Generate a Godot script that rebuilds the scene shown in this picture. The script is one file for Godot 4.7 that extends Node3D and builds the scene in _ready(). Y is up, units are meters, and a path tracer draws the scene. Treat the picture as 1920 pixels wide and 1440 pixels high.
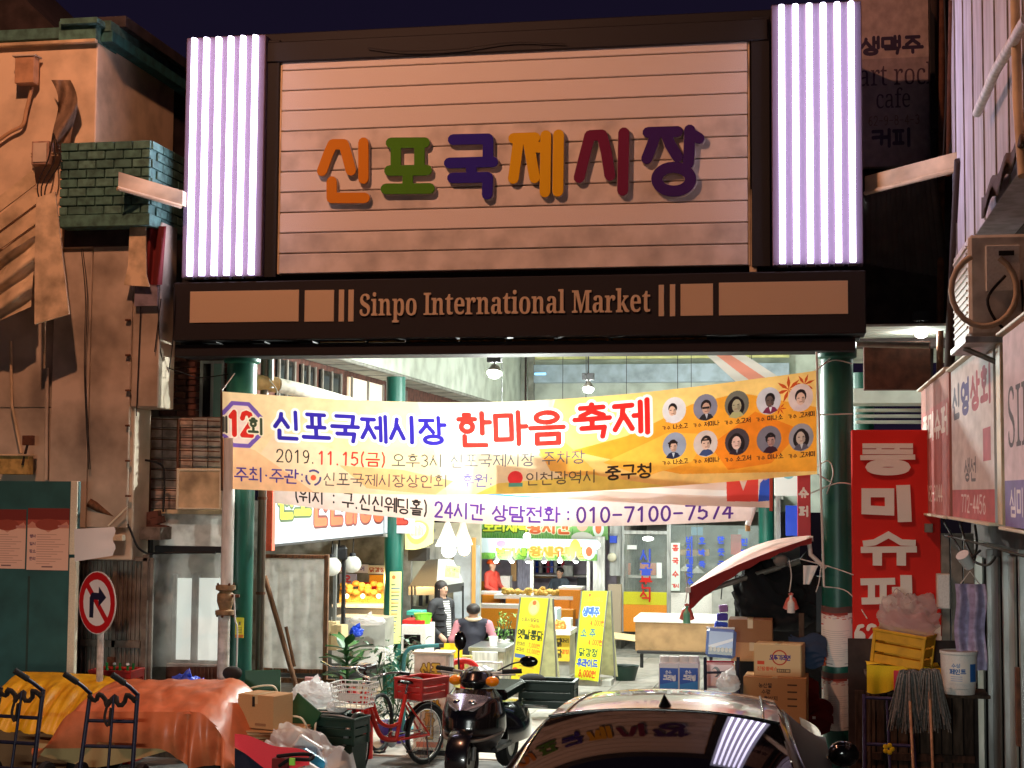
extends Node3D
# A covered-market gate at night. World: the gate lies in the plane z = 0, x runs along it, the lane goes to -z, the street and the camera lie at +z.
const F := 2885.0
const SLOPE := 0.027
var CP := Vector3(2.806, 2.7, 15.142)
var CB := Basis.from_euler(Vector3(deg_to_rad(3.97), deg_to_rad(10.5), deg_to_rad(0.43)))
var used := {}
var M := {}
var N := {}
var rng := RandomNumberGenerator.new()
var boxes := {}

# ---- a pixel of the photograph gives a direction; the plane it is met with gives the distance
func ray(px: float, py: float) -> Vector3: return CB * Vector3((px - 960.0) / F, (720.0 - py) / F, -1.0)
func Z(px: float, py: float, z: float) -> Vector3:
	var d := ray(px, py)
	return CP + d * ((z - CP.z) / d.z)
func X(px: float, py: float, x: float) -> Vector3:
	var d := ray(px, py)
	return CP + d * ((x - CP.x) / d.x)
func G(px: float, py: float) -> Vector3:
	var d := ray(px, py)
	return CP + d * ((SLOPE * CP.z - CP.y) / (d.y - SLOPE * d.z))
func gy(z: float) -> float: return SLOPE * z
func on_ground(p: Vector3) -> Vector3: return Vector3(p.x, gy(p.z), p.z)

# ---- mesh builder: faces are given counter-clockwise seen from outside
class MB:
	var v := PackedVector3Array()
	var n := PackedVector3Array()
	var t := PackedVector2Array()
	var c := PackedColorArray()
	var i := PackedInt32Array()
	var col := Color(-1, 0, 0)
	func vert(p: Vector3, nn: Vector3, uv := Vector2(0.003, 0.003)) -> int:
		v.append(p); n.append(nn); t.append(uv)
		if col.r >= 0.0: c.append(col)
		return v.size() - 1
	func tri(a: Vector3, b: Vector3, d: Vector3) -> void:
		var nn := (b - a).cross(d - a).normalized()
		var k := vert(a, nn); vert(b, nn); vert(d, nn)
		i.append_array([k, k + 2, k + 1])
	func quad(a: Vector3, b: Vector3, d: Vector3, e: Vector3, uv := false) -> void:
		var nn := (b - a).cross(e - a).normalized()
		var o := Vector2(0.003, 0.003)
		var k := vert(a, nn, Vector2(0, 1) if uv else o)
		vert(b, nn, Vector2(1, 1) if uv else o); vert(d, nn, Vector2(1, 0) if uv else o); vert(e, nn, Vector2(0, 0) if uv else o)
		i.append_array([k, k + 2, k + 1, k, k + 3, k + 2])
	func box(xf: Transform3D, s: Vector3, b := 0.0) -> MB:
		var h := s / 2.0
		b = minf(b, minf(h.x, minf(h.y, h.z)) * 0.45)
		var q := h - Vector3(b, b, b)
		var P := func(x, y, z): return xf * Vector3(x, y, z)
		quad(P.call(-q.x, -q.y, h.z), P.call(q.x, -q.y, h.z), P.call(q.x, q.y, h.z), P.call(-q.x, q.y, h.z), true)
		quad(P.call(q.x, -q.y, -h.z), P.call(-q.x, -q.y, -h.z), P.call(-q.x, q.y, -h.z), P.call(q.x, q.y, -h.z))
		quad(P.call(h.x, -q.y, q.z), P.call(h.x, -q.y, -q.z), P.call(h.x, q.y, -q.z), P.call(h.x, q.y, q.z))
		quad(P.call(-h.x, -q.y, -q.z), P.call(-h.x, -q.y, q.z), P.call(-h.x, q.y, q.z), P.call(-h.x, q.y, -q.z))
		quad(P.call(-q.x, h.y, q.z), P.call(q.x, h.y, q.z), P.call(q.x, h.y, -q.z), P.call(-q.x, h.y, -q.z))
		quad(P.call(-q.x, -h.y, -q.z), P.call(q.x, -h.y, -q.z), P.call(q.x, -h.y, q.z), P.call(-q.x, -h.y, q.z))
		if b > 0.0:
			for sy in [-1, 1]:
				for sz in [-1, 1]:
					var a1: Vector3 = P.call(-q.x, sy * q.y, sz * h.z); var a2: Vector3 = P.call(q.x, sy * q.y, sz * h.z)
					var b1: Vector3 = P.call(-q.x, sy * h.y, sz * q.z); var b2: Vector3 = P.call(q.x, sy * h.y, sz * q.z)
					if sy * sz > 0: quad(a1, a2, b2, b1)
					else: quad(a2, a1, b1, b2)
			for sx in [-1, 1]:
				for sz in [-1, 1]:
					var a1: Vector3 = P.call(sx * q.x, -q.y, sz * h.z); var a2: Vector3 = P.call(sx * q.x, q.y, sz * h.z)
					var b1: Vector3 = P.call(sx * h.x, -q.y, sz * q.z); var b2: Vector3 = P.call(sx * h.x, q.y, sz * q.z)
					if sx * sz > 0: quad(a2, a1, b1, b2)
					else: quad(a1, a2, b2, b1)
				for sy in [-1, 1]:
					var a1: Vector3 = P.call(sx * h.x, sy * q.y, -q.z); var a2: Vector3 = P.call(sx * h.x, sy * q.y, q.z)
					var b1: Vector3 = P.call(sx * q.x, sy * h.y, -q.z); var b2: Vector3 = P.call(sx * q.x, sy * h.y, q.z)
					if sx * sy > 0: quad(a1, b1, b2, a2)
					else: quad(b1, a1, a2, b2)
					for sz in [-1, 1]:
						var e1: Vector3 = P.call(sx * h.x, sy * q.y, sz * q.z); var e2: Vector3 = P.call(sx * q.x, sy * h.y, sz * q.z); var e3: Vector3 = P.call(sx * q.x, sy * q.y, sz * h.z)
						if sx * sy * sz > 0: tri(e1, e2, e3)
						else: tri(e1, e3, e2)
		return self
	# a swept tube; r is a number or one radius for each point
	func tube(p: Array, r, seg := 8, flat := 1.0) -> MB:
		var up := Vector3.UP
		var base := -1
		for k in p.size():
			var d: Vector3 = (p[mini(k + 1, p.size() - 1)] - p[maxi(k - 1, 0)]).normalized()
			if absf(d.dot(up)) > 0.95: up = Vector3.RIGHT if absf(d.x) < 0.9 else Vector3.BACK
			var s := d.cross(up).normalized(); up = s.cross(d).normalized()
			var rr: float = r[k] if r is Array else r
			var first := v.size()
			for a in seg:
				var q := TAU * a / seg
				var nn := s * cos(q) + up * sin(q)
				vert(p[k] + s * cos(q) * rr + up * sin(q) * rr * flat, nn)
			if base >= 0:
				for a in seg:
					var b2 := (a + 1) % seg
					i.append_array([base + a, base + b2, first + b2, base + a, first + b2, first + a])
			base = first
			if k == 0 or k == p.size() - 1:
				var e := -d if k == 0 else d
				var m := vert(p[k], e)
				var o := v.size()
				for a in seg: vert(v[first + a], e)
				for a in seg:
					var b2 := (a + 1) % seg
					i.append_array([m, o + a, o + b2] if k > 0 else [m, o + b2, o + a])
		return self
	# profile points (radius, height), from the bottom up for an outer face
	func lathe(pr: Array, xf: Transform3D, seg := 20) -> MB:
		for k in pr.size() - 1:
			var a: Vector2 = pr[k]; var b: Vector2 = pr[k + 1]
			if a.is_equal_approx(b): continue
			var nl := Vector2(b.y - a.y, a.x - b.x).normalized()
			var first := v.size()
			for s in seg + 1:
				var q := TAU * s / seg
				var d := Vector3(cos(q), 0, -sin(q))
				var nn := (xf.basis * (d * nl.x + Vector3.UP * nl.y)).normalized()
				vert(xf * (d * a.x + Vector3.UP * a.y), nn, Vector2(float(s) / seg, 1)); vert(xf * (d * b.x + Vector3.UP * b.y), nn, Vector2(float(s) / seg, 0))
			for s in seg:
				var o := first + s * 2
				i.append_array([o, o + 3, o + 2, o, o + 1, o + 3])
		return self
	# a sheet from f(u, v), 0..1 each, v downwards; smooth
	func grid(f: Callable, nu: int, nv: int) -> MB:
		var first := v.size()
		var pts := []
		for b in nv + 1:
			for a in nu + 1: pts.append(f.call(float(a) / nu, float(b) / nv))
		for b in nv + 1:
			for a in nu + 1:
				var du: Vector3 = pts[b * (nu + 1) + mini(a + 1, nu)] - pts[b * (nu + 1) + maxi(a - 1, 0)]
				var dv: Vector3 = pts[mini(b + 1, nv) * (nu + 1) + a] - pts[maxi(b - 1, 0) * (nu + 1) + a]
				vert(pts[b * (nu + 1) + a], dv.cross(du).normalized(), Vector2(float(a) / nu, float(b) / nv))
		for b in nv:
			for a in nu:
				var o := first + b * (nu + 1) + a
				i.append_array([o, o + 1, o + nu + 2, o, o + nu + 2, o + nu + 1])
		return self
	# an outline in its own x, y plane pushed out along z by depth
	func prism(poly: PackedVector2Array, xf: Transform3D, depth: float) -> MB:
		if Geometry2D.is_polygon_clockwise(poly): poly.reverse()
		var ix := Geometry2D.triangulate_polygon(poly)
		var fz := (xf.basis * Vector3.BACK).normalized()
		var a := v.size()
		for p in poly: vert(xf * Vector3(p.x, p.y, depth), fz)
		var b := v.size()
		for p in poly: vert(xf * Vector3(p.x, p.y, 0), -fz)
		for k in range(0, ix.size(), 3):
			var A := poly[ix[k]]; var B := poly[ix[k + 1]]; var D := poly[ix[k + 2]]
			var ccw := (B - A).cross(D - A) > 0
			i.append_array([a + ix[k], a + ix[k + 2], a + ix[k + 1]] if ccw else [a + ix[k], a + ix[k + 1], a + ix[k + 2]])
			i.append_array([b + ix[k], b + ix[k + 1], b + ix[k + 2]] if ccw else [b + ix[k], b + ix[k + 2], b + ix[k + 1]])
		for k in poly.size():
			var p := poly[k]; var q := poly[(k + 1) % poly.size()]
			quad(xf * Vector3(p.x, p.y, 0), xf * Vector3(q.x, q.y, 0), xf * Vector3(q.x, q.y, depth), xf * Vector3(p.x, p.y, depth))
		return self
	func ball(p: Vector3, r: Vector3, nu := 12, nv := 8) -> MB:
		return grid(func(u: float, w: float): return p + Vector3(cos(u * TAU) * sin(w * PI) * r.x, cos(w * PI) * r.y, -sin(u * TAU) * sin(w * PI) * r.z), nu, nv)
	func mesh() -> ArrayMesh:
		var arr := []
		arr.resize(Mesh.ARRAY_MAX)
		arr[Mesh.ARRAY_VERTEX] = v; arr[Mesh.ARRAY_NORMAL] = n; arr[Mesh.ARRAY_TEX_UV] = t; arr[Mesh.ARRAY_INDEX] = i
		if c.size() == v.size(): arr[Mesh.ARRAY_COLOR] = c
		var m := ArrayMesh.new()
		m.add_surface_from_arrays(Mesh.PRIMITIVE_TRIANGLES, arr)
		return m

# ---- nodes
func numbered(called: String) -> String:
	var k: int = used.get(called, 0)
	used[called] = k + 1
	return called if k == 0 else "%s_%03d" % [called, k]
func tag(o: Node3D, label: String, category: String, group := "") -> Node3D:
	o.set_meta("label", label); o.set_meta("category", category)
	if group: o.set_meta("group", group)
	return o
func thing(called: String, label: String, category: String, at := Vector3.ZERO, group := "", turn := 0.0) -> Node3D:
	var o := Node3D.new()
	o.name = numbered(called); add_child(o)
	o.position = at; o.rotation.y = turn
	return tag(o, label, category, group)
func put(parent: Node, called: String, mb: MB, m: Material) -> MeshInstance3D:
	var o := MeshInstance3D.new()
	o.mesh = mb.mesh(); o.material_override = m
	o.name = numbered(called) if parent == self else called
	parent.add_child(o, true)
	return o
func inst(parent: Node, called: String, mesh: Mesh, m: Material, xf: Transform3D) -> MeshInstance3D:
	var o := MeshInstance3D.new()
	o.mesh = mesh; o.material_override = m; o.name = called; o.transform = xf
	parent.add_child(o, true)
	return o
func ground_kind(o: Node3D) -> Node3D:
	o.set_meta("kind", "structure"); return o
func off(parent: Node) -> Vector3:   # where a thing's own origin lies: parts placed by world position are moved back by it
	var p := Vector3.ZERO
	while parent != self and parent is Node3D:
		p += parent.position; parent = parent.get_parent()
	return p
# box by centre and size, in the parent's axes
func bx(parent: Node, called: String, at: Vector3, s: Vector3, m: Material, rot := Vector3.ZERO, bev := 0.004) -> MeshInstance3D:
	var key := "%.4f %.4f %.4f %.4f" % [s.x, s.y, s.z, bev]
	if not boxes.has(key): boxes[key] = MB.new().box(Transform3D.IDENTITY, s, bev).mesh()
	return inst(parent, called, boxes[key], m, Transform3D(Basis.from_euler(rot), at))
# box whose face towards the street fills a pixel rectangle on the plane z, and which reaches back by depth; top-level axes
func pb(parent: Node, called: String, z: float, x0: float, y0: float, x1: float, y1: float, depth: float, m: Material, bev := 0.004) -> MeshInstance3D:
	var xm := (x0 + x1) / 2.0; var ym := (y0 + y1) / 2.0
	var l := Z(x0, ym, z).x; var r := Z(x1, ym, z).x; var t := Z(xm, y0, z).y; var b := Z(xm, y1, z).y
	return bx(parent, called, Vector3((l + r) / 2.0, (t + b) / 2.0, z - depth / 2.0) - off(parent), Vector3(r - l, t - b, depth), m, Vector3.ZERO, bev)
# the same on a wall x = const that faces -x (toward = -1) or +x (toward = 1); a print on it reads from the lane
func xb(parent: Node, called: String, x: float, a: Vector2, b: Vector2, depth: float, m: Material, toward := -1.0, bev := 0.004) -> MeshInstance3D:
	var p := X(a.x, a.y, x); var q := X(b.x, b.y, x)
	var w := absf(p.z - q.z)
	return bx(parent, called, Vector3(x - toward * depth / 2.0, (p.y + q.y) / 2.0, (p.z + q.z) / 2.0) - off(parent), Vector3(w, absf(p.y - q.y), depth), m, Vector3(0, toward * PI / 2.0, 0), bev)
func tb(parent: Node, called: String, p: Array, r, m: Material, seg := 8) -> MeshInstance3D: return put(parent, called, MB.new().tube(p, r, seg), m)
func lt(parent: Node, called: String, pr: Array, at: Vector3, m: Material, seg := 20, rot := Vector3.ZERO) -> MeshInstance3D:
	return inst(parent, called, MB.new().lathe(pr, Transform3D.IDENTITY, seg).mesh(), m, Transform3D(Basis.from_euler(rot), at))
func cloth(parent: Node, called: String, f: Callable, nu: int, nv: int, m: Material) -> MeshInstance3D: return put(parent, called, MB.new().grid(f, nu, nv), m)
func copy(o: Node3D, at: Vector3, label := "", turn := 0.0) -> Node3D:
	var r: Node3D = o.duplicate()
	r.name = numbered(String(o.name)); add_child(r); r.position = at; r.rotation.y = turn
	if label: r.set_meta("label", label)
	return r
func smooth_path(p: Array, steps := 6) -> Array:
	var cv := []
	for k in p.size() - 1:
		var a: Vector3 = p[maxi(k - 1, 0)]; var b: Vector3 = p[k]; var d: Vector3 = p[k + 1]; var e: Vector3 = p[mini(k + 2, p.size() - 1)]
		for s in steps: cv.append(b.cubic_interpolate(d, a, e, float(s) / steps))
	cv.append(p[-1])
	return cv

# ---- materials
func noise_tex(called: String, freq: float, lo: float, hi: float, kind := FastNoiseLite.TYPE_SIMPLEX_SMOOTH, oct := 4, size := 512) -> void:
	var f := FastNoiseLite.new()
	f.noise_type = kind; f.frequency = freq; f.fractal_octaves = oct; f.seed = called.hash() % 1000
	var g := Gradient.new()
	g.offsets = PackedFloat32Array([0.0, 0.35, 0.7, 1.0]); g.colors = PackedColorArray([Color(lo, lo, lo), Color(lerpf(lo, hi, 0.55), lerpf(lo, hi, 0.55), lerpf(lo, hi, 0.52)), Color(hi, hi, hi), Color(hi, hi, hi)])
	var t := NoiseTexture2D.new()
	t.width = size; t.height = size; t.seamless = true; t.noise = f; t.color_ramp = g
	N[called] = t
func mk(called: String, c: Color, rough := 0.7, tex := "", scale := 1.0, metal := 0.0) -> StandardMaterial3D:
	var m := StandardMaterial3D.new()
	m.resource_name = called; m.albedo_color = c; m.roughness = rough; m.metallic = metal
	if tex:
		m.albedo_texture = N[tex]; m.uv1_triplanar = true; m.uv1_world_triplanar = true
		m.uv1_scale = Vector3(scale, scale * (0.18 if tex == "streak" or tex == "wood" else 1.0), scale)
	M[called] = m
	return m
func c8(r: int, g: int, b: int) -> Color: return Color8(r, g, b)
func glow(called: String, c: Color, e: float) -> StandardMaterial3D:
	var m := mk(called, Color(0.9, 0.9, 0.9), 0.4)
	m.emission_enabled = true; m.emission = c; m.emission_energy_multiplier = e
	return m
func pane(called: String, c: Color, alpha: float, rough := 0.05) -> StandardMaterial3D:
	var m := mk(called, Color(c, alpha), rough)
	m.transparency = BaseMaterial3D.TRANSPARENCY_ALPHA
	return m
func thin(called: String, c: Color, through: float, rough := 0.6, tex := "", scale := 1.0) -> StandardMaterial3D:
	var m := mk(called, c, rough, tex, scale)
	m.backlight_enabled = true; m.backlight = Color(through, through, through).linear_to_srgb()
	m.cull_mode = BaseMaterial3D.CULL_DISABLED
	return m
func film(called: String, c: Color, alpha: float, rough: float, tex := "", scale := 1.0) -> StandardMaterial3D:
	var m := mk(called, Color(c, alpha), rough, tex, scale)
	m.transparency = BaseMaterial3D.TRANSPARENCY_ALPHA; m.cull_mode = BaseMaterial3D.CULL_DISABLED
	m.backlight_enabled = true; m.backlight = Color(0.9, 0.9, 0.9).linear_to_srgb()
	return m
func printed(called: String, im: Image, rough := 0.55, through := 0.0) -> StandardMaterial3D:
	var m := mk(called, Color.WHITE, rough)
	m.albedo_texture = ImageTexture.create_from_image(im); m.texture_repeat = false
	if through > 0.0:
		m.backlight_enabled = true; m.backlight = Color(through, through, through).linear_to_srgb()
	return m
func grain(im: Image, amount: float, sd: int) -> void:   # fine unevenness of the print and its dirt
	var f := FastNoiseLite.new()
	f.seed = sd; f.frequency = 0.02
	var step := 2
	for y in range(0, im.get_height(), step):
		for x in range(0, im.get_width(), step):
			var k := 1.0 + amount * f.get_noise_2d(x, y)
			var c := im.get_pixel(x, y)
			im.fill_rect(Rect2i(x, y, step, step), Color(c.r * k, c.g * k, c.b * k)) if im.get_pixel(mini(x + 1, im.get_width() - 1), mini(y + 1, im.get_height() - 1)) == c else null

# ---- lettering: strokes of Hangul, digits and a few signs in a box of height 1, y downwards
const JA := {
	"ㄱ": [[0,0,1,0,.92,1]], "ㄴ": [[0,0,0,1,1,1]], "ㄷ": [[1,0,0,0,0,1,1,1]], "ㄹ": [[0,0,1,0,1,.5,0,.5,0,1,1,1]], "ㅁ": [[0,0,1,0,1,1,0,1,0,0]],
	"ㅂ": [[0,0,0,1,1,1,1,0],[0,.5,1,.5]], "ㅅ": [[.5,0,.42,.4,0,1],[.5,.3,1,1]], "ㅇ": [["o",.5,.5,.5,.5]], "ㅈ": [[0,.05,1,.05],[.5,.05,.42,.5,0,1],[.5,.4,1,1]],
	"ㅊ": [[.5,-.12,.5,0],[0,.2,1,.2],[.5,.2,.42,.6,0,1],[.5,.55,1,1]], "ㅋ": [[0,0,1,0,.92,1],[0,.5,.95,.45]], "ㅌ": [[1,0,0,0,0,1,1,1],[0,.5,.95,.5]],
	"ㅍ": [[0,0,1,0],[.28,0,.28,1],[.72,0,.72,1],[0,1,1,1]], "ㅎ": [[.35,-.08,.65,-.08],[0,.2,1,.2],["o",.5,.68,.36,.32]] }
const INI := ["ㄱ","ㄱㄱ","ㄴ","ㄷ","ㄷㄷ","ㄹ","ㅁ","ㅂ","ㅂㅂ","ㅅ","ㅅㅅ","ㅇ","ㅈ","ㅈㅈ","ㅊ","ㅋ","ㅌ","ㅍ","ㅎ"]
const FIN := ["","ㄱ","ㄱㄱ","ㄱㅅ","ㄴ","ㄴㅈ","ㄴㅎ","ㄷ","ㄹ","ㄹㄱ","ㄹㅁ","ㄹㅂ","ㄹㅅ","ㄹㅌ","ㄹㅍ","ㄹㅎ","ㅁ","ㅂ","ㅂㅅ","ㅅ","ㅅㅅ","ㅇ","ㅈ","ㅊ","ㅋ","ㅌ","ㅍ","ㅎ"]
# each vowel: vertical part, horizontal part
const VO := ["a","ae","ya","yae","eo","e","yeo","ye","|o","a|o","ae|o","i|o","|yo","|u","eo|u","e|u","i|u","|yu","|eu","i|eu","i"]
const VERT := { "a": [[.35,0,.35,1],[.35,.45,1,.45]], "ae": [[.2,0,.2,1],[.85,0,.85,1],[.2,.48,.85,.48]], "ya": [[.35,0,.35,1],[.35,.3,1,.3],[.35,.62,1,.62]], "yae": [[.2,0,.2,1],[.85,0,.85,1],[.2,.35,.85,.35],[.2,.62,.85,.62]],
	"eo": [[.8,0,.8,1],[0,.45,.8,.45]], "e": [[.4,.05,.4,.95],[.95,0,.95,1],[-.1,.45,.4,.45]], "yeo": [[.8,0,.8,1],[0,.3,.8,.3],[0,.62,.8,.62]], "ye": [[.4,.05,.4,.95],[.95,0,.95,1],[-.1,.32,.4,.32],[-.1,.6,.4,.6]], "i": [[.6,0,.6,1]] }
const HORI := { "o": [[.5,0,.5,.8],[0,.8,1,.8]], "yo": [[.33,0,.33,.8],[.67,0,.67,.8],[0,.8,1,.8]], "u": [[0,.2,1,.2],[.5,.2,.5,1]], "yu": [[0,.2,1,.2],[.33,.2,.33,1],[.67,.2,.67,1]], "eu": [[0,.5,1,.5]] }
const SIGNS := { "0": [["o",.5,.5,.42,.5]], "1": [[.2,.2,.55,0,.55,1]], "2": [[.08,.25,.2,.06,.5,0,.8,.06,.92,.25,.8,.5,.08,1,.95,1]], "3": [[.1,.1,.5,0,.88,.14,.85,.38,.5,.47,.88,.56,.92,.82,.5,1,.08,.88]],
	"4": [[.72,1,.72,0,.05,.7,1,.7]], "5": [[.88,0,.2,0,.12,.45,.5,.36,.88,.5,.9,.8,.5,1,.08,.9]], "6": [[.8,.05,.4,.1,.1,.5,.1,.75,.3,.97,.6,1,.88,.85,.88,.6,.6,.45,.3,.5,.12,.68]], "7": [[.05,0,.95,0,.4,1]],
	"8": [["o",.5,.25,.36,.25],["o",.5,.73,.43,.27]], "9": [[.88,.4,.7,.52,.4,.55,.12,.4,.14,.15,.4,0,.7,.03,.9,.25,.88,.6,.65,.95,.25,1]],
	":": [[.5,.3,.5,.34],[.5,.8,.5,.84]], ".": [[.4,.96,.42,1]], "-": [[.1,.52,.9,.52]], "(": [[.75,-.08,.35,.25,.35,.75,.75,1.08]], ")": [[.25,-.08,.65,.25,.65,.75,.25,1.08]], ",": [[.5,.92,.35,1.15]], "*": [[.4,.5,.5,.52]] }

func jamo(out: Array, letters: String, x: float, y: float, w: float, h: float) -> void:
	var cnt := letters.length()
	for k in cnt:
		var cw := w / cnt * (0.9 if cnt > 1 else 1.0)
		strokes_in(out, JA[letters[k]], x + k * w / cnt, y, cw, h)
func strokes_in(out: Array, list: Array, x: float, y: float, w: float, h: float) -> void:
	for s in list:
		var p := PackedVector2Array()
		if s[0] is String:
			for a in 21: p.append(Vector2(x + (s[1] + s[3] * sin(TAU * a / 20.0)) * w, y + (s[2] - s[4] * cos(TAU * a / 20.0)) * h))
		else:
			for k in range(0, s.size(), 2): p.append(Vector2(x + s[k] * w, y + s[k + 1] * h))
		out.append(p)
func glyph(ch: String) -> Array:   # [strokes, advance]
	var out := []
	var u := ch.unicode_at(0)
	if u >= 0xAC00 and u <= 0xD7A3:
		var s := u - 0xAC00
		var ini: String = INI[s / 588]; var vo: String = VO[(s % 588) / 28]; var fin: String = FIN[s % 28]
		var parts := vo.split("|")
		var vert := parts[0]; var hori := parts[1] if parts.size() > 1 else ""
		var hh := 0.58 if fin else 0.92
		var y0 := 0.03
		if hori == "":
			jamo(out, ini, .05, y0 + .06, .46, hh * (.8 if fin else .78))
			strokes_in(out, VERT[vert], .6, y0 - .02, .34, hh + .02)
		elif vert == "":
			jamo(out, ini, .18, y0 + .02, .62, hh * .5)
			strokes_in(out, HORI[hori], .02, y0 + hh * .62, .94, hh * .38)
		else:
			jamo(out, ini, .08, y0 + .02, .44, hh * .46)
			strokes_in(out, HORI[hori], .0, y0 + hh * .6, .6, hh * .34)
			strokes_in(out, VERT[vert], .66, y0 - .02, .3, hh + .02)
		if fin: jamo(out, fin, .2, .7, .62, .27)
		return [out, 1.06]
	if SIGNS.has(ch):
		var w := 0.5 if not ch in ".:,()*" else 0.3
		strokes_in(out, SIGNS[ch], .04, .04, w, .92)
		return [out, w + 0.14]
	return [out, 0.45]
func line_of(text: String, h: float, sx := 1.0) -> Array:   # [strokes in units of h from the left top, width]
	var out := []
	var x := 0.0
	for ch in text:
		var g := glyph(ch)
		for p in g[0]:
			var q := PackedVector2Array()
			for v in p: q.append(Vector2((x + v.x) * sx, v.y) * h)
			out.append(q)
		x += g[1]
	return [out, x * h * sx]

# ---- drawing prints
func canvas(w: int, h: int, c: Color) -> Image:
	var im := Image.create(w, h, false, Image.FORMAT_RGB8)
	im.fill(c)
	return im
func fill_poly(im: Image, p: PackedVector2Array, c: Color) -> void:
	var lo := 1e9; var hi := -1e9
	for v in p:
		lo = minf(lo, v.y); hi = maxf(hi, v.y)
	for y in range(maxi(0, floori(lo)), mini(im.get_height() - 1, ceili(hi)) + 1):
		var xs := []
		for k in p.size():
			var a := p[k]; var b := p[(k + 1) % p.size()]
			if (a.y <= y + 0.5) != (b.y <= y + 0.5): xs.append(a.x + (y + 0.5 - a.y) / (b.y - a.y) * (b.x - a.x))
		xs.sort()
		for k in range(0, xs.size() - 1, 2):
			var x0 := roundi(xs[k]); var x1 := roundi(xs[k + 1])
			if x1 > x0: im.fill_rect(Rect2i(x0, y, x1 - x0, 1), c)
func disc(im: Image, at: Vector2, rx: float, ry: float, c: Color) -> void:
	var p := PackedVector2Array()
	for a in 24: p.append(at + Vector2(cos(TAU * a / 24) * rx, sin(TAU * a / 24) * ry))
	fill_poly(im, p, c)
func stroke(im: Image, p: PackedVector2Array, w: float, c: Color) -> void:
	for k in p.size() - 1:
		var a := p[k]; var b := p[k + 1]
		var s := (b - a).normalized().orthogonal() * w
		fill_poly(im, PackedVector2Array([a + s, b + s, b - s, a - s]), c)
		if w > 1.2: disc(im, b, w, w, c)
	if w > 1.2: disc(im, p[0], w, w, c)
func write(im: Image, text: String, x: float, y: float, h: float, w: float, c: Color, sx := 1.0, edge := 0.0, ec := Color.WHITE) -> float:
	var l := line_of(text, h, sx)
	for pass_ in ([0, 1] if edge > 0.0 else [1]):
		for p in l[0]:
			var q := PackedVector2Array()
			for v in p: q.append(v + Vector2(x, y))
			stroke(im, q, w * h + (edge if pass_ == 0 else 0.0), ec if pass_ == 0 else c)
	return x + l[1]
func write_down(im: Image, text: String, x: float, y: float, h: float, step: float, w: float, c: Color, sx := 1.0, edge := 0.0, ec := Color.WHITE) -> void:
	for ch in text:
		write(im, ch, x, y, h, w, c, sx, edge, ec)
		y += step
func rect(im: Image, x: float, y: float, w: float, h: float, c: Color) -> void: im.fill_rect(Rect2i(int(x), int(y), int(w), int(h)), c)
func latin(im: Image, text: String, x: float, y: float, h: float, c: Color, serif := true, sx := 1.0) -> float:   # letters of a font, from the triangles of their mesh
	var tm := TextMesh.new()
	var f := SystemFont.new()
	f.font_names = PackedStringArray(["Droid Serif" if serif else "Droid Sans"])
	tm.font = f; tm.text = text; tm.font_size = 64; tm.pixel_size = 1.0; tm.depth = 0.0; tm.horizontal_alignment = HORIZONTAL_ALIGNMENT_LEFT
	var a := tm.get_mesh_arrays()
	var v: PackedVector3Array = a[Mesh.ARRAY_VERTEX]; var ix: PackedInt32Array = a[Mesh.ARRAY_INDEX]
	var lo := 1e9; var hi := -1e9; var x0 := 1e9; var x1 := -1e9
	for p in v:
		lo = minf(lo, p.y); hi = maxf(hi, p.y); x0 = minf(x0, p.x); x1 = maxf(x1, p.x)
	var k := h / (hi - lo)
	for t in range(0, ix.size(), 3):
		var q := PackedVector2Array()
		for e in 3: q.append(Vector2(x + (v[ix[t + e]].x - x0) * k * sx, y + (hi - v[ix[t + e]].y) * k))
		fill_poly(im, q, c)
	return x + (x1 - x0) * k * sx
# ---- letters with depth: strokes in pixels of the photograph, met with the plane z
func stroke_polys(p: PackedVector2Array, w: float) -> Array:
	var runs := [p]
	if p.size() > 3 and p[0].distance_to(p[-1]) < 0.01:
		var h := p.size() / 2
		runs = [p.slice(0, h + 1), p.slice(h, p.size())]
	var out := []
	for r in runs:
		for q in Geometry2D.offset_polyline(r, w, Geometry2D.JOIN_ROUND, Geometry2D.END_ROUND): out.append(q)
	return out
func solid_letters(strokes: Array, w: float, depth: float, xf: Transform3D) -> MB:
	var mb := MB.new()
	var k := 0
	for p in strokes:
		for q in stroke_polys(p, w):
			mb.prism(q, xf, depth + 0.0008 * k)
			k += 1
	return mb

func _ready() -> void:
	rng.seed = 7
	var cam := Camera3D.new()
	cam.name = "camera"; cam.transform = Transform3D(CB, CP); cam.fov = rad_to_deg(2.0 * atan(720.0 / F)); cam.near = 0.1; cam.far = 400.0
	add_child(cam); cam.current = true
	var we := WorldEnvironment.new()
	var e := Environment.new()
	var sky := ProceduralSkyMaterial.new()
	sky.sky_top_color = c8(18, 14, 32); sky.sky_horizon_color = c8(24, 18, 34); sky.ground_bottom_color = c8(10, 8, 10); sky.ground_horizon_color = c8(20, 15, 22)
	e.background_mode = Environment.BG_SKY; e.sky = Sky.new(); e.sky.sky_material = sky
	e.tonemap_mode = Environment.TONE_MAPPER_LINEAR; e.tonemap_exposure = 1.0
	e.sdfgi_enabled = true; e.ssao_enabled = true; e.ssil_enabled = true
	we.environment = e; we.name = "world_environment"
	add_child(we)
	materials()
	ground()
	unseen_street_lamp()
	unseen_shop_across()
	gate()
	lane_building()
	lane_lamps()
	left_side()
	right_side()
	banners()
	lane_left()
	lane_end()
	lane_right()
	people()
	front_left()
	bicycle()
	scooter()
	sign_cabinet()
	car()
	front_right()
	wires()

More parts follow.
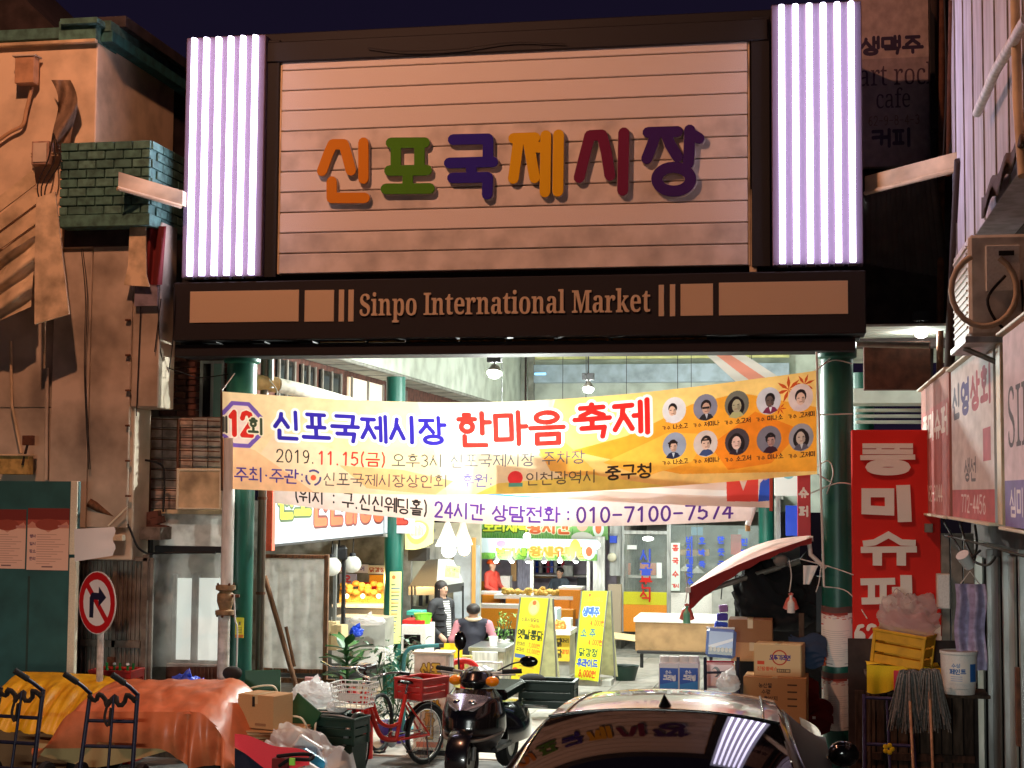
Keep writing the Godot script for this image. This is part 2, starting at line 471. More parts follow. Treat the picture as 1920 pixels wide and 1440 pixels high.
func lamp(parent: Node, called: String, at: Vector3, energy: float, c: Color, size := 0.1) -> OmniLight3D:
	var l := OmniLight3D.new()
	l.name = called; l.position = at; l.light_energy = energy; l.light_color = c; l.light_size = size; l.omni_range = 60.0; l.omni_attenuation = 2.0; l.shadow_enabled = true
	parent.add_child(l, true)
	return l
func area(parent: Node, called: String, at: Vector3, rot: Vector3, s: Vector2, energy: float, c: Color) -> void:
	var l := AreaLight3D.new()
	l.name = called; l.position = at; l.rotation = rot; l.area_size = s; l.light_energy = energy; l.light_color = c; l.shadow_enabled = true; l.area_range = 60.0; l.area_normalize_energy = true
	parent.add_child(l, true)

const WARM := Color(1.0, 0.70, 0.55)
const COOL := Color(0.97, 1.0, 0.97)
const VIOLET := Color(0.90, 0.87, 1.0)

func materials() -> void:
	noise_tex("grain", 0.11, 0.91, 1.0)
	noise_tex("blotch", 0.012, 0.8, 1.0, FastNoiseLite.TYPE_SIMPLEX_SMOOTH, 6)
	noise_tex("stain", 0.02, 0.6, 1.0, FastNoiseLite.TYPE_PERLIN, 7)
	noise_tex("streak", 0.035, 0.72, 1.0, FastNoiseLite.TYPE_PERLIN, 5)
	noise_tex("wood", 0.05, 0.55, 1.0, FastNoiseLite.TYPE_PERLIN, 5)
	mk("asphalt", c8(96, 94, 92), 0.85, "stain", 0.6)
	mk("paving", c8(176, 168, 158), 0.55, "blotch", 0.7)
	mk("black_frame", c8(14, 12, 15), 0.7, "grain", 0.8)
	mk("strip_black", c8(22, 17, 21), 0.75, "grain", 0.8)
	mk("plank_white", c8(226, 216, 206), 0.85, "grain", 2.2)
	mk("groove", c8(90, 60, 48), 0.9)
	mk("beige_plate", c8(206, 182, 150), 0.8, "grain", 3.0)
	mk("letter_side", c8(190, 180, 172), 0.9)
	mk("green_paint", c8(24, 96, 82), 0.4, "streak", 0.6)
	mk("white_wall", c8(206, 212, 200), 0.8, "blotch", 0.25)
	mk("grey_wall", c8(150, 148, 140), 0.8, "stain", 0.5)
	mk("plaster", c8(212, 196, 174), 0.9, "stain", 0.16)
	mk("plaster_lit", c8(232, 206, 172), 0.9, "blotch", 0.3)  # same paint as the lower plaster, paler for the lamp light on it
	mk("teal_brick", c8(82, 128, 116), 0.85, "stain", 1.1)
	mk("teal_brick_b", c8(76, 118, 108), 0.85, "stain", 0.9)
	mk("teal_brick_c", c8(92, 136, 124), 0.85, "stain", 1.3)
	mk("teal_paint", c8(40, 104, 104), 0.7, "stain", 0.8)
	mk("red_brick", c8(98, 58, 46), 0.9, "stain", 0.9)
	mk("mortar", c8(120, 108, 98), 0.95, "stain", 1.0)
	mk("roof_dark", c8(62, 54, 54), 0.8, "stain", 0.5)
	mk("cream_metal", c8(226, 200, 160), 0.6, "stain", 0.35)
	mk("cream_stained", c8(230, 206, 168), 0.75, "stain", 0.5)
	mk("rust", c8(104, 62, 40), 0.85, "stain", 1.4)
	mk("rusty_wood", c8(118, 80, 52), 0.85, "wood", 1.5)
	mk("old_wood", c8(88, 68, 54), 0.85, "wood", 1.2)
	mk("hoarding_green", c8(44, 92, 90), 0.6, "blotch", 0.4)
	mk("grey_metal", c8(138, 130, 120), 0.6, "stain", 0.6, 0.2)
	mk("zinc", c8(170, 172, 170), 0.4, "streak", 0.8, 0.7)
	mk("dark_metal", c8(42, 42, 44), 0.5, "grain", 1.0, 0.4)
	mk("steel", c8(196, 196, 194), 0.28, "grain", 0.8, 0.9)
	mk("chrome", c8(210, 210, 212), 0.12, "", 1.0, 1.0)
	mk("black_plastic", c8(22, 22, 24), 0.45)
	mk("rubber", c8(26, 26, 27), 0.85, "grain", 2.0)
	mk("white_plastic", c8(228, 228, 224), 0.45, "grain", 0.8)
	mk("white_paint", c8(232, 230, 224), 0.5, "streak", 0.9)
	mk("pole_white", c8(214, 205, 196), 0.6, "stain", 1.2)
	mk("cream_paint", c8(224, 216, 190), 0.6, "grain", 0.8)
	mk("paper", c8(238, 238, 236), 0.8, "grain", 4.0)
	mk("cardboard", c8(190, 148, 100), 0.9, "grain", 1.4)
	mk("cardboard_pale", c8(214, 186, 138), 0.9, "grain", 1.4)
	mk("cardboard_dark", c8(150, 108, 72), 0.9, "grain", 1.4)
	mk("tape", c8(200, 176, 130), 0.3)
	mk("yellow_tarp", c8(236, 180, 24), 0.42, "blotch", 0.8)
	mk("orange_tarp", c8(220, 122, 78), 0.36, "blotch", 0.7)
	mk("burlap", c8(188, 160, 110), 0.95, "grain", 3.0)
	mk("blue_frame", c8(34, 36, 62), 0.5, "stain", 1.6, 0.3)
	mk("dark_rope", c8(40, 32, 28), 0.95, "grain", 4.0)
	mk("red_plastic", c8(205, 34, 30), 0.4, "grain", 0.8)
	mk("red_crate", c8(186, 36, 28), 0.45, "blotch", 0.9)
	mk("red_paint", c8(206, 40, 26), 0.3, "grain", 0.8)
	mk("pink_red", c8(214, 52, 72), 0.7, "grain", 2.0)
	mk("navy_cloth", c8(28, 30, 52), 0.9, "grain", 2.0)
	mk("green_plastic", c8(16, 78, 50), 0.5, "grain", 1.0)
	mk("green_dark_plastic", c8(14, 48, 38), 0.5, "grain", 1.0)
	mk("bottle_green", c8(30, 110, 54), 0.1)
	mk("blue_bag", c8(58, 84, 200), 0.35)
	mk("royal_blue", c8(30, 70, 200), 0.4)
	mk("yellow_plastic", c8(226, 166, 14), 0.45, "blotch", 0.9)
	mk("yellow_cloth", c8(240, 200, 20), 0.8, "grain", 1.5)
	mk("orange_panel", c8(240, 146, 20), 0.5, "grain", 0.6)
	mk("lime_panel", c8(214, 206, 20), 0.5, "grain", 0.6)
	mk("counter_white", c8(236, 230, 222), 0.4, "grain", 0.6)
	mk("counter_grey", c8(176, 174, 166), 0.45, "blotch", 0.6)
	mk("brown_counter", c8(178, 142, 100), 0.25, "blotch", 0.5, 0.5)
	mk("food_orange", c8(236, 150, 60), 0.6, "stain", 3.0)
	mk("food_gold", c8(238, 190, 90), 0.7, "stain", 4.0)
	mk("dark_cloth", c8(22, 20, 22), 0.95, "grain", 2.0)
	mk("maroon_cloth", c8(110, 26, 28), 0.9, "grain", 2.0)
	mk("denim", c8(36, 56, 84), 0.9, "grain", 2.0)
	mk("orange_pack", c8(220, 84, 26), 0.5, "grain", 2.0)
	mk("grey_cloth", c8(120, 116, 110), 0.95, "grain", 2.0)
	mk("mop_grey", c8(140, 136, 132), 0.98, "stain", 4.0)
	mk("mop_handle", c8(226, 170, 130), 0.6, "wood", 2.0)
	mk("purple_frame", c8(70, 58, 100), 0.5, "stain", 1.6, 0.3)
	mk("red_sign", c8(214, 34, 24), 0.85, "grain", 3.0)
	mk("sign_letter", c8(238, 232, 222), 0.7, "grain", 3.0)
	mk("wall_violet_lit", c8(196, 190, 200), 0.7, "streak", 0.4)  # lavender of the light tubes on this wall is put into its colour
	mk("wall_dark", c8(64, 52, 50), 0.9, "stain", 0.5)
	mk("ac_white", c8(220, 216, 208), 0.5, "blotch", 0.9)
	mk("hose", c8(196, 176, 150), 0.7, "grain", 2.0)
	mk("cable_black", c8(20, 18, 18), 0.7)
	mk("cable_white", c8(206, 202, 196), 0.6)
	mk("leaf", c8(52, 104, 44), 0.4, "grain", 3.0)
	mk("leaf_dark", c8(34, 76, 34), 0.45, "grain", 3.0)
	mk("leaf_light", c8(110, 160, 70), 0.5, "grain", 3.0)
	mk("pot_purple", c8(70, 50, 160), 0.5)
	mk("teal_handle", c8(60, 140, 150), 0.4, "grain", 1.0)
	mk("cabinet_cream", c8(236, 230, 212), 0.5, "blotch", 0.7)
	var paint := mk("car_paint", c8(186, 160, 142), 0.3, "", 1.0, 0.75)
	paint.clearcoat_enabled = true; paint.clearcoat = 1.0; paint.clearcoat_roughness = 0.03
	mk("car_glass", c8(10, 9, 12), 0.03).metallic_specular = 0.42
	mk("side_glass", c8(14, 13, 16), 0.5)
	film("clear_film", c8(226, 222, 216), 0.3, 0.35, "blotch", 0.9)
	mk("gloss_black", c8(12, 12, 13), 0.12)
	var sb := mk("scooter_black", c8(14, 14, 16), 0.22)
	sb.clearcoat_enabled = true; sb.clearcoat = 1.0; sb.clearcoat_roughness = 0.05
	mk("amber", c8(250, 140, 10), 0.2)
	mk("lens_clear", c8(225, 226, 232), 0.22, "", 1.0, 0.85)
	glow("pendant_glow", COOL, 2.2)
	pane("glass_pane", c8(210, 225, 220), 0.12)
	pane("window_glass", c8(120, 140, 140), 0.3)
	film("plastic_sheet", c8(226, 222, 216), 0.62, 0.4, "blotch", 0.9)
	film("plastic_bag", c8(232, 230, 230), 0.72, 0.3, "", 2.0)
	film("frosted_bag", c8(226, 214, 210), 0.42, 0.27, "", 2.5)
	thin("awning_pink", c8(234, 184, 170), 0.25, 0.7, "blotch", 0.8)
	mk("awning_red", c8(120, 20, 18), 0.8, "grain", 1.0)
	thin("globe", c8(236, 236, 226), 0.7, 0.25)
	glow("tube_glow", VIOLET, 8.0)
	glow("flood_glow", COOL, 9.0)
	glow("strip_glow", COOL, 6.0)
	glow("warm_glow", Color(1.0, 0.86, 0.62), 5.0)
	glow("sodium_glow", WARM, 12.0)

func ground() -> void:
	var q := func(x0, z0, x1, z1, dy): return [Vector3(x0, gy(z0) + dy, z0), Vector3(x1, gy(z0) + dy, z0), Vector3(x1, gy(z1) + dy, z1), Vector3(x0, gy(z1) + dy, z1)]
	var a: Array = q.call(-90.0, 40.0, 90.0, -90.0, -0.004)
	var mb := MB.new(); mb.quad(a[0], a[1], a[2], a[3])
	ground_kind(put(self, "ground", mb, M.asphalt))
	# the lane's own paving, slab by slab
	var lane := Node3D.new()
	lane.name = "lane_pavement"; add_child(lane); ground_kind(lane)
	var base := MB.new()
	var b: Array = q.call(-3.6, -0.2, 4.4, -20.0, 0.0)
	base.quad(b[0], b[1], b[2], b[3])
	put(lane, "joint_bed", base, M.grey_wall)
	var slab := MB.new().box(Transform3D.IDENTITY, Vector3(0.592, 0.02, 0.592), 0.004).mesh()
	var tones := [M.paving, mk("paving_b", c8(166, 160, 150), 0.5, "blotch", 0.9), mk("paving_c", c8(186, 176, 166), 0.6, "blotch", 0.6)]
	for k in 22:
		for j in 13:
			var z := -0.55 - k * 0.6
			inst(lane, "slab", slab, tones[rng.randi() % 3], Transform3D(Basis.from_euler(Vector3(-SLOPE, 0, 0)), Vector3(-3.2 + j * 0.6, gy(z) + 0.003 + rng.randf() * 0.004, z)))

func unseen_street_lamp() -> void:
	var t := thing("unseen_street_lamp", "tall sodium street lamp out of view, placed to light the gate and house fronts", "street lamp", Vector3(-6.2, gy(5.8), 5.8))  # out of view, placed to light the gate and house fronts warmly
	lt(t, "pole", [Vector2(0.12, 0), Vector2(0.12, 0.5), Vector2(0.07, 0.6), Vector2(0.05, 9.7)], Vector3.ZERO, M.zinc, 16)
	tb(t, "arm", smooth_path([Vector3(0, 9.5, 0), Vector3(0.4, 10.0, 0.05), Vector3(1.8, 10.2, 0.2), Vector3(3.3, 10.2, 0.4)]), 0.03, M.zinc)
	put(t, "lamp_head", MB.new().lathe([Vector2(0.2, 0.02), Vector2(0.2, 0.1), Vector2(0.02, 0.22)], Transform3D(Basis.IDENTITY, Vector3(3.4, 10.05, 0.4)), 20), M.zinc)
	put(t, "bulb", MB.new().ball(Vector3(3.4, 10.0, 0.4), Vector3(0.14, 0.1, 0.14)), M.sodium_glow)
	lamp(t, "sodium_light", Vector3(3.4, 10.0, 0.4), 41.0, WARM, 0.1)

func unseen_shop_across() -> void:
	# unseen shop behind the camera: lights the low front, its awning shades the sign
	var g := gy(20.0)
	var t := thing("unseen_shop", "unseen shop across the street, placed to light the low front of the gate", "shop", Vector3(0.2, g, 20.0))
	bx(t, "back_wall", Vector3(0, 1.5, 2.4), Vector3(6.0, 3.0, 0.1), M.white_wall)
	bx(t, "unseen_roof_slab", Vector3(0, 2.62, 0.75), Vector3(6.2, 0.12, 3.4), M.roof_dark)
	bx(t, "unseen_awning_board", Vector3(0, 2.43, -0.95), Vector3(6.2, 0.3, 0.04), M.awning_red)
	for s in [-1, 1]: bx(t, "unseen_side_wall", Vector3(3.0 * s, 1.3, 1.2), Vector3(0.12, 2.6, 2.5), M.white_wall)
	bx(t, "counter", Vector3(1.2, 0.45, 1.4), Vector3(2.4, 0.9, 0.6), M.counter_white)
	bx(t, "unseen_light_strip", Vector3(0, 2.5, 0.6), Vector3(4.2, 0.1, 0.06), M.strip_glow)
	area(t, "unseen_strip_light", Vector3(0, 2.3, 0.5), Vector3(-0.12, 0, 0), Vector2(4.2, 0.2), 80.0, COOL)

func crop(list: Array, ox: float, oy: float, k: float) -> Array:
	var out := []
	for s in list:
		var p := PackedVector2Array()
		for j in range(0, s.size(), 2): p.append(Vector2(ox + s[j] / k, oy + s[j + 1] / k))
		out.append(p)
	return out
func plane_strokes(list: Array, z: float) -> Array:   # pixels to metres x 100 on the plane z
	var out := []
	for p in list:
		var q := PackedVector2Array()
		for v in p:
			var w := Z(v.x, v.y, z)
			q.append(Vector2(w.x, w.y) * 100.0)
		out.append(q)
	return out

func gate() -> void:
	var t := thing("market_gate", "wide black market gate sign on green posts with two light panels", "gate")
	# posts
	for s in [[448.0, -0.02], [1571.0, -0.02]]:
		var foot := Z(s[0], 1000, 0.0)
		lt(t, "column", [Vector2(0.19, 0), Vector2(0.19, 0.03), Vector2(0.155, 0.035), Vector2(0.155, 4.0), Vector2(0.19, 4.02), Vector2(0.19, 4.16), Vector2(0, 4.16)], Vector3(foot.x, -0.01, 0), M.green_paint, 28)
	# backing frame, behind board and light panels
	pb(t, "backing", 0.12, 345, 40, 1612, 640, 0.35, M.black_frame, 0.01)
	pb(t, "frame_rail", 0.3, 500, 53, 1440, 92, 0.18, M.black_frame, 0.01).position.y -= 0.02
	pb(t, "frame_post", 0.28, 497, 75, 521, 520, 0.16, M.black_frame, 0.006)
	pb(t, "frame_post", 0.28, 1409, 30, 1444, 500, 0.16, M.black_frame, 0.006)
	# slatted white board, plank by plank
	var l := Z(527, 300, 0.25).x; var r := Z(1402, 280, 0.25).x; var top := Z(965, 75, 0.25).y; var bot := Z(965, 506, 0.25).y
	var bd := put(t, "board_back", MB.new().box(Transform3D(Basis.IDENTITY, Vector3((l + r) / 2, (top + bot) / 2, 0.18)), Vector3(r - l, top - bot, 0.06)), M.groove)
	bd.set_meta("label", "dark back of the white slatted board")
	var ph := (top - bot) / 11.0
	var pm := [M.plank_white, mk("plank_white_b", c8(230, 218, 208), 0.8, "grain", 1.8), mk("plank_white_c", c8(222, 211, 200), 0.8, "blotch", 0.35)]
	for k in 11:
		bx(t, "plank", Vector3((l + r) / 2, top - ph * (k + 0.5), 0.235), Vector3(r - l, ph - 0.012, 0.05), pm[rng.randi() % 3], Vector3(rng.randf_range(-0.004, 0.004), 0, 0), 0.006)
	bx(t, "board_edge", Vector3(r + 0.012, (top + bot) / 2, 0.2), Vector3(0.02, top - bot, 0.1), M.cream_metal)
	bx(t, "board_edge", Vector3(l - 0.012, (top + bot) / 2, 0.2), Vector3(0.02, top - bot, 0.1), M.cream_metal)
	pb(t, "cover_plate", 0.24, 1405, 355, 1419, 510, 0.08, M.cream_metal)
	# six coloured letters
	var A := func(s): return crop(s, 560, 200, 4.8)
	var B := func(s): return crop(s, 940, 200, 3.84)
	var ring := []
	for a in 25: ring.append_array([1240 + 122 * sin(TAU * a / 24.0), 520 - 86 * cos(TAU * a / 24.0)])
	var letters := [
		[A.call([[205, 575, 262, 420, 300, 335, 400, 335, 425, 420, 465, 570], [578, 320, 578, 645], [292, 670, 292, 818, 590, 818]]), c8(214, 134, 22), "orange"],
		[A.call([[825, 322, 1130, 320], [870, 320, 870, 560], [1083, 320, 1083, 560], [812, 572, 1150, 568], [978, 570, 978, 730], [780, 737, 1175, 733]]), c8(74, 132, 18), "green"],
		[A.call([[1385, 292, 1700, 285, 1700, 490], [1350, 503, 1745, 493], [1550, 500, 1550, 620], [1380, 637, 1698, 632, 1693, 785]]), c8(40, 24, 140), "deep blue"],
		[B.call([[85, 225, 240, 220], [122, 235, 84, 515], [190, 235, 238, 510], [235, 290, 300, 290], [318, 205, 312, 612], [410, 200, 405, 607]]), c8(226, 176, 10), "yellow"],
		[B.call([[558, 508, 600, 340, 635, 205, 722, 200, 755, 330, 780, 492], [880, 185, 872, 600]]), c8(112, 18, 62), "maroon"],
		[B.call([[1055, 182, 1268, 176], [1110, 195, 1085, 270, 1045, 372], [1185, 195, 1215, 270, 1268, 358], [1355, 165, 1352, 300, 1345, 405], [1365, 195, 1422, 225], ring]), c8(58, 20, 100), "purple"]]
	var sc := Transform3D(Basis(Vector3(0.01, 0, 0), Vector3(0, 0.01, 0), Vector3(0, 0, 1)), Vector3(0, 0, 0.262))
	for d in letters:
		var st := plane_strokes(d[0], 0.34)
		var body := put(t, "letter", solid_letters(st, 5.9, 0.045, sc), M.letter_side)
		var face := mk("letter_face_" + d[2], d[1], 0.9, "grain", 3.0)
		var f := put(body, "face", solid_letters(st, 5.35, 0.012, sc.translated(Vector3(0, 0, 0.051))), face)
		body.set_meta("label", "raised %s letter on the white board" % d[2]); f.set_meta("label", "%s front of the letter" % d[2])
	# two panels of six light tubes
	for s in [[345, 68, 494, 520], [1447, 5, 1617, 497]]:
		var p := pb(t, "light_panel", 0.36, s[0], s[1], s[2], s[3], 0.2, mk("panel_back", c8(100, 84, 100), 0.9), 0.008)
		var w: Vector3 = (p.mesh as ArrayMesh).get_aabb().size
		for k in 6:
			var x := -w.x / 2 + w.x * (0.115 + 0.154 * k)
			var tube := put(p, "light_tube", MB.new().tube([Vector3(x, -w.y / 2 + 0.02, 0.125), Vector3(x, w.y / 2 - 0.02, 0.125)], 0.047, 12, 0.6), M.tube_glow)
			tube.set_meta("label", "glowing white light tube")
			bx(p, "tube_socket", Vector3(x, -w.y / 2 - 0.012, 0.12), Vector3(0.09, 0.03, 0.08), M.black_frame)
		area(t, "panel_light", p.position + Vector3(0, 0, 0.25), Vector3(0, PI, 0), Vector2(w.x, w.y), 0.8, VIOLET)
	# name strip below
	pb(t, "name_strip", 0.42, 325, 518, 1624, 632, 0.42, M.strip_black, 0.01)
	pb(t, "lower_beam", 0.34, 328, 640, 1604, 663, 0.4, M.strip_black, 0.006)
	for s in [[356, 545, 560, 604], [571, 544, 626, 603], [635, 543, 645, 603], [653, 543, 663, 603], [1235, 534, 1245, 593], [1256, 533, 1266, 593], [1276, 532, 1337, 592], [1348, 528, 1590, 590]]:
		pb(t, "plate", 0.43, s[0], s[1], s[2], s[3], 0.014, M.beige_plate, 0.002)
	for s in [[600, 686], [691, 760], [768, 860], [866, 948], [960, 1038], [1046, 1140], [1148, 1325]]:
		pb(t, "gap_ochre_strip", 0.2, s[0], 630, s[1], 642, 0.02, mk("ochre_strip", c8(220, 150, 60), 0.7, "stain", 1.0), 0.002)  # ochre strips in the gap above the lower beam
	for s in [380, 470, 560, 1380, 1480, 1570]: pb(t, "gap_bracket", 0.3, s, 631, s + 26, 643, 0.2, M.black_frame, 0.002)
	var tm := TextMesh.new()
	var f := SystemFont.new()
	f.font_names = PackedStringArray(["Droid Serif"]); f.font_weight = 700
	tm.font = f; tm.text = "Sinpo International Market"; tm.font_size = 64; tm.pixel_size = 0.01; tm.depth = 0.02; tm.curve_step = 1.0
	var a := tm.get_aabb()
	var x0 := Z(675, 570, 0.43).x; var x1 := Z(1219, 562, 0.43).x; var y1 := Z(947, 544, 0.43).y; var y0 := Z(947, 602, 0.43).y
	var xs := (x1 - x0) / a.size.x; var ys := (y1 - y0) / a.size.y
	inst(t, "lettering", tm, M.beige_plate, Transform3D(Basis.from_scale(Vector3(xs, ys, 1.0)), Vector3(x0 - a.position.x * xs, y0 - a.position.y * ys, 0.43))).set_meta("label", "raised beige serif letters of the market's name")
	# papers pasted round the post by the supermarket sign
	var im := canvas(256, 400, c8(232, 224, 216))
	rect(im, 0, 0, 256, 46, c8(96, 70, 66)); rect(im, 20, 40, 180, 18, c8(150, 60, 54))
	for k in 40: rect(im, rng.randi() % 256, 50 + rng.randi() % 34, 8 + rng.randi() % 16, 6, c8(196, 120, 110) if k % 2 else c8(206, 196, 200))
	disc(im, Vector2(40, 128), 26, 18, c8(240, 232, 228)); rect(im, 22, 122, 40, 8, c8(206, 70, 60))
	rect(im, 224, 90, 14, 30, c8(150, 150, 140))
	for k in 15: rect(im, 40 + rng.randi() % 20, 160 + k * 14, 110 + rng.randi() % 80, 3, c8(190, 186, 184))
	rect(im, 60, 380, 60, 5, c8(120, 110, 110)); rect(im, 180, 380, 50, 5, c8(150, 140, 140))
	var poster := printed("post_paper", im, 0.8)
	for s in [[1138, 1250, 0.2], [1262, 1370, 0.12]]:
		var c := Z(1571, 1000, 0.0).x
		var yt := Z(1571, s[0], 0.16).y; var yb := Z(1571, s[1], 0.16).y; var tw: float = s[2]
		cloth(t, "pasted_paper", func(u: float, v: float): return Vector3(c + 0.162 * sin((u - 0.5) * 3.0 + tw - 0.5), lerpf(yt, yb, v) + 0.006 * sin(u * 9.0), 0.162 * cos((u - 0.5) * 3.0 + tw - 0.5) + 0.004 * sin(v * 7.0 + u * 5.0)), 14, 8, poster).set_meta("label", "printed notice wrapped round the green post")
	pb(t, "notice_sticker", 0.165, 441, 1158, 457, 1196, 0.004, printed("yellow_notice", notice(), 0.6))
func notice() -> Image:
	var im := canvas(64, 128, c8(240, 226, 60))
	rect(im, 0, 108, 64, 20, c8(230, 130, 40)); rect(im, 24, 26, 16, 22, c8(120, 120, 90))
	for k in 4: rect(im, 16, 62 + k * 10, 34, 4, c8(150, 140, 60))
	return im

func lane_building() -> void:
	var t := thing("arcade_hall", "white walled arcade hall with a raised roof behind the gate", "building")
	bx(t, "upper_wall", Vector3(-3.02, 5.8, -8.7), Vector3(0.1, 2.76, 16.8), M.white_wall)
	bx(t, "upper_wall", Vector3(3.35, 5.75, -8.7), Vector3(0.1, 2.9, 16.8), M.white_wall)
	bx(t, "end_wall", Vector3(0.17, 5.0, -17.25), Vector3(6.4, 5.4, 0.1), M.white_wall)
	pb(t, "end_beam", -16.9, 998, 682, 1480, 716, 0.28, mk("beam_blue", c8(176, 190, 204), 0.6, "blotch", 0.4))
	pb(t, "end_band", -17.05, 998, 655, 1480, 672, 0.1, mk("band_yellow", c8(226, 220, 150), 0.6, "blotch", 0.4))
	pb(t, "end_post", -16.85, 990, 640, 1000, 790, 0.2, M.grey_wall)
	bx(t, "roof", Vector3(0.17, 7.15, -8.7), Vector3(6.5, 0.12, 17.4), M.white_wall)
	bx(t, "soffit", Vector3(-3.25, 4.42, -8.6), Vector3(0.5, 0.06, 16.6), mk("soffit_grey", c8(176, 172, 160), 0.7, "blotch", 0.4))
	for k in 16: bx(t, "soffit_rib", Vector3(-3.25, 4.385, -0.8 - k * 1.0), Vector3(0.46, 0.014, 0.03), M.grey_wall, Vector3.ZERO, 0.0)
	for k in 22: bx(t, "ceiling_slat", Vector3(3.9, 4.36, -0.5 - k * 0.2), Vector3(1.7, 0.025, 0.185), M.white_wall, Vector3.ZERO, 0.003)
	tb(t, "gutter_edge", [Vector3(-3.0, 4.4, -0.3), Vector3(-3.0, 4.4, -17.0)], 0.03, M.grey_wall)
	# inner posts of the arcade
	for s in [[739.0, -6.0, 4.3], [1437.0, -12.0, 4.2], [1620.0, -4.5, 4.2]]:
		var p := Z(s[0], 1000, s[1])
		var o := thing("arcade_post", ["round green arcade post with a yellow price list taped on", "pale lit green arcade post behind the pink awning", "green arcade post behind the red supermarket sign"][[739.0, 1437.0, 1620.0].find(s[0])], "post", Vector3(p.x, gy(s[1]), s[1]), "green arcade posts")
		lt(o, "shaft", [Vector2(0.17, 0), Vector2(0.17, 0.04), Vector2(0.135, 0.045), Vector2(0.135, s[2] - gy(s[1]))], Vector3.ZERO, M.green_paint, 24)
		if s[0] < 800.0:
			var im := canvas(96, 512, c8(238, 236, 150))
			disc(im, Vector2(30, 40), 14, 14, c8(220, 130, 60))
			for k in 14: rect(im, 14, 90 + k * 26, 30 + (k * 37) % 40, 7, [c8(60, 90, 60), c8(80, 110, 150), c8(190, 120, 40)][k % 3])
			cloth(o, "price_list", func(u: float, v: float): return Vector3(0.139 * sin((u - 0.1) * 1.3), lerpf(1.72, 0.72, v), 0.139 * cos((u - 0.1) * 1.3)), 6, 4, printed("price_list_print", im, 0.7, 0.2))
	# side house along the lane, seen under the eave
	var h := thing("brick_house", "dark brick house beside the arcade with one lit yellow window", "house")
	bx(h, "wall", Vector3(-3.65, 5.4, -9.0), Vector3(0.2, 4.4, 17.0), M.red_brick)
	for s in [[515, 552, false], [560, 590, false], [596, 640, false], [648, 722, true], [728, 762, false]]:
		var a := X(s[0], 710, -3.54); var b := X(s[1], 710, -3.54)
		var w := bx(h, "window", Vector3(-3.54, 4.02, (a.z + b.z) / 2), Vector3(absf(a.z - b.z) * 0.9, 0.6, 0.04), glow("lit_window", c8(240, 190, 100), 0.5) if s[2] else M.gloss_black, Vector3(0, PI / 2, 0))
		for q in 3: bx(w, "window_bar", Vector3((q - 1) * absf(a.z - b.z) * 0.4, 0, 0.03), Vector3(0.04, 0.62, 0.03), M.grey_metal)
	var pipe := thing("insulated_pipe", "thick wrapped pipe curving over the top of the festival banner", "pipe")
	tb(pipe, "elbow", smooth_path([Z(447, 790, -0.35), Z(447, 745, -0.35), Z(470, 718, -0.4), Z(520, 722, -0.6)]), 0.085, mk("wrap_tan", c8(190, 150, 96), 0.8, "stain", 1.5), 12)
	tb(pipe, "pipe_run", smooth_path([Z(520, 722, -0.6), Z(580, 736, -1.0), Z(680, 765, -2.0)]), 0.08, mk("wrap_white", c8(206, 200, 188), 0.6, "stain", 1.2), 12)
	tb(pipe, "strap", smooth_path([Z(505, 712, -0.45), Z(520, 735, -0.45), Z(508, 760, -0.5)]), 0.006, M.cable_white, 5)
	tb(pipe, "hanger", [Z(508, 664, -0.5), Z(508, 728, -0.5)], 0.03, M.zinc, 10)
	# hanging flag with red print
	var im := canvas(128, 128, c8(214, 206, 200))
	fill_poly(im, PackedVector2Array([Vector2(30, 0), Vector2(80, 0), Vector2(90, 128), Vector2(40, 128)]), c8(220, 140, 120))
	var fq := [Z(1318, 660, -1.6), Z(1393, 664, -1.9), Z(1380, 716, -1.6), Z(1470, 712, -1.9)]
	var fl := cloth(self, "hanging_flag", func(u: float, v: float): return fq[0].lerp(fq[1], u).lerp(fq[2].lerp(fq[3], u), v) + Vector3(0, 0, 0.05 * sin(v * 6.0)), 10, 8, printed("flag_print", im, 0.7, 0.3))
	tag(fl, "pale hanging flag with a red stripe under the gate beam", "flag")

func flood(px: float, py: float, z: float, energy: float, r: float, label: String, drop: float, face := Vector3(-0.45, 0, 0)) -> void:
	var p := Z(px, py, z)
	var t := thing("flood_lamp", label, "lamp", p, "flood lamps in the arcade")
	tb(t, "drop_cable", [Vector3(0, 0.1, 0), Vector3(0, drop, 0)], 0.012, M.cable_black, 6)
	bx(t, "mount", Vector3(0, 0.16, 0), Vector3(0.16, 0.09, 0.1), M.dark_metal)
	lt(t, "reflector", [Vector2(r * 0.5, 0.09), Vector2(r * 0.7, 0.06), Vector2(r, -0.0), Vector2(r * 1.02, -0.012)], Vector3.ZERO, M.grey_metal, 20, face)
	put(t, "bulb", MB.new().ball(Vector3(0, -0.03, 0), Vector3(r * 0.9, r * 0.55, r * 0.9)), M.flood_glow)
	lamp(t, "flood_light", Vector3(0, -0.03, 0), energy, COOL, r * 0.5)

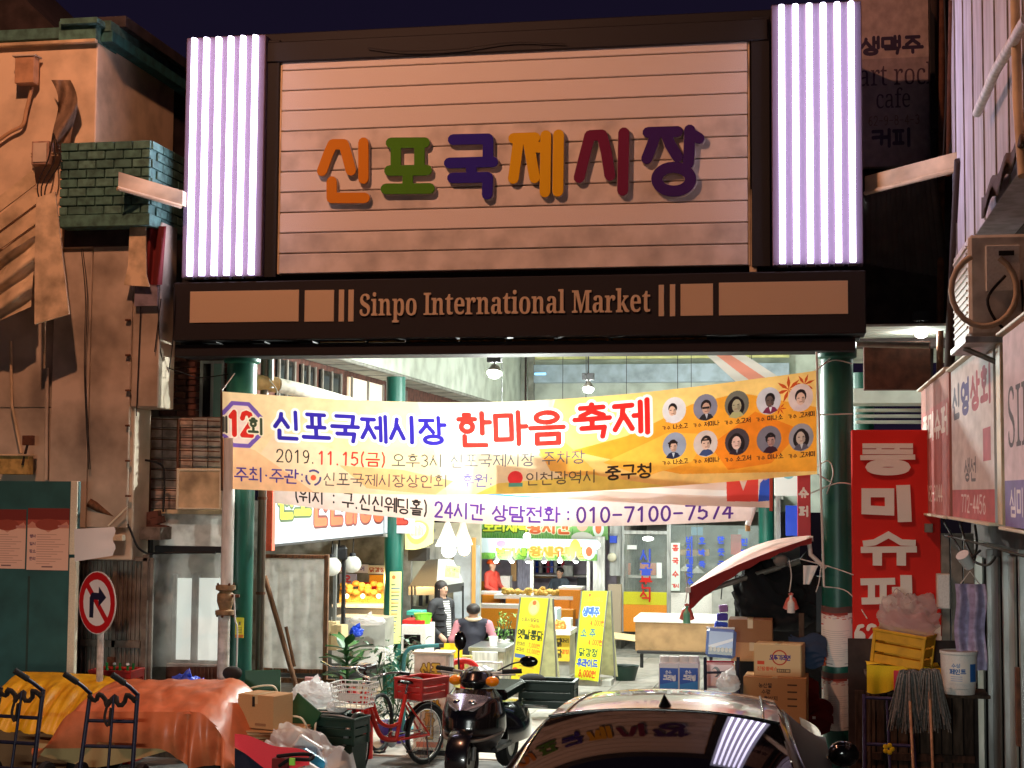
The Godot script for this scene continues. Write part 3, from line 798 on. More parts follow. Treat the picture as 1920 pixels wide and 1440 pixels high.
func lane_lamps() -> void:
	flood(927, 698, -2.2, 25.0, 0.085, "bright flood lamp under a black bracket above the banner", 0.42)
	flood(1103, 728, -5.5, 16.0, 0.075, "flood lamp hanging on a black cable above the banner", 0.9)
	flood(985, 822, -0.75, 5.0, 0.07, "flood lamp shining through the cloth of the festival banner", 2.0, Vector3(-1.35, 0, 0))
	flood(1727, 622, -1.0, 1.6, 0.07, "small bright lamp in the dark passage above the supermarket sign", 0.3)
	# unseen tube lights behind the banners, placed to light the lane and upper walls
	for s in [[-0.4, -4.4, "first unseen tube lamp down the lane behind the gate beam"], [1.6, -8.0, "second unseen tube lamp down the lane from the gate beam"], [-0.6, -11.0, "third unseen tube lamp down the lane from the gate beam"], [1.4, -14.0, "last unseen tube lamp down the lane before the snack stall"]]:
		var t := thing("unseen_tube_lamp", s[2], "lamp", Vector3(s[0], 3.62, s[1]), "unseen tube lamps down the lane")
		bx(t, "housing", Vector3(0, 0.05, 0), Vector3(1.3, 0.05, 0.14), M.white_plastic)
		put(t, "light_tube", MB.new().tube([Vector3(-0.6, 0, 0), Vector3(0.6, 0, 0)], 0.022, 10), M.strip_glow)
		for x in [-0.55, 0.55]: tb(t, "drop_rod", [Vector3(x, 0.07, 0), Vector3(x, 3.58, 0)], 0.006, M.dark_metal, 5)
		area(t, "tube_light", Vector3(0, -0.04, 0), Vector3(-PI / 2, 0, 0), Vector2(1.2, 0.1), 9.5, COOL)
		lamp(t, "tube_glow_light", Vector3(0, 0.12, 0.0), 5.2, COOL, 0.05)
	# small ceiling fixture with a blue light on the beam
	var b := thing("indicator_lamp", "thin cyan indicator lamp on the far beam", "lamp", Z(1013, 701, -16.6))
	bx(b, "lamp_body", Vector3.ZERO, Vector3(0.24, 0.05, 0.04), glow("cyan_glow", c8(40, 190, 255), 1.6))

func left_side() -> void:
	# house with the orange-lit front, teal cornice and teal brick block
	var t := thing("corner_house", "plastered corner house with a teal cornice and a block of teal bricks", "house")
	pb(t, "upper_front", 0.55, -320, 84, 178, 470, 2.0, M.plaster_lit, 0.01)
	var xs := Z(178, 200, 0.55).x
	var far := X(305, 215, xs)
	bx(t, "upper_side", Vector3(xs - 0.05, (Z(178, 84, 0.55).y + Z(178, 268, 0.55).y) / 2, (far.z + 0.54) / 2), Vector3(0.11, Z(178, 84, 0.55).y - Z(178, 300, 0.55).y, 0.54 - far.z), M.plaster_lit)
	pb(t, "cornice_front", 0.62, 110, 38, 180, 78, 0.5, M.teal_brick)
	pb(t, "cornice_ledge", 0.6, -320, 62, 112, 82, 0.5, M.teal_brick_b)
	pb(t, "eave_strip", 0.64, -320, 84, 178, 90, 0.06, M.cream_metal)
	pb(t, "cornice_top", 0.7, 112, 33, 182, 44, 0.5, M.teal_brick_b)
	bx(t, "cornice_side", Vector3(xs + 0.05, Z(178, 66, 0.55).y, -1.6), Vector3(0.2, 0.12, 4.2), M.teal_paint)
	bx(t, "cornice_side", Vector3(xs + 0.0, Z(178, 48, 0.55).y, -1.6), Vector3(0.26, 0.13, 4.2), M.teal_brick_b)
	bx(t, "roof_side", Vector3(xs - 0.05, Z(178, 28, 0.55).y, -1.9), Vector3(0.5, 0.12, 4.4), M.roof_dark)
	bx(t, "flank", Vector3(xs - 0.3, 4.0, -2.5), Vector3(0.6, 7.2, 3.4), M.wall_dark)
	# the roof slope of the house behind
	var rf := MB.new()
	rf.prism(PackedVector2Array([Vector2(-4, 0), Vector2(0.0, 0), Vector2(-1.9, 1.75), Vector2(-4, 2.4)]), Transform3D(Basis.IDENTITY, Z(112, 60, -1.6)), -2.5)
	put(t, "rear_gable", rf, M.wall_dark)
	# teal bricks, one by one
	var bl := Z(112, 340, 0.75); var br := Z(282, 340, 0.75); var bt := Z(200, 265, 0.75).y; var bb := Z(200, 420, 0.75).y
	bx(t, "brick_core", Vector3((bl.x + br.x) / 2, (bt + bb) / 2, 0.2), Vector3(br.x - bl.x - 0.02, bt - bb, 1.06), M.teal_brick_b)
	var rows := 9
	var rh := (bt - bb) / rows
	var bwid := (br.x - bl.x) / 5.0
	var bm := [M.teal_brick, M.teal_brick_b, M.teal_brick_c]
	for r in rows:
		var x := bl.x
		var first := true
		while x < br.x - 0.02:
			var w := bwid * (0.5 if first and r % 2 else 1.0)
			w = minf(w, br.x - x)
			bx(t, "brick", Vector3(x + w / 2, bt - rh * (r + 0.5), 0.735 + rng.randf() * 0.008), Vector3(w - 0.014, rh - 0.012, 0.05), bm[rng.randi() % 3], Vector3(0, 0, rng.randf_range(-0.01, 0.01)), 0.006)
			x += w; first = false
		for k in 4:
			bx(t, "brick", Vector3(br.x - 0.005, bt - rh * (r + 0.5), 0.6 - k * 0.27 - (0.13 if r % 2 else 0.0)), Vector3(0.03, rh - 0.012, 0.255), bm[rng.randi() % 3], Vector3.ZERO, 0.004)
	pb(t, "brick_sill", 0.78, 108, 402, 280, 424, 0.3, M.teal_brick)
	# lower wall in plaster boards
	pb(t, "lower_wall", 0.5, -320, 424, 300, 765, 0.4, M.plaster, 0.01)
	pb(t, "lower_wall", 0.49, -320, 765, 250, 1046, 0.4, M.plaster, 0.01)
	pb(t, "dark_band", 0.56, 120, 424, 244, 462, 0.1, M.roof_dark)  # dark band below the bricks
	for s in [[96, 470, 166], [168, 458, 244], [248, 545, 298]]: pb(t, "wall_board", 0.53, s[0], s[1], s[2], 990 if s[0] < 200 else 763, 0.04, mk("board_%d" % s[0], c8(214 - s[0] / 12, 198 - s[0] / 12, 178 - s[0] / 12), 0.9, "stain", 0.18), 0.01)
	var fp := MB.new().prism(PackedVector2Array([Vector2(-0.09, 0), Vector2(0.08, 0), Vector2(0.1, -0.5), Vector2(0.14, -0.62), Vector2(-0.14, -0.6), Vector2(-0.1, -0.4)]), Transform3D(Basis.IDENTITY, Z(260, 424, 0.66)), 0.012)
	put(t, "flashing", fp, M.cream_stained).set_meta("label", "torn cream flashing sheet below the bricks")
	cloth(t, "torn_cloth", func(u: float, v: float): return Z(lerpf(276, 312 - v * 8, u), lerpf(424, 534, v), 0.58 + 0.05 * sin(u * 9.0 + v * 2.0)), 10, 10, M.maroon_cloth)
	pb(t, "patch", 0.6, 252, 536, 296, 574, 0.01, mk("patch_grey", c8(136, 128, 140), 0.8, "stain", 0.6))
	# brick return beside the gate, with a window
	var h := thing("brick_return", "narrow dark brick wall with a small window beside the gate post", "wall")
	pb(h, "mortar_bed", -0.5, 298, 560, 440, 958, 0.2, M.mortar)
	var a := Z(300, 700, -0.49); var b := Z(440, 700, -0.49)
	var y := Z(370, 655, -0.49).y
	var row := 0
	var bmesh := MB.new().box(Transform3D.IDENTITY, Vector3(0.196, 0.056, 0.03), 0.004).mesh()
	var bms := [M.red_brick, mk("red_brick_b", c8(84, 50, 42), 0.9, "stain", 1.2), mk("red_brick_c", c8(108, 66, 52), 0.9, "stain", 0.7)]
	while y > Z(370, 790, -0.49).y:
		var x := a.x - (0.1 if row % 2 else 0.0)
		while x < b.x:
			inst(h, "brick", bmesh, bms[rng.randi() % 3], Transform3D(Basis.IDENTITY, Vector3(x + 0.1, y - 0.03, -0.49)))
			x += 0.206
		y -= 0.066; row += 1
	pb(h, "window_frame", -0.44, 374, 676, 418, 790, 0.05, M.zinc)
	pb(h, "window_pane", -0.43, 380, 682, 394, 786, 0.01, M.gloss_black)
	pb(h, "window_pane", -0.43, 400, 682, 414, 786, 0.01, mk("pane_teal", c8(110, 150, 140), 0.2))
	# tiled strip with rusty bars
	pb(h, "tile_bed", -0.2, 246, 782, 420, 955, 0.1, M.mortar)
	var tm := [mk("tile_a", c8(196, 170, 152), 0.5, "stain", 0.8), mk("tile_b", c8(180, 154, 140), 0.55, "stain", 0.9), mk("tile_c", c8(168, 166, 158), 0.5, "stain", 0.7)]
	for r in 9:
		for k in 6:
			pb(h, "tile", -0.17, 248 + k * 28.5, 784 + r * 19, 274.5 + k * 28.5, 801 + r * 19, 0.03, tm[2] if k > 3 else tm[rng.randi() % 2], 0.003)
	for s in [281, 334]: tb(h, "rusty_bar", [Z(s, 690 if s < 300 else 785, -0.1), Z(s - 1, 1000 if s < 300 else 880, -0.1)], 0.016, M.rust)
	for r in 9: tb(h, "cage_wire", [Z(246, 784 + r * 19, -0.12), Z(412, 790 + r * 19, -0.12)], 0.006, M.rust, 5)
	for r in 3: tb(h, "cage_wire", [Z(248 + r * 18, 780, -0.12), Z(250 + r * 14, 955, -0.12)], 0.005, M.rust, 5)
	var pn := pb(self, "blank_board", 0.02, 330, 878, 416, 956, 0.04, M.cream_metal)
	tag(pn, "blank peach board fixed in front of the caged tiles", "board")
	for s in [[331, 879, 415, 883], [331, 952, 415, 955]]: pb(pn, "board_edge", 0.03, s[0], s[1], s[2], s[3], 0.01, M.cream_paint)
	for s in [[331, 879, 335, 955], [411, 879, 415, 955]]: pb(pn, "board_edge", 0.031, s[0], s[1], s[2], s[3], 0.01, M.cream_paint)
	# clutter on the house: conduit runs, cable bundle, nails and patches
	tb(t, "conduit", [Z(20, 640, 0.56), Z(22, 760, 0.56), Z(40, 850, 0.56)], 0.016, M.cream_metal, 8)
	tb(t, "conduit", [Z(88, 690, 0.58), Z(86, 900, 0.58)], 0.02, M.plaster, 8)
	for k in 2: tb(t, "cable_run", smooth_path([Z(152 + k * 3, 466, 0.58), Z(160 + k * 4, 560, 0.6), Z(158 + k * 2, 700, 0.58), Z(166 + k * 3, 880, 0.58)]), 0.004, M.cable_black, 5)
	for k in 6: bx(t, "wall_bracket", Z(240, 600 + k * 66, 0.56), Vector3(0.05, 0.02, 0.04), M.rust)
	# broken hanging sign
	var s1 := thing("broken_sign", "broken cream sign board hanging in torn strips on the corner house", "sign", Z(60, 450, 0.9))
	var o := s1.position
	for k in 5:
		var y0 := 330.0 + k * 34; var y1 := 372.0 + k * 34
		var q := [Z(-60, y0 + 112, 0.9 + k * 0.02) - o, Z(-60, y0 + 84, 0.9 + k * 0.02) - o, Z(62 + k * 4, y0 - 12, 0.86 + k * 0.02) - o, Z(66 + k * 4, y0 + 16, 0.86 + k * 0.02) - o]
		var mb := MB.new()
		mb.quad(q[0], q[3], q[2], q[1]); mb.quad(q[1] + Vector3(0, 0, -0.02), q[2] + Vector3(0, 0, -0.02), q[3] + Vector3(0, 0, -0.02), q[0] + Vector3(0, 0, -0.02))
		mb.quad(q[1], q[2], q[2] + Vector3(0, 0, -0.02), q[1] + Vector3(0, 0, -0.02)); mb.quad(q[3], q[0], q[0] + Vector3(0, 0, -0.02), q[3] + Vector3(0, 0, -0.02))
		put(s1, "strip", mb, M.cream_metal)
	cloth(s1, "crumpled_sheet", func(u: float, v: float): return Z(lerpf(-60, 68 - v * 10, u), lerpf(lerpf(520, 440, u), lerpf(628, 575, u), v), 1.0 + 0.05 * sin(v * 16.0 + u * 3.0) + 0.03 * sin(u * 11.0)) - o, 14, 24, M.cream_stained)
	var hp := MB.new().prism(PackedVector2Array([Vector2(0, 0), Vector2(0.19, 0.06), Vector2(0.37, -1.17), Vector2(0.02, -1.27), Vector2(0.0, -0.5)]), Transform3D(Basis.from_euler(Vector3(0, 0.1, 0)), Z(70, 372, 1.02) - o), 0.03)
	put(s1, "hanging_panel", hp, M.cream_stained).set_meta("label", "long torn panel hanging down")
	cloth(s1, "torn_wrap", func(u: float, v: float): return Z(lerpf(96, 132, u) + 24 * sin(v * 3.0) * (1 - v), lerpf(150, 268, v), 0.75 + 0.07 * sin(u * 6.0 + v * 7.0)) - o, 8, 14, mk("torn_grey", c8(150, 124, 100), 0.9, "stain", 1.0))
	tb(s1, "hanger", [Z(84, 598, 0.95) - o, Z(83, 690, 0.7) - o], 0.012, M.cream_metal, 6)
	for k in 3: tb(s1, "loose_wire", smooth_path([Z(100, 250, 0.8) - o, Z(90 + k * 12, 300, 0.85) - o, Z(70 + k * 8, 350, 0.9) - o, Z(84, 400, 1.0) - o]), 0.008, M.dark_rope, 5)
	var jb := thing("junction_box", "tan electric box with a conduit on the plaster front", "box", Z(56, 136, 0.62))
	o = jb.position
	bx(jb, "box_body", Vector3(0, 0, 0.06), Vector3(0.21, 0.28, 0.12), mk("box_tan", c8(196, 150, 112), 0.7, "blotch", 0.8))
	bx(jb, "box_lid", Vector3(0, 0.145, 0.065), Vector3(0.26, 0.02, 0.15), M.plaster)
	tb(jb, "conduit", smooth_path([Z(60, 164, 0.63) - o, Z(50, 205, 0.62) - o, Z(42, 235, 0.62) - o, Z(16, 250, 0.62) - o, Z(-40, 290, 0.62) - o]), 0.02, mk("conduit_tan", c8(190, 150, 110), 0.7))
	var jb2 := thing("junction_box", "small pinkish electric box beside the torn wrap", "box", Z(84, 290, 0.66))
	bx(jb2, "box_body", Vector3(0, 0, 0.04), Vector3(0.19, 0.24, 0.12), mk("box_pink", c8(186, 150, 130), 0.7, "stain", 1.0))
	bx(jb2, "box_lid", Vector3(0, 0, 0.105), Vector3(0.15, 0.2, 0.012), M.plaster)
	for k in 2: tb(jb2, "clamp", [Vector3(-0.14, -0.02 + k * 0.03, 0.02), Vector3(0.16, -0.02 + k * 0.03, 0.03)], 0.01, M.cream_metal, 6)
	# sloping eave bars left and right of the sign
	eave(Z(222, 336, 1.0), Z(342, 371, 0.5), "short cream eave bar poking out beside the bricks")
	# green hoarding with posters
	var hd := thing("hoarding", "dark green hoarding with a pale edge strip", "hoarding")
	pb(hd, "panel", 0.95, -320, 901, 140, 1500, 0.05, M.hoarding_green, 0.004)
	pb(hd, "edge_strip", 0.975, 131, 902, 143, 1040, 0.07, M.cream_paint)
	pb(hd, "edge_strip", 0.975, 124, 1046, 137, 1500, 0.07, M.cream_paint)
	pb(hd, "seam_batten", 0.955, 46, 1080, 50, 1500, 0.01, mk("seam", c8(36, 60, 54), 0.7))
	for k in 2:
		var im := canvas(192, 280, c8(232, 190, 166))
		rect(im, 0, 0, 192, 52, c8(120, 40, 30)); rect(im, 0, 52, 192, 24, c8(170, 80, 62))
		fill_poly(im, PackedVector2Array([Vector2(20, 60), Vector2(96, 110), Vector2(180, 60), Vector2(192, 80), Vector2(192, 90), Vector2(0, 90), Vector2(0, 80)]), c8(206, 140, 116))
		disc(im, Vector2(96, 74), 60, 26, c8(150, 66, 48)); rect(im, 140, 76, 44, 10, c8(190, 130, 120))
		for q in 4: write(im, ["행사", "일시", "장소", "문의"][q], 12, 120 + q * 34, 14, 0.09, c8(110, 80, 100))
		for q in 13: rect(im, 44, 118 + q * 11, 60 + (q * 47 + k * 31) % 74, 3, c8(190, 146, 128))
		rect(im, 70, 262, 50, 6, c8(120, 90, 90))
		var p := pb(self, "event_poster", 0.955, -22 if k == 0 else 51, 955 if k == 0 else 953, 48 if k == 0 else 129, 1066 if k == 0 else 1069, 0.004, printed("event_poster_%d" % k, im, 0.7), 0.0)
		tag(p, "red topped event notice pasted on the green hoarding" if k else "red topped event notice pasted beside the seam of the hoarding", "poster", "notices on the hoarding")
	var yb := thing("meter_box", "yellowed plastic box on the wall above the hoarding", "box", Z(28, 872, 0.7))
	bx(yb, "box_body", Vector3.ZERO, Vector3(0.34, 0.19, 0.12), mk("old_yellow", c8(206, 170, 96), 0.6, "stain", 1.2))
	bx(yb, "box_lid", Vector3(0, 0.1, 0.01), Vector3(0.36, 0.02, 0.15), M.cream_metal)
	bx(yb, "wall_plug", Vector3(0.14, 0.25, 0.0), Vector3(0.11, 0.1, 0.06), M.rust)
	tb(yb, "plug_cable", [Vector3(0.14, 0.2, 0.02), Vector3(0.12, 0.0, 0.07)], 0.014, M.dark_rope)
	# white sheet
	var ws := cloth(self, "white_sheet", func(u: float, v: float): return Z(lerpf(139 + v * 1, 214 + 3 * sin(v * 11.0), u), lerpf(lerpf(992, 988, u), lerpf(1053, 1042, u), v), 1.02 + 0.03 * sin(u * 4.0)), 10, 8, M.paper)
	tag(ws, "blank white sheet tied to the end of the hoarding", "sheet")
	# no-right-turn sign
	var sp := Z(183, 1130, 1.3)
	var ns := thing("no_turn_sign", "round red and white no right turn sign on a white pole", "traffic sign", Vector3(sp.x, gy(1.3), sp.z), "", -0.52)
	var sy := sp.y - gy(1.3)
	lt(ns, "pole", [Vector2(0.032, 0), Vector2(0.032, sy + 0.2), Vector2(0, sy + 0.2)], Vector3(0, 0, -0.045), M.pole_white, 12)
	lt(ns, "plate", [Vector2(0, 0), Vector2(0.3, 0), Vector2(0.3, 0.006), Vector2(0, 0.006)], Vector3(0, sy, 0), M.white_paint, 40, Vector3(PI / 2, 0, 0))
	var im2 := canvas(256, 256, c8(240, 236, 234))
	disc(im2, Vector2(128, 128), 124, 124, c8(196, 26, 32)); disc(im2, Vector2(128, 128), 94, 94, c8(240, 236, 234))
	fill_poly(im2, PackedVector2Array([Vector2(52, 70), Vector2(70, 52), Vector2(204, 186), Vector2(186, 204)]), c8(196, 26, 32))
	fill_poly(im2, PackedVector2Array([Vector2(78, 190), Vector2(78, 110), Vector2(92, 88), Vector2(140, 88), Vector2(140, 62), Vector2(192, 104), Vector2(140, 144), Vector2(140, 116), Vector2(108, 116), Vector2(106, 190)]), c8(34, 34, 60))
	var dm := MB.new()
	dm.vert(Vector3(0, 0, 0), Vector3.BACK, Vector2(0.5, 0.5))
	for k in 41: dm.vert(Vector3(cos(TAU * k / 40), sin(TAU * k / 40), 0) * 0.294, Vector3.BACK, Vector2(0.5 + 0.49 * cos(TAU * k / 40), 0.5 - 0.49 * sin(TAU * k / 40)))
	for k in 40: dm.i.append_array([0, k + 2, k + 1])
	inst(ns, "sign_face", dm.mesh(), printed("no_turn_print", im2, 0.4), Transform3D(Basis.IDENTITY, Vector3(0, sy, 0.0095)))
	# ribbed sheet-metal gates
	var sg := thing("metal_gate", "weathered grey ribbed metal gate behind the traffic sign", "gate")
	pb(sg, "gate_leaf", 0.35, 128, 1045, 282, 1500, 0.04, M.grey_metal)
	for k in 17: pb(sg, "rib", 0.375, 140 + k * 8.2, 1052, 143.5 + k * 8.2, 1500, 0.03, M.grey_metal, 0.006)
	for s in [[136, 1044, 278, 1052], [150, 1200, 262, 1214], [206, 1052, 214, 1500], [262, 1040, 272, 1500]]: pb(sg, "gate_rail", 0.4, s[0], s[1], s[2], s[3], 0.05, mk("rail_brown", c8(120, 108, 96), 0.7, "stain", 1.0))
	pb(sg, "lock_box", 0.42, 200, 1232, 214, 1256, 0.04, M.rust)
	# rubble ledge above the gate
	var ru := thing("broken_ledge", "broken brick ledge with a leaning plank above the metal gate", "ledge")
	pb(ru, "ledge_slab", 0.3, 205, 988, 300, 1012, 0.3, M.mortar)
	tb(ru, "plank", [Z(166, 942, 0.55), Z(244, 984, 0.45)], 0.045, M.rusty_wood, 4)
	tb(ru, "stick", [Z(203, 986, 0.6), Z(238, 952, 0.6)], 0.01, M.cream_paint, 5)
	for k in 6: bx(ru, "brick", Z(262 + k * 7.0, 966 + (k % 3) * 12, 0.1), Vector3(0.2, 0.07, 0.1), M.red_brick, Vector3(0, 0, rng.randf_range(-0.3, 0.3)))
	bx(ru, "block", Z(221, 1008, 0.56), Vector3(0.13, 0.06, 0.08), M.cream_paint)
	# plastic-sheeted window front between gate and post
	var wf := thing("sheeted_window", "dirty plastic sheeted shop window with lit panes between the gate and the post", "window")
	pb(wf, "lintel", -0.05, 288, 956, 420, 964, 0.12, M.cream_metal)
	pb(wf, "upper_sheet", -0.1, 300, 964, 418, 1026, 0.01, M.plastic_sheet)
	pb(wf, "rail", -0.05, 290, 1024, 420, 1036, 0.06, M.dark_metal)
	cloth(wf, "lower_sheet", func(u: float, v: float): return Z(lerpf(276, 418, u), lerpf(1036, 1250, v), -0.12 + 0.04 * sin(u * 13.0 + v * 3.0) + 0.02 * sin(v * 19.0)), 24, 24, M.clear_film)
	pb(wf, "back_wall", -0.75, 276, 950, 440, 1300, 0.05, M.grey_wall)
	for s in [[330, 1084, 358, 1238], [371, 1084, 412, 1238]]: pb(wf, "window_pane", -0.6, s[0], s[1], s[2], s[3], 0.02, glow("shop_pane_glow", c8(214, 226, 216), 0.8))
	for s in [[322, 1076, 330, 1244], [358, 1076, 371, 1244], [322, 1238, 420, 1246]]: pb(wf, "window_frame", -0.58, s[0], s[1], s[2], s[3], 0.05, M.zinc)
	pb(wf, "dado", -0.3, 310, 1246, 420, 1330, 0.1, M.red_brick)
	for k in 8: tb(wf, "grille_bar", [Z(348 + k * 7, 1252, -0.1), Z(348 + k * 7, 1300, -0.1)], 0.005, M.rust, 4)
	pb(wf, "post", 0.0, 268, 1000, 276, 1500, 0.08, M.dark_metal)
	# standpipe with rusty flange
	var pp := thing("standpipe", "white standpipe with a rusty flanged valve beside the green post", "pipe", on_ground(Z(423, 1200, 0.32)))
	var vy := Z(414, 1122, 0.32).y - pp.position.y
	lt(pp, "pipe_shaft", [Vector2(0.06, 0), Vector2(0.06, vy - 0.16)], Vector3(-0.02, 0, 0), M.pole_white, 18)
	lt(pp, "upper_shaft", [Vector2(0.062, vy + 0.14), Vector2(0.062, 3.2), Vector2(0, 3.22)], Vector3(0, 0, 0), M.white_paint, 18)
	lt(pp, "valve", [Vector2(0.06, -0.17), Vector2(0.1, -0.16), Vector2(0.1, -0.12), Vector2(0.06, -0.11), Vector2(0.085, -0.03), Vector2(0.085, 0.04), Vector2(0.06, 0.07), Vector2(0.1, 0.09), Vector2(0.1, 0.13), Vector2(0.06, 0.14)], Vector3(-0.01, vy, 0), mk("rusty_brass", c8(150, 118, 82), 0.7, "stain", 2.0), 20)
	for k in 8: put(pp, "bolt", MB.new().ball(Vector3(-0.01 + 0.085 * cos(TAU * k / 8), vy + (0.145 if k % 2 else -0.175), 0.085 * sin(TAU * k / 8)), Vector3.ONE * 0.014, 6, 4), M.rust)
	bx(pp, "valve_handle", Vector3(0.1, vy + 0.03, 0.02), Vector3(0.09, 0.03, 0.03), M.rust)
	tb(pp, "thin_pipe", smooth_path([Vector3(0.1, vy + 0.05, 0.05), Vector3(0.115, vy - 0.2, 0.05), Vector3(0.14, vy - 0.3, 0.05), Vector3(0.14, vy - 0.7, 0.05)]), 0.008, M.cable_white, 6)
	var cp := thing("conduit_pole", "slim brown steel pole inside the gate beside the green post", "pole", on_ground(Z(487, 1200, -0.5)))
	lt(cp, "pole_shaft", [Vector2(0.045, 0), Vector2(0.045, 4.2)], Vector3.ZERO, mk("pole_brown", c8(110, 96, 84), 0.35, "streak", 1.0, 0.6), 14)
	for k in 3: lt(cp, "clamp", [Vector2(0.052, 0.6 + k), Vector2(0.052, 0.63 + k)], Vector3.ZERO, M.rust, 14)

func eave(a: Vector3, b: Vector3, label: String) -> void:
	var t := thing("eave_bar", label, "eave", a, "cream eave bars beside the sign")
	var d := b - a
	var up := Vector3(0, 0.075, 0)
	var mb := MB.new()
	var k := Vector3(0, 0, -0.1)
	mb.quad(-up, d - up, d + up, up); mb.quad(up, d + up, d + up + k, up + k); mb.quad(d - up, -up, -up + k, d - up + k); mb.quad(-up + k, -up, up, up + k); mb.quad(d - up, d - up + k, d + up + k, d + up); mb.quad(d - up + k, -up + k, up + k, d + up + k)
	put(t, "face_board", mb, M.cream_metal)
	put(t, "lower_lip", MB.new().tube([-up * 1.25 + Vector3(0, 0, 0.02), d - up * 1.25 + Vector3(0, 0, 0.02)], 0.022, 6), M.cream_stained)

func right_side() -> void:
	# house along the street on the right, its wall faces the road
	var t := thing("street_house", "tall house wall with shop signs, pipes and doors along the street", "house")
	bx(t, "wall", Vector3(4.7, 3.9, 6.0), Vector3(0.3, 7.8, 14.4), M.wall_dark)
	var corner := X(1800, 100, 4.28).z
	bx(t, "pale_cladding", Vector3(4.395, 6.3, 5.0), Vector3(0.31, 3.0, 9.0), M.wall_violet_lit)
	for k in 12: bx(t, "cladding_seam", Vector3(4.235, 6.3, 0.9 + k * 0.7), Vector3(0.012, 3.0, 0.012), M.grey_wall, Vector3.ZERO, 0.0)
	for s in [[1752, 0, 1748, 320, 0.05], [1768, 0, 1762, 700, 0.035], [1785, 0, 1779, 330, 0.03], [1800, 300, 1780, 690, 0.05], [1742, 560, 1738, 760, 0.06]]:
		tb(t, "wall_pipe", [X(s[0], s[1], 4.24), X(s[2], s[3], 4.24)], s[4], M.wall_dark if s[4] > 0.045 else M.rust)
	tb(t, "diagonal_pipe", [X(1925, 35, 4.14), X(1868, 130, 4.14), X(1832, 212, 4.14)], 0.035, M.white_paint, 10)
	tb(t, "drain_pipe", [X(1903, 0, 4.16), X(1908, 200, 4.16), X(1918, 330, 4.16)], 0.03, M.cream_metal, 10)
	cloth(t, "torn_edge", func(u: float, v: float): return X(lerpf(1840, 1925, u) , lerpf(370, 230, u) + v * 40 + 8 * sin(u * 21.0), 4.2 - 0.05 * sin(v * 3.0) - 0.02 * sin(u * 17.0)), 20, 4, M.old_wood)
	# sliding shop doors under the signs
	xb(t, "head_rail", 4.47, Vector2(1790, 1006), Vector2(1925, 1040), 0.1, M.grey_metal)
	for k in 4:
		var x := 1818.0 + k * 30.0
		xb(t, "door_frame", 4.45, Vector2(x, 1030), Vector2(x + 7 + k, 1560), 0.06, M.zinc)
	for s in [[1766, 1782], [1785, 1806], [1809, 1828]]: pb(t, "shutter_panel", 0.4, s[0], 1000, s[1], 1330, 0.06, M.grey_metal)
	for k in 4:
		var x := 1826.0 + k * 30.0
		xb(t, "door_pane", 4.49, Vector2(x, 1040), Vector2(x + 22, 1560), 0.02, mk("door_panel_%d" % k, [c8(120, 124, 118), c8(92, 90, 84), c8(136, 140, 132), c8(86, 88, 84)][k], 0.3, "streak", 1.0))
	xb(t, "door_handle", 4.42, Vector2(1902, 1250), Vector2(1907, 1400), 0.03, M.rust)
	# three sign boxes
	var names := ["faded red shop sign with a phone number above the sliding doors", "white shop sign with blue and red lettering beside the red one", "pale pink shop sign with a purple foot on the street house"]
	for k in 3:
		var o := thing("shop_sign", names[k], "shop sign", Vector3.ZERO, "shop signs on the street house")
		var im := canvas(320, 320, [c8(178, 98, 92), c8(222, 218, 216), c8(220, 200, 210)][k])
		if k == 0:
			rect(im, 0, 0, 320, 60, c8(168, 110, 96))
			for j in 4: write(im, "풍미슈퍼"[j], 18 + j * 74, 74, 66, 0.09, c8(222, 208, 196), 1.0)
			for p in [0]: write(im, "762-3044", 60, 250, 40, 0.06, c8(226, 212, 200), 0.9)
		elif k == 1:
			rect(im, 0, 262, 320, 58, c8(196, 110, 118))
			for j in 4: write(im, "신영상회"[j], 14 + j * 76, 40, 66, 0.1, [c8(110, 116, 130), c8(84, 80, 140), c8(180, 90, 104), c8(172, 84, 100)][j], 1.0)
			rect(im, 250, 150, 50, 60, c8(186, 96, 108))
			write(im, "생선", 110, 200, 44, 0.07, c8(120, 130, 138)); write(im, "772-4456", 80, 272, 36, 0.06, c8(232, 216, 216))
		else:
			rect(im, 0, 244, 320, 76, c8(118, 100, 168))
			latin(im, "SILVER", 30, 90, 100, c8(72, 52, 66), true, 0.75)
			write(im, "심미", 34, 258, 44, 0.07, c8(226, 216, 226)); write(im, "화원", 180, 258, 44, 0.07, c8(226, 216, 226))
		grain(im, 0.12, 40 + k)
		var mt := printed("shop_sign_%d" % k, im, 0.8)
		var a := [Vector2(1727, 735), Vector2(1783, 698), Vector2(1880, 632)]; var b := [Vector2(1782, 968), Vector2(1866, 980), Vector2(1990, 1003)]
		xb(o, "sign_face", 4.0 if k < 2 else 3.96, a[k], b[k], 0.2, mt, -1.0, 0.0)
		var q := X(a[k].x, a[k].y, 4.0); var e := X(b[k].x, b[k].y, 4.0)
		for yy in [q.y + 0.012, e.y - 0.012]: bx(o, "edge_trim", Vector3(4.08, yy, (q.z + e.z) / 2), Vector3(0.24, 0.02, absf(q.z - e.z)), M.cream_paint)
		if k == 1: xb(o, "end_post", 3.99, Vector2(1866, 640), Vector2(1879, 985), 0.22, M.cream_metal)
	# air conditioner
	var p := X(1862, 540, 4.0)
	var ac := thing("air_conditioner", "white outdoor air conditioner unit with a coiled hose above the signs", "air conditioner", Vector3(4.02, p.y, p.z - 0.3))
	var z0 := X(1826, 540, 3.7).z; 
	bx(ac, "casing", Vector3(0, 0, 0), Vector3(0.36, 0.62, 0.9), M.ac_white, Vector3.ZERO, 0.02)
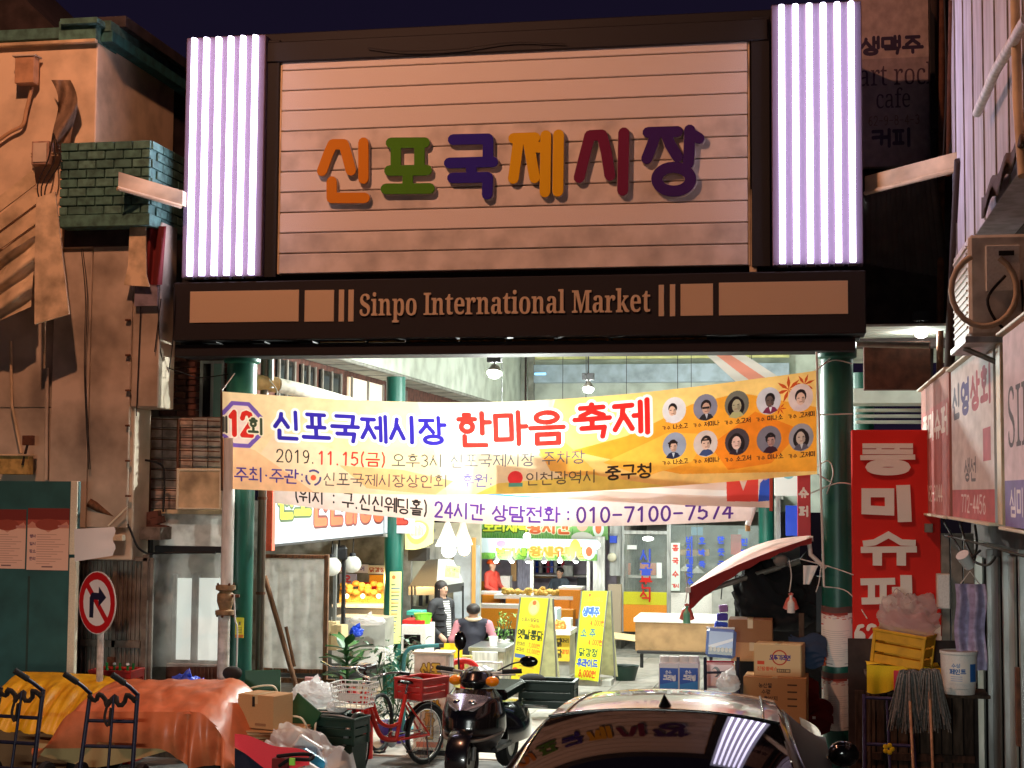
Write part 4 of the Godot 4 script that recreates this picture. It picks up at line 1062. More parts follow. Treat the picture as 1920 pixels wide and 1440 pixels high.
	bx(ac, "service_cover", Vector3(0.02, 0.1, 0.455), Vector3(0.2, 0.28, 0.02), M.white_plastic, Vector3.ZERO, 0.008)
	bx(ac, "label_plate", Vector3(0.04, 0.19, 0.468), Vector3(0.09, 0.03, 0.004), M.dark_metal)
	for k in 12: bx(ac, "grille_bar", Vector3(-0.185, -0.25 + k * 0.045, 0), Vector3(0.012, 0.012, 0.78), M.white_plastic, Vector3.ZERO, 0.0)
	var ringp := []
	for k in 19: ringp.append(Vector3(-0.1 + 0.19 * sin(TAU * k / 18.0 * 0.86 + 0.5), -0.04 + 0.22 * cos(TAU * k / 18.0 * 0.86 + 0.5), 0.52))
	tb(ac, "coiled_hose", ringp, 0.018, M.hose)
	tb(ac, "cable", smooth_path([Vector3(0.03, 0.05, 0.48), Vector3(-0.08, -0.1, 0.52), Vector3(0.0, -0.26, 0.5), Vector3(0.12, -0.26, 0.48), Vector3(0.12, 0.02, 0.5)]), 0.009, M.cable_black, 6)
	tb(ac, "valve_pipe", [Vector3(0.14, -0.27, 0.46), Vector3(0.14, -0.27, 0.5), Vector3(0.17, 0.1, 0.5), Vector3(0.3, 0.5, 0.45)], 0.022, M.cream_metal)
	bx(ac, "bracket", Vector3(0.05, -0.35, 0.2), Vector3(0.55, 0.04, 0.9), M.zinc)
	tb(ac, "bracket_brace", [Vector3(-0.2, -0.37, 0.3), Vector3(0.3, -0.6, 0.3)], 0.018, M.zinc, 6)
	# cafe banner sign behind the gate
	var cs := thing("cafe_sign", "tall grey cafe sign with beer and coffee lettering behind the light panel", "shop sign")
	var im := canvas(320, 760, c8(176, 158, 156))
	rect(im, 0, 368, 320, 392, c8(152, 136, 140))  # darker lower part: shadow line of the light panel painted in
	write(im, "생맥주", 30, 290, 62, 0.11, c8(44, 30, 64), 1.38)
	latin(im, "art rock", 24, 386, 82, c8(58, 40, 64), true, 0.86); latin(im, "cafe", 96, 476, 74, c8(58, 40, 64), true, 0.84)
	write(im, "62-9-8-4-3", 60, 576, 36, 0.05, c8(112, 84, 84), 0.96); write(im, "커피", 76, 628, 62, 0.11, c8(50, 36, 70), 1.35)
	grain(im, 0.15, 9)
	pb(cs, "sign_face", -1.2, 1600, -80, 1742, 312, 0.12, printed("cafe_sign_print", im, 0.6))
	pb(cs, "sign_post", -1.1, 1744, -80, 1754, 330, 0.1, M.dark_metal)
	pb(cs, "sign_box", -1.0, 1745, 190, 1777, 244, 0.15, M.dark_metal)
	pb(cs, "rear_wall", -1.6, 1590, -80, 1900, 650, 0.2, M.wall_dark)
	eave(Z(1622, 345, 0.1), Z(1852, 285, 1.2), "long cream eave bar over the dark corrugated roof")
	var cr := thing("corrugated_roof", "dark corrugated side roof under the long cream eave bar", "roof")
	for k in 14:
		tb(cr, "corrugation", [Z(1628 + k * 9, 352 - k * 2.4, -0.1), Z(1628 + k * 11, 490 + k * 2, -0.9)], 0.05, M.roof_dark, 6)
	pb(cr, "side_beam", -0.9, 1620, 640, 1745, 730, 0.2, M.red_brick)
	tb(cr, "ledge_tube", [Z(1600, 645, -0.4), Z(1742, 648, -0.4)], 0.03, M.grey_metal)
	pb(cr, "far_soffit", -2.4, 1600, 728, 1740, 756, 0.6, M.white_wall)
	for k in 3: pb(cr, "far_slat", -3.0, 1605, 766 + k * 11, 1730, 772 + k * 11, 0.1, M.white_wall)
	# red supermarket sign
	var rs := thing("supermarket_sign", "tall red sign with raised cream letters and a phone number", "shop sign")
	pb(rs, "sign_body", 0.35, 1598, 806, 1764, 1214, 0.2, M.red_sign, 0.008)
	var boxes_ := [[1617, 829, 1712, 888], [1615, 916, 1711, 974], [1618, 1000, 1716, 1058], [1615, 1085, 1712, 1137]]
	# the four block letters, stroke by stroke, in pixels
	var L := [
		[[1622, 836, 1707, 836], [1622, 847, 1707, 847], [1648, 836, 1648, 847], [1682, 836, 1682, 847], [1618, 858, 1711, 857], ["o", 1665, 876, 34, 8]],
		[[1624, 924, 1668, 924, 1668, 958, 1624, 956, 1624, 924], [1694, 922, 1696, 966]],
		[[1664, 1004, 1640, 1017, 1624, 1019], [1668, 1004, 1690, 1017, 1711, 1018], [1620, 1031, 1713, 1030], [1645, 1034, 1645, 1052], [1690, 1034, 1690, 1052]],
		[[1620, 1091, 1672, 1090], [1634, 1092, 1634, 1126], [1656, 1092, 1656, 1126], [1622, 1127, 1676, 1126], [1678, 1106, 1694, 1106], [1699, 1089, 1700, 1131]]]
	var rad := [[4.5, 4.5, 4.5, 4.5, 4.5, 7.0], [8, 12], [5.5, 5.5, 5.5, 8, 8], [6, 6, 6, 6, 5, 10]]
	var sc := Transform3D(Basis(Vector3(0.01, 0, 0), Vector3(0, 0.01, 0), Vector3(0, 0, 1)), Vector3(0, 0, 0.352))
	for k in 4:
		var mb := MB.new()
		var j := 0
		for s in L[k]:
			var q := PackedVector2Array()
			if s[0] is String:
				for a in 25: q.append(Vector2(s[1] + s[3] * sin(TAU * a / 24.0), s[2] - s[4] * cos(TAU * a / 24.0)))
			else:
				for a in range(0, s.size(), 2): q.append(Vector2(s[a], s[a + 1]))
			for st in plane_strokes([q], 0.38):
				var runs := [st]
				if st[0].distance_to(st[-1]) < 0.01: runs = [st.slice(0, st.size() / 2 + 1), st.slice(st.size() / 2)]
				for r in runs:
					for poly in Geometry2D.offset_polyline(r, rad[k][j] * 0.52, Geometry2D.JOIN_MITER, Geometry2D.END_SQUARE if not s[0] is String else Geometry2D.END_ROUND):
						mb.prism(poly, sc, 0.03 + 0.0011 * mb.v.size() / 60.0)
			j += 1
		put(rs, "letter", mb, M.sign_letter)
	for s in [["62", 1602, 1170], ["4", 1746, 1172]]:
		var at := Z(s[1], s[2], 0.356)
		var l := line_of(s[0], 17.0, 1.0)
		put(rs, "phone_digit", solid_letters(flip(l[0]), 1.7, 0.006, Transform3D(Basis(Vector3(0.01, 0, 0), Vector3(0, 0.01, 0), Vector3(0, 0, 1)), at)), M.sign_letter)
	bx(rs, "side_lamp", Z(1741, 990, 0.42), Vector3(0.07, 0.08, 0.1), M.grey_metal)
	# small electric cabinet beside it
	var cb := pb(self, "meter_cabinet", 0.5, 1757, 1076, 1782, 1142, 0.12, M.ac_white, 0.006)
	tag(cb, "small white meter cabinet beside the red sign", "cabinet")
	bx(cb, "cabinet_door", Vector3(0, 0, 0.064), Vector3(0.1, 0.3, 0.01), M.white_plastic)
	# inner red sign seen past the post
	var r2 := thing("narrow_sign", "narrow red hanging sign behind the banner's end", "shop sign")
	var i2 := canvas(64, 320, c8(190, 44, 50))
	write_down(i2, "슈퍼", 8, 60, 46, 90, 0.12, c8(232, 220, 210), 1.0)
	pb(r2, "sign_face", -1.4, 1495, 890, 1520, 1018, 0.06, printed("narrow_sign_print", i2, 0.5))
	pb(r2, "sign_top", -1.42, 1490, 884, 1524, 890, 0.08, M.grey_metal)
	var w2 := thing("white_sign", "white sign with a swirl mark and blue panel behind the narrow red sign", "shop sign")
	var i3 := canvas(128, 128, c8(228, 224, 220))
	disc(i3, Vector2(70, 40), 30, 20, c8(120, 170, 180)); disc(i3, Vector2(74, 32), 22, 14, c8(228, 224, 220))
	pb(w2, "sign_face", -4.0, 1452, 870, 1500, 930, 0.05, printed("white_sign_print", i3, 0.5))
	pb(w2, "blue_panel", -4.05, 1473, 948, 1500, 1005, 0.05, M.royal_blue)
	pb(w2, "frame_post", -4.1, 1455, 930, 1464, 1030, 0.06, M.zinc)
func flip(list: Array) -> Array:
	var out := []
	for p in list:
		var q := PackedVector2Array()
		for v in p: q.append(Vector2(v.x, -v.y))
		out.append(q)
	return out

func sheet(a: Vector3, b: Vector3, c: Vector3, d: Vector3, sag_top: float, sag_bot: float, bulge: float, waves: float) -> Callable:   # corners: top left, top right, bottom left, bottom right
	return func(u: float, v: float):
		var p: Vector3 = a.lerp(b, u).lerp(c.lerp(d, u), v)
		p.y -= lerpf(sag_top, sag_bot, v) * sin(PI * u)
		p.z += bulge * sin(PI * u) * sin(PI * (0.2 + 0.6 * v)) + waves * sin(u * 23.0 + v * 2.6) * (0.3 + v) + waves * 0.6 * sin(u * 51.0 - v * 3.0)
		p.z += 0.03 * exp(-pow((v - 0.72 - 0.35 * (0.5 - u)) * 7.0, 2.0)) * smoothstep(0.2, 0.9, u)
		return p

func face(im: Image, c: Vector2, rx: float, ry: float, bg: Color, skin: Color, hair: Color, coat: Color, k: int) -> void:
	disc(im, c, rx, ry, bg)
	var s := 0.84 + 0.07 * ((k * 7) % 5)
	var q := c + Vector2(rx * 0.1 * ((k * 3) % 5 - 2) * 0.6, ry * (0.02 + 0.04 * (k % 3)))
	if k in [2, 7, 9]: disc(im, q + Vector2(0, ry * 0.1), rx * 0.62 * s, ry * 0.66 * s, hair)
	fill_poly(im, PackedVector2Array([q + Vector2(-rx * 0.62, ry * 0.8), q + Vector2(-rx * 0.34, ry * 0.48), q + Vector2(0, ry * 0.36), q + Vector2(rx * 0.4, ry * 0.5), q + Vector2(rx * 0.6, ry * 0.76), q + Vector2(0, ry * 0.94)]), coat)
	if k % 2: fill_poly(im, PackedVector2Array([q + Vector2(-rx * 0.1, ry * 0.44), q + Vector2(rx * 0.16, ry * 0.44), q + Vector2(rx * 0.04, ry * 0.84)]), bg.lightened(0.4))
	disc(im, q + Vector2(0, -ry * 0.18), rx * 0.44 * s, ry * 0.46 * s, hair)
	disc(im, q + Vector2(rx * 0.05 * (k % 3 - 1), ry * 0.02), rx * 0.34 * s, ry * 0.44 * s, skin)
	disc(im, q + Vector2(rx * 0.2 * s, ry * 0.1), rx * 0.13, ry * 0.26, skin.darkened(0.16))
	if k in [5, 6, 8]: rect(im, q.x - rx * 0.42, q.y - ry * 0.34, rx * 0.84, ry * 0.12, hair)
	if k == 1: rect(im, q.x - rx * 0.3, q.y - ry * 0.1, rx * 0.6, ry * 0.16, hair)
	c = q
	rect(im, c.x - rx * 0.24, c.y - ry * 0.06, rx * 0.16, 2, hair); rect(im, c.x + rx * 0.1, c.y - ry * 0.06, rx * 0.16, 2, hair)
	rect(im, c.x - rx * 0.12, c.y + ry * 0.24, rx * 0.26, 2, c8(140, 70, 60))

func banners() -> void:
	var W := 2048; var H := 340
	var K := 2048.0 / 1115.0
	var im := canvas(W, H, c8(246, 214, 166))
	var pt := func(l): # petals of the print
		var q := PackedVector2Array()
		for k in range(0, l.size(), 2): q.append(Vector2(l[k], l[k + 1]))
		return q
	rect(im, 620, 0, 700, H, c8(250, 232, 190))  # cream middle of the print, with the lamp glow behind it painted in
	fill_poly(im, pt.call([560, 0, 700, 0, 800, 340, 480, 340]), c8(250, 222, 170))
	fill_poly(im, pt.call([0, 170, 120, 200, 330, 340, 0, 340]), c8(246, 192, 146))
	fill_poly(im, pt.call([200, 120, 420, 190, 560, 260, 760, 330, 330, 340, 140, 210]), c8(250, 214, 176))
	fill_poly(im, pt.call([420, 240, 640, 250, 820, 290, 760, 340, 520, 320]), c8(248, 188, 130))
	fill_poly(im, pt.call([1180, 0, 2048, 0, 2048, 340, 1250, 340, 1120, 200]), c8(250, 202, 120))
	fill_poly(im, pt.call([1230, 190, 1420, 150, 1640, 60, 1800, 40, 2048, 120, 2048, 330, 1600, 300, 1400, 240]), c8(244, 160, 50))
	fill_poly(im, pt.call([1340, 240, 1560, 150, 1700, 170, 1640, 260, 1480, 300]), c8(248, 182, 70))
	fill_poly(im, pt.call([1120, 180, 1180, 130, 1260, 210, 1340, 300, 1160, 260]), c8(250, 190, 90))
	fill_poly(im, pt.call([1700, 210, 1850, 110, 2000, 190, 1900, 290, 1760, 300]), c8(236, 128, 32))
	fill_poly(im, pt.call([980, 300, 1300, 280, 1560, 340, 900, 340]), c8(250, 226, 110))
	# badge
	var oc := PackedVector2Array(); var oi := PackedVector2Array()
	for k in 8:
		oc.append(Vector2(70 + 84 * cos(TAU * (k + 0.5) / 8), 112 + 88 * sin(TAU * (k + 0.5) / 8))); oi.append(Vector2(70 + 68 * cos(TAU * (k + 0.5) / 8), 112 + 72 * sin(TAU * (k + 0.5) / 8)))
	fill_poly(im, oc, c8(118, 88, 170)); fill_poly(im, oi, c8(236, 208, 196))
	write(im, "제", -34, 88, 56, 0.08, c8(70, 66, 60), 1.0, 5.0, c8(240, 220, 190)); write(im, "12", 24, 66, 86, 0.1, c8(214, 44, 36), 0.85, 5.0, c8(244, 226, 206)); write(im, "회", 100, 88, 56, 0.08, c8(60, 70, 50), 0.9, 5.0, c8(240, 220, 190))
	# headline
	write(im, "신포국제시장", 186, 56, 98, 0.075, c8(52, 40, 160), 0.99, 9.0, c8(250, 246, 244))
	write(im, "한마음", 836, 40, 122, 0.075, c8(226, 50, 42), 0.98, 10.0, c8(252, 248, 246)); write(im, "축제", 1242, 26, 122, 0.075, c8(224, 40, 36), 1.03, 10.0, c8(252, 246, 240))
	var x := write(im, "2019.", 192, 190, 48, 0.045, c8(34, 28, 30), 1.0)
	x = write(im, "11.15(금)", x + 4, 190, 50, 0.055, c8(220, 50, 40), 1.0)
	x = write(im, "오후3시", x + 18, 192, 48, 0.042, c8(70, 66, 70), 0.98)
	x = write(im, "신포국제시장", x + 24, 192, 48, 0.042, c8(84, 92, 110), 0.98)
	write(im, "주차장", x + 24, 190, 48, 0.042, c8(84, 92, 110), 0.98)
	x = write(im, "주최*주관:", 46, 262, 50, 0.055, c8(74, 54, 140), 0.98)
	for k in 3:
		for a in 7:
			var q := TAU * (k / 3.0 + a / 30.0)
			disc(im, Vector2(326, 288) + Vector2(cos(q), sin(q)) * 26, 4, 4, c8(74, 70, 130))
	disc(im, Vector2(326, 288), 10, 10, c8(230, 90, 60))
	write(im, "신포국제시장상인회", 364, 268, 46, 0.045, c8(84, 76, 76), 1.0)
	write(im, "후원:", 848, 266, 46, 0.05, c8(120, 116, 180), 1.0)
	disc(im, Vector2(1038, 282), 26, 26, c8(232, 60, 64)); rect(im, 1016, 300, 48, 14, c8(90, 170, 150))
	write(im, "인천광역시", 1076, 264, 46, 0.045, c8(90, 80, 70), 1.0); write(im, "중구청", 1348, 254, 50, 0.07, c8(48, 34, 24), 1.02)
	for s in [[1960, 50, 46, 0.2], [1900, 70, 34, 0.6], [2010, 40, 36, -0.3], [1930, 110, 22, 1.0]]:
		for a in 7:
			var d := Vector2.from_angle(s[3] + TAU * a / 7.0)
			fill_poly(im, PackedVector2Array([Vector2(s[0], s[1]), Vector2(s[0], s[1]) + d.rotated(0.25) * s[2] * 0.5, Vector2(s[0], s[1]) + d * s[2], Vector2(s[0], s[1]) + d.rotated(-0.25) * s[2] * 0.5]), c8(206, 76, 30))
	# performers
	var coats := [c8(220, 210, 214), c8(40, 36, 40), c8(180, 170, 120), c8(120, 40, 70), c8(220, 190, 190), c8(40, 44, 70), c8(60, 70, 110), c8(50, 36, 44), c8(60, 30, 40), c8(90, 80, 90)]
	var bgs := [c8(226, 214, 216), c8(130, 124, 140), c8(112, 106, 96), c8(200, 190, 196), c8(226, 196, 190), c8(150, 156, 176), c8(206, 186, 180), c8(70, 60, 66), c8(120, 110, 120), c8(150, 140, 146)]
	var sk := [c8(226, 180, 156), c8(196, 150, 130), c8(176, 160, 130), c8(96, 76, 70), c8(226, 180, 160), c8(206, 166, 146), c8(216, 176, 156), c8(226, 180, 166), c8(176, 130, 120), c8(196, 166, 150)]
	for k in 10:
		var c := Vector2(1582 + (k % 5) * 104, (74 + (k % 5) * 2 if k < 5 else 198 + (k % 5) * 4))
		face(im, c, 40, 46, bgs[k], sk[k], c8(34, 26, 28), coats[k], k)
		write(im, "가수", c.x - 42, c.y + 52, 15, 0.07, c8(90, 50, 30), 0.95)
		for q in 3: write(im, ["나", "저", "소", "미", "고"][(k + q * 2) % 5], c.x - 4 + q * 17, c.y + 50, 17, 0.08, c8(60, 34, 26), 0.9)
	grain(im, 0.06, 3)
	var t := thing("festival_banner", "orange printed festival banner strung across the gate opening", "banner")
	var z := 0.36
	cloth(t, "printed_cloth", sheet(Z(415, 734, z), Z(1530, 695, z), Z(416, 916, z), Z(1532, 889, z), 0.19, 0.12, -0.18, 0.013), 120, 18, printed("festival_print", im, 0.6, 0.62))
	for s in [[415, 734, 440, 700], [416, 916, 440, 930], [1530, 696, 1556, 672], [1532, 889, 1560, 905]]: tb(t, "tie_cord", [Z(s[0], s[1], z), Z(s[2], s[3], 0.16)], 0.006, M.cable_white, 5)
	tb(t, "end_stick", [Z(415, 730, z + 0.01), Z(416, 920, z + 0.01)], 0.011, M.old_wood, 6)
	tb(t, "end_stick", [Z(1531, 660, z + 0.01), Z(1545, 1100, z - 0.05)], 0.012, M.cable_white, 6)
	# second banner with the telephone number
	var i2 := canvas(2048, 230, c8(226, 202, 196))
	rect(i2, 0, 0, 2048, 60, c8(236, 228, 226))
	fill_poly(i2, pt.call([500, 20, 900, 60, 1280, 104, 900, 100, 560, 60]), c8(40, 130, 210))
	fill_poly(i2, pt.call([1280, 60, 2048, 40, 2048, 74, 1280, 96]), c8(240, 238, 240))
	write(i2, "(위치", 92, 146, 66, 0.055, c8(30, 22, 26), 0.8); write(i2, ":", 254, 146, 62, 0.06, c8(30, 22, 26)); write(i2, "구.신신웨딩홀)", 304, 146, 66, 0.055, c8(30, 22, 26), 0.8)
	x = write(i2, "24시간", 710, 144, 70, 0.065, c8(86, 42, 140), 0.95); x = write(i2, "상담전화", x + 26, 144, 70, 0.065, c8(86, 42, 140), 1.0); x = write(i2, ":", x + 16, 144, 66, 0.07, c8(86, 42, 140)); write(i2, "010-7100-7574", x + 16, 142, 72, 0.07, c8(80, 34, 120), 1.1)
	grain(i2, 0.05, 5)
	var t2 := thing("phone_banner", "pale banner with purple phone number hanging behind the festival banner", "banner")
	cloth(t2, "printed_cloth", sheet(Z(512, 842, -0.5), Z(1412, 888, -0.5), Z(514, 943, -0.5), Z(1408, 976, -0.5), 0.13, 0.14, -0.06, 0.01), 72, 10, printed("phone_print", i2, 0.6, 0.55))
	var i3 := canvas(1024, 128, c8(226, 206, 204))
	rect(i3, 0, 84, 1024, 16, c8(240, 240, 244))
	fill_poly(i3, pt.call([860, 30, 890, 20, 924, 84, 950, 22, 976, 40, 980, 112, 866, 114]), c8(220, 70, 66))
	fill_poly(i3, pt.call([984, 60, 1008, 40, 1020, 52, 1022, 108, 980, 112]), c8(50, 90, 210)); disc(i3, Vector2(1000, 30), 18, 22, c8(196, 150, 176)); disc(i3, Vector2(924, 30), 22, 30, c8(232, 196, 172))
	rect(i3, 320, 34, 200, 10, c8(190, 180, 190)); disc(i3, Vector2(300, 38), 10, 10, c8(120, 160, 220))
	var t3 := thing("costume_banner", "pale banner with red and blue costume figures behind the festival banner", "banner")
	cloth(t3, "printed_cloth", sheet(Z(930, 840, -0.2), Z(1448, 866, -0.2), Z(930, 926, -0.2), Z(1444, 952, -0.2), 0.0, 0.02, -0.05, 0.012), 40, 8, printed("costume_print", i3, 0.6, 0.5))
	tb(t3, "end_stick", [Z(1446, 860, -0.19), Z(1446, 958, -0.19)], 0.02, mk("stick_red", c8(190, 70, 60), 0.6), 6)
	var rl := thing("rolled_banner", "rolled up white banner end tied beside the pale post", "banner", Z(1402, 955, -0.6))
	tb(rl, "roll", [Vector3(0.09, 0.2, 0), Vector3(0.05, 0, 0), Vector3(0.0, -0.16, 0)], [0.03, 0.035, 0.03], M.paper, 10)
	tb(rl, "roll_end", [Vector3(0.0, -0.16, 0), Vector3(0.0, -0.22, 0)], 0.026, M.cardboard, 10)

func many(parent: Node, list: Array) -> void:   # [name, z, x0, y0, x1, y1, depth, material]
	for s in list: pb(parent, s[0], s[1], s[2], s[3], s[4], s[5], s[6], s[7])
func one(called: String, label: String, cat: String, list: Array, group := "") -> Node3D:
	var t := thing(called, label, cat, Vector3.ZERO, group)
	many(t, list)
	return t
func text_panel(called: String, w: int, h: int, bg: Color, rows: Array, through := 0.0) -> StandardMaterial3D:   # rows: [text, x, y, height, weight, colour, stretch]
	var im := canvas(w, h, bg)
	for r in rows: write(im, r[0], r[1], r[2], r[3], r[4], r[5], r[6] if r.size() > 6 else 1.0, r[7] if r.size() > 7 else 0.0, r[8] if r.size() > 8 else Color.WHITE)
	return printed(called, im, 0.5, through)
func carton(called_label: String, px: float, py: float, z: float, s: Vector3, turn: float, m: Material, open_flaps := false, group := "") -> Node3D:   # pixel = middle of its base
	var p := Z(px, py, z)
	var t := thing("cardboard_box", called_label, "box", p, group, turn)
	bx(t, "carton", Vector3(0, s.y / 2, 0), s, m, Vector3.ZERO, 0.006)
	bx(t, "tape", Vector3(0, s.y + 0.001, 0), Vector3(0.05, 0.002, s.z * 0.98), M.tape, Vector3.ZERO, 0.0)
	bx(t, "tape", Vector3(0, s.y - 0.04, s.z / 2 + 0.001), Vector3(0.05, 0.08, 0.002), M.tape, Vector3.ZERO, 0.0)
	if open_flaps:
		for k in [-1, 1]: bx(t, "flap", Vector3(k * s.x * 0.62, s.y + 0.06, 0), Vector3(s.x * 0.34, 0.008, s.z), m, Vector3(0, 0, k * 0.6))
	return t
func bag(called: String, label: String, at: Vector3, r: Vector3, m: Material, sd: int, parts := true) -> Node3D:
	var t := thing(called, label, "bag", at)
	var f := FastNoiseLite.new()
	f.seed = sd; f.frequency = 1.3
	cloth(t, "bag_body", func(u: float, v: float):
		var d := Vector3(cos(u * TAU) * sin(v * PI), cos(v * PI), -sin(u * TAU) * sin(v * PI))
		var k := 1.0 + 0.3 * f.get_noise_3d(d.x, d.y, d.z) - 0.34 * absf(f.get_noise_3d(d.x * 2.2, d.y * 2.2, d.z * 2.2 + 9.0)) + 0.12 * absf(f.get_noise_3d(d.x * 5, d.y * 5, d.z * 5))
		return Vector3(d.x * r.x, maxf(d.y * r.y, -r.y * 0.8) + r.y * 0.8, d.z * r.z) * k, 40, 28, m)
	if parts: tb(t, "knot", smooth_path([Vector3(0, r.y * 1.75, 0), Vector3(0.02, r.y * 2.0, 0.01), Vector3(0.05, r.y * 2.1, 0.0)]), [0.035] + range(11).map(func(k): return 0.02 + 0.002 * k) + [0.05], m, 8)
	return t

func lane_left() -> void:
	var st := thing("chicken_sign", "long white stall sign with yellow and red lettering on the lane's side", "shop sign")
	var im := canvas(768, 200, c8(186, 194, 208))
	write(im, "신포", 30, 40, 92, 0.1, c8(226, 224, 40), 1.0, 7.0, c8(60, 80, 40)); write(im, "인천닭강정", 236, 34, 120, 0.1, c8(236, 90, 50), 0.86, 7.0, c8(90, 30, 24))
	rect(im, 640, 0, 128, 60, c8(230, 70, 54))
	var z1 := X(512, 980, -2.9).z; var z2 := X(719, 980, -2.9).z
	bx(st, "sign_face", Vector3(-2.97, 2.52, (z1 + z2) / 2), Vector3(absf(z1 - z2), 0.86, 0.14), printed("chicken_print", im, 0.4), Vector3(0, PI / 2, 0), 0.0)
	bx(st, "lower_trim", Vector3(-2.98, 2.075, (z1 + z2) / 2), Vector3(0.18, 0.03, absf(z1 - z2)), M.dark_metal)
	pb(st, "red_end", z1 + 0.1, 497, 880, 511, 1033, 0.1, mk("end_red", c8(226, 96, 66), 0.5, "grain", 0.6))
	pb(st, "end_face", z2 - 0.05, 720, 950, 776, 1000, 0.06, text_panel("end_face_print", 128, 110, c8(216, 220, 230), [["요", 36, 12, 60, 0.13, c8(226, 70, 54), 1.0, 5.0, c8(110, 30, 20)]]))
	var ws := thing("wind_screen", "wood framed plastic wind screen with a leaning brace inside the gate", "screen")
	for s in [[490, 1040, 612, 1047], [606, 1040, 614, 1278], [492, 1254, 612, 1262], [484, 1272, 626, 1281]]: pb(ws, "frame_bar", -1.6, s[0], s[1], s[2], s[3], 0.05, M.rusty_wood)
	var f := sheet(Z(486, 1044, -1.63), Z(608, 1046, -1.63), Z(486, 1258, -1.63), Z(608, 1258, -1.63), 0.0, 0.0, 0.03, 0.012)
	cloth(ws, "plastic_film", f, 22, 20, M.plastic_sheet)
	tb(ws, "brace", [Z(496, 1080, -1.5), Z(556, 1290, -1.45)], 0.032, M.rusty_wood, 4)
	tb(ws, "brace", [Z(536, 1175, -1.52), Z(552, 1250, -1.5)], 0.02, M.rusty_wood, 4)
	# stall behind the screen
	var sl := one("chicken_stall", "fried chicken stall with a lit orange display under the white sign", "stall", [
		["back_wall", -9.0, 470, 940, 770, 1260, 0.1, M.grey_wall], ["ceiling", -5.8, 560, 1000, 724, 1006, 3.0, M.grey_wall],
		["menu_board", -8.7, 636, 1058, 690, 1074, 0.04, text_panel("menu_a", 160, 48, c8(226, 220, 234), [["신포", 8, 8, 30, 0.1, c8(220, 80, 90)], ["오징어", 60, 10, 26, 0.08, c8(90, 80, 170)]])],
		["menu_board", -8.7, 636, 1076, 668, 1096, 0.04, text_panel("menu_b", 96, 60, c8(190, 190, 230), [["오", 24, 8, 42, 0.12, c8(220, 70, 80)]])],
		["menu_board", -8.7, 690, 1060, 726, 1076, 0.04, text_panel("menu_c", 96, 48, c8(232, 222, 200), [["닭강정", 6, 12, 26, 0.09, c8(190, 90, 60)]])],
		["orange_board", -8.65, 692, 1078, 726, 1094, 0.04, M.orange_panel], ["red_board", -8.65, 676, 1092, 726, 1106, 0.04, M.red_plastic],
		["display_floor", -7.0, 636, 1108, 722, 1135, 0.5, M.food_gold], ["counter_top", -6.6, 622, 1134, 724, 1140, 0.8, M.counter_white], ["counter_front", -6.62, 624, 1140, 724, 1160, 0.7, M.steel],
		["base_cabinet", -5.4, 620, 1158, 722, 1218, 0.6, M.counter_grey], ["base_plinth", -5.35, 622, 1214, 722, 1245, 0.5, M.counter_white],
		["stall_post", -4.2, 640, 1040, 646, 1170, 0.06, M.dark_metal], ["stall_post", -4.0, 624, 1020, 630, 1180, 0.05, M.zinc]])
	for k in 14: put(sl, "fried_piece", MB.new().ball(Z(644 + (k % 7) * 11.5, 1104 - (k / 7) * 10 + (k % 3) * 3, -6.9), Vector3(0.06, 0.045, 0.06), 8, 6), M.food_gold if k % 3 else M.food_orange)
	for k in 3: put(sl, "warm_bulb", MB.new().ball(Z(650 + k * 30, 1118, -6.4), Vector3.ONE * 0.035, 8, 6), M.warm_glow)
	lamp(sl, "warm_light", Z(680, 1085, -6.3), 1.6, Color(1.0, 0.8, 0.5), 0.05)
	var sp := thing("loudspeaker", "black box loudspeaker hung under the stall sign", "loudspeaker", Z(636, 1037, -4.2))
	bx(sp, "cabinet", Vector3.ZERO, Vector3(0.2, 0.17, 0.16), M.black_plastic, Vector3(0.2, 0.4, 0.1), 0.02)
	bx(sp, "grille", Vector3(0.03, -0.01, 0.085), Vector3(0.16, 0.13, 0.02), M.dark_metal, Vector3(0.2, 0.4, 0.1))
	tb(sp, "bracket", [Vector3(0, 0.06, 0), Vector3(0.0, 0.2, 0)], 0.012, M.dark_metal)
	for s in [[661, 1058, -4.6, 0.115], [622, 1062, -3.6, 0.12]]:
		var g := thing("globe_lamp", "unlit white globe lamp on a thin cord" if s[0] > 650 else "white globe lamp half hidden by the wind screen", "lamp", Z(s[0], s[1], s[2]), "globe lamps at the stall")
		put(g, "globe", MB.new().ball(Vector3.ZERO, Vector3.ONE * s[3], 20, 14), M.globe)
		lt(g, "cap", [Vector2(0.05, s[3] - 0.02), Vector2(0.04, s[3] + 0.03), Vector2(0.0, s[3] + 0.04)], Vector3.ZERO, M.dark_metal, 12)
		tb(g, "cord", [Vector3(0, s[3] + 0.03, 0), Vector3(0.01, 0.42, 0)], 0.008, M.cable_black, 5)
	# boxes and bags at the stall
	carton("tall pale carton leaning behind the wind screen", 622, 1218, -4.0, Vector3(0.16, 0.36, 0.2), 0.1, M.cardboard_pale)
	carton("yellowish carton standing by the stall base", 636, 1216, -3.8, Vector3(0.16, 0.3, 0.16), -0.3, M.cardboard_pale)
	bag("carrier_bag", "blue knotted bag hanging at the stall counter", Z(668, 1194, -4.6), Vector3(0.09, 0.07, 0.08), M.royal_blue, 5)
	bag("carrier_bag", "white crumpled bags heaped on the stall counter", Z(690, 1172, -5.0), Vector3(0.26, 0.07, 0.14), M.plastic_bag, 6)
	# potted plants
	broad_plant(Z(648, 1290, -1.4), "broad leaved rubber plant in front of the stall")
	bushy_plant(Z(738, 1290, -1.2), "bushy fine leaved plant in a purple pot", 0.34, 0.78, M.leaf_dark, 260)
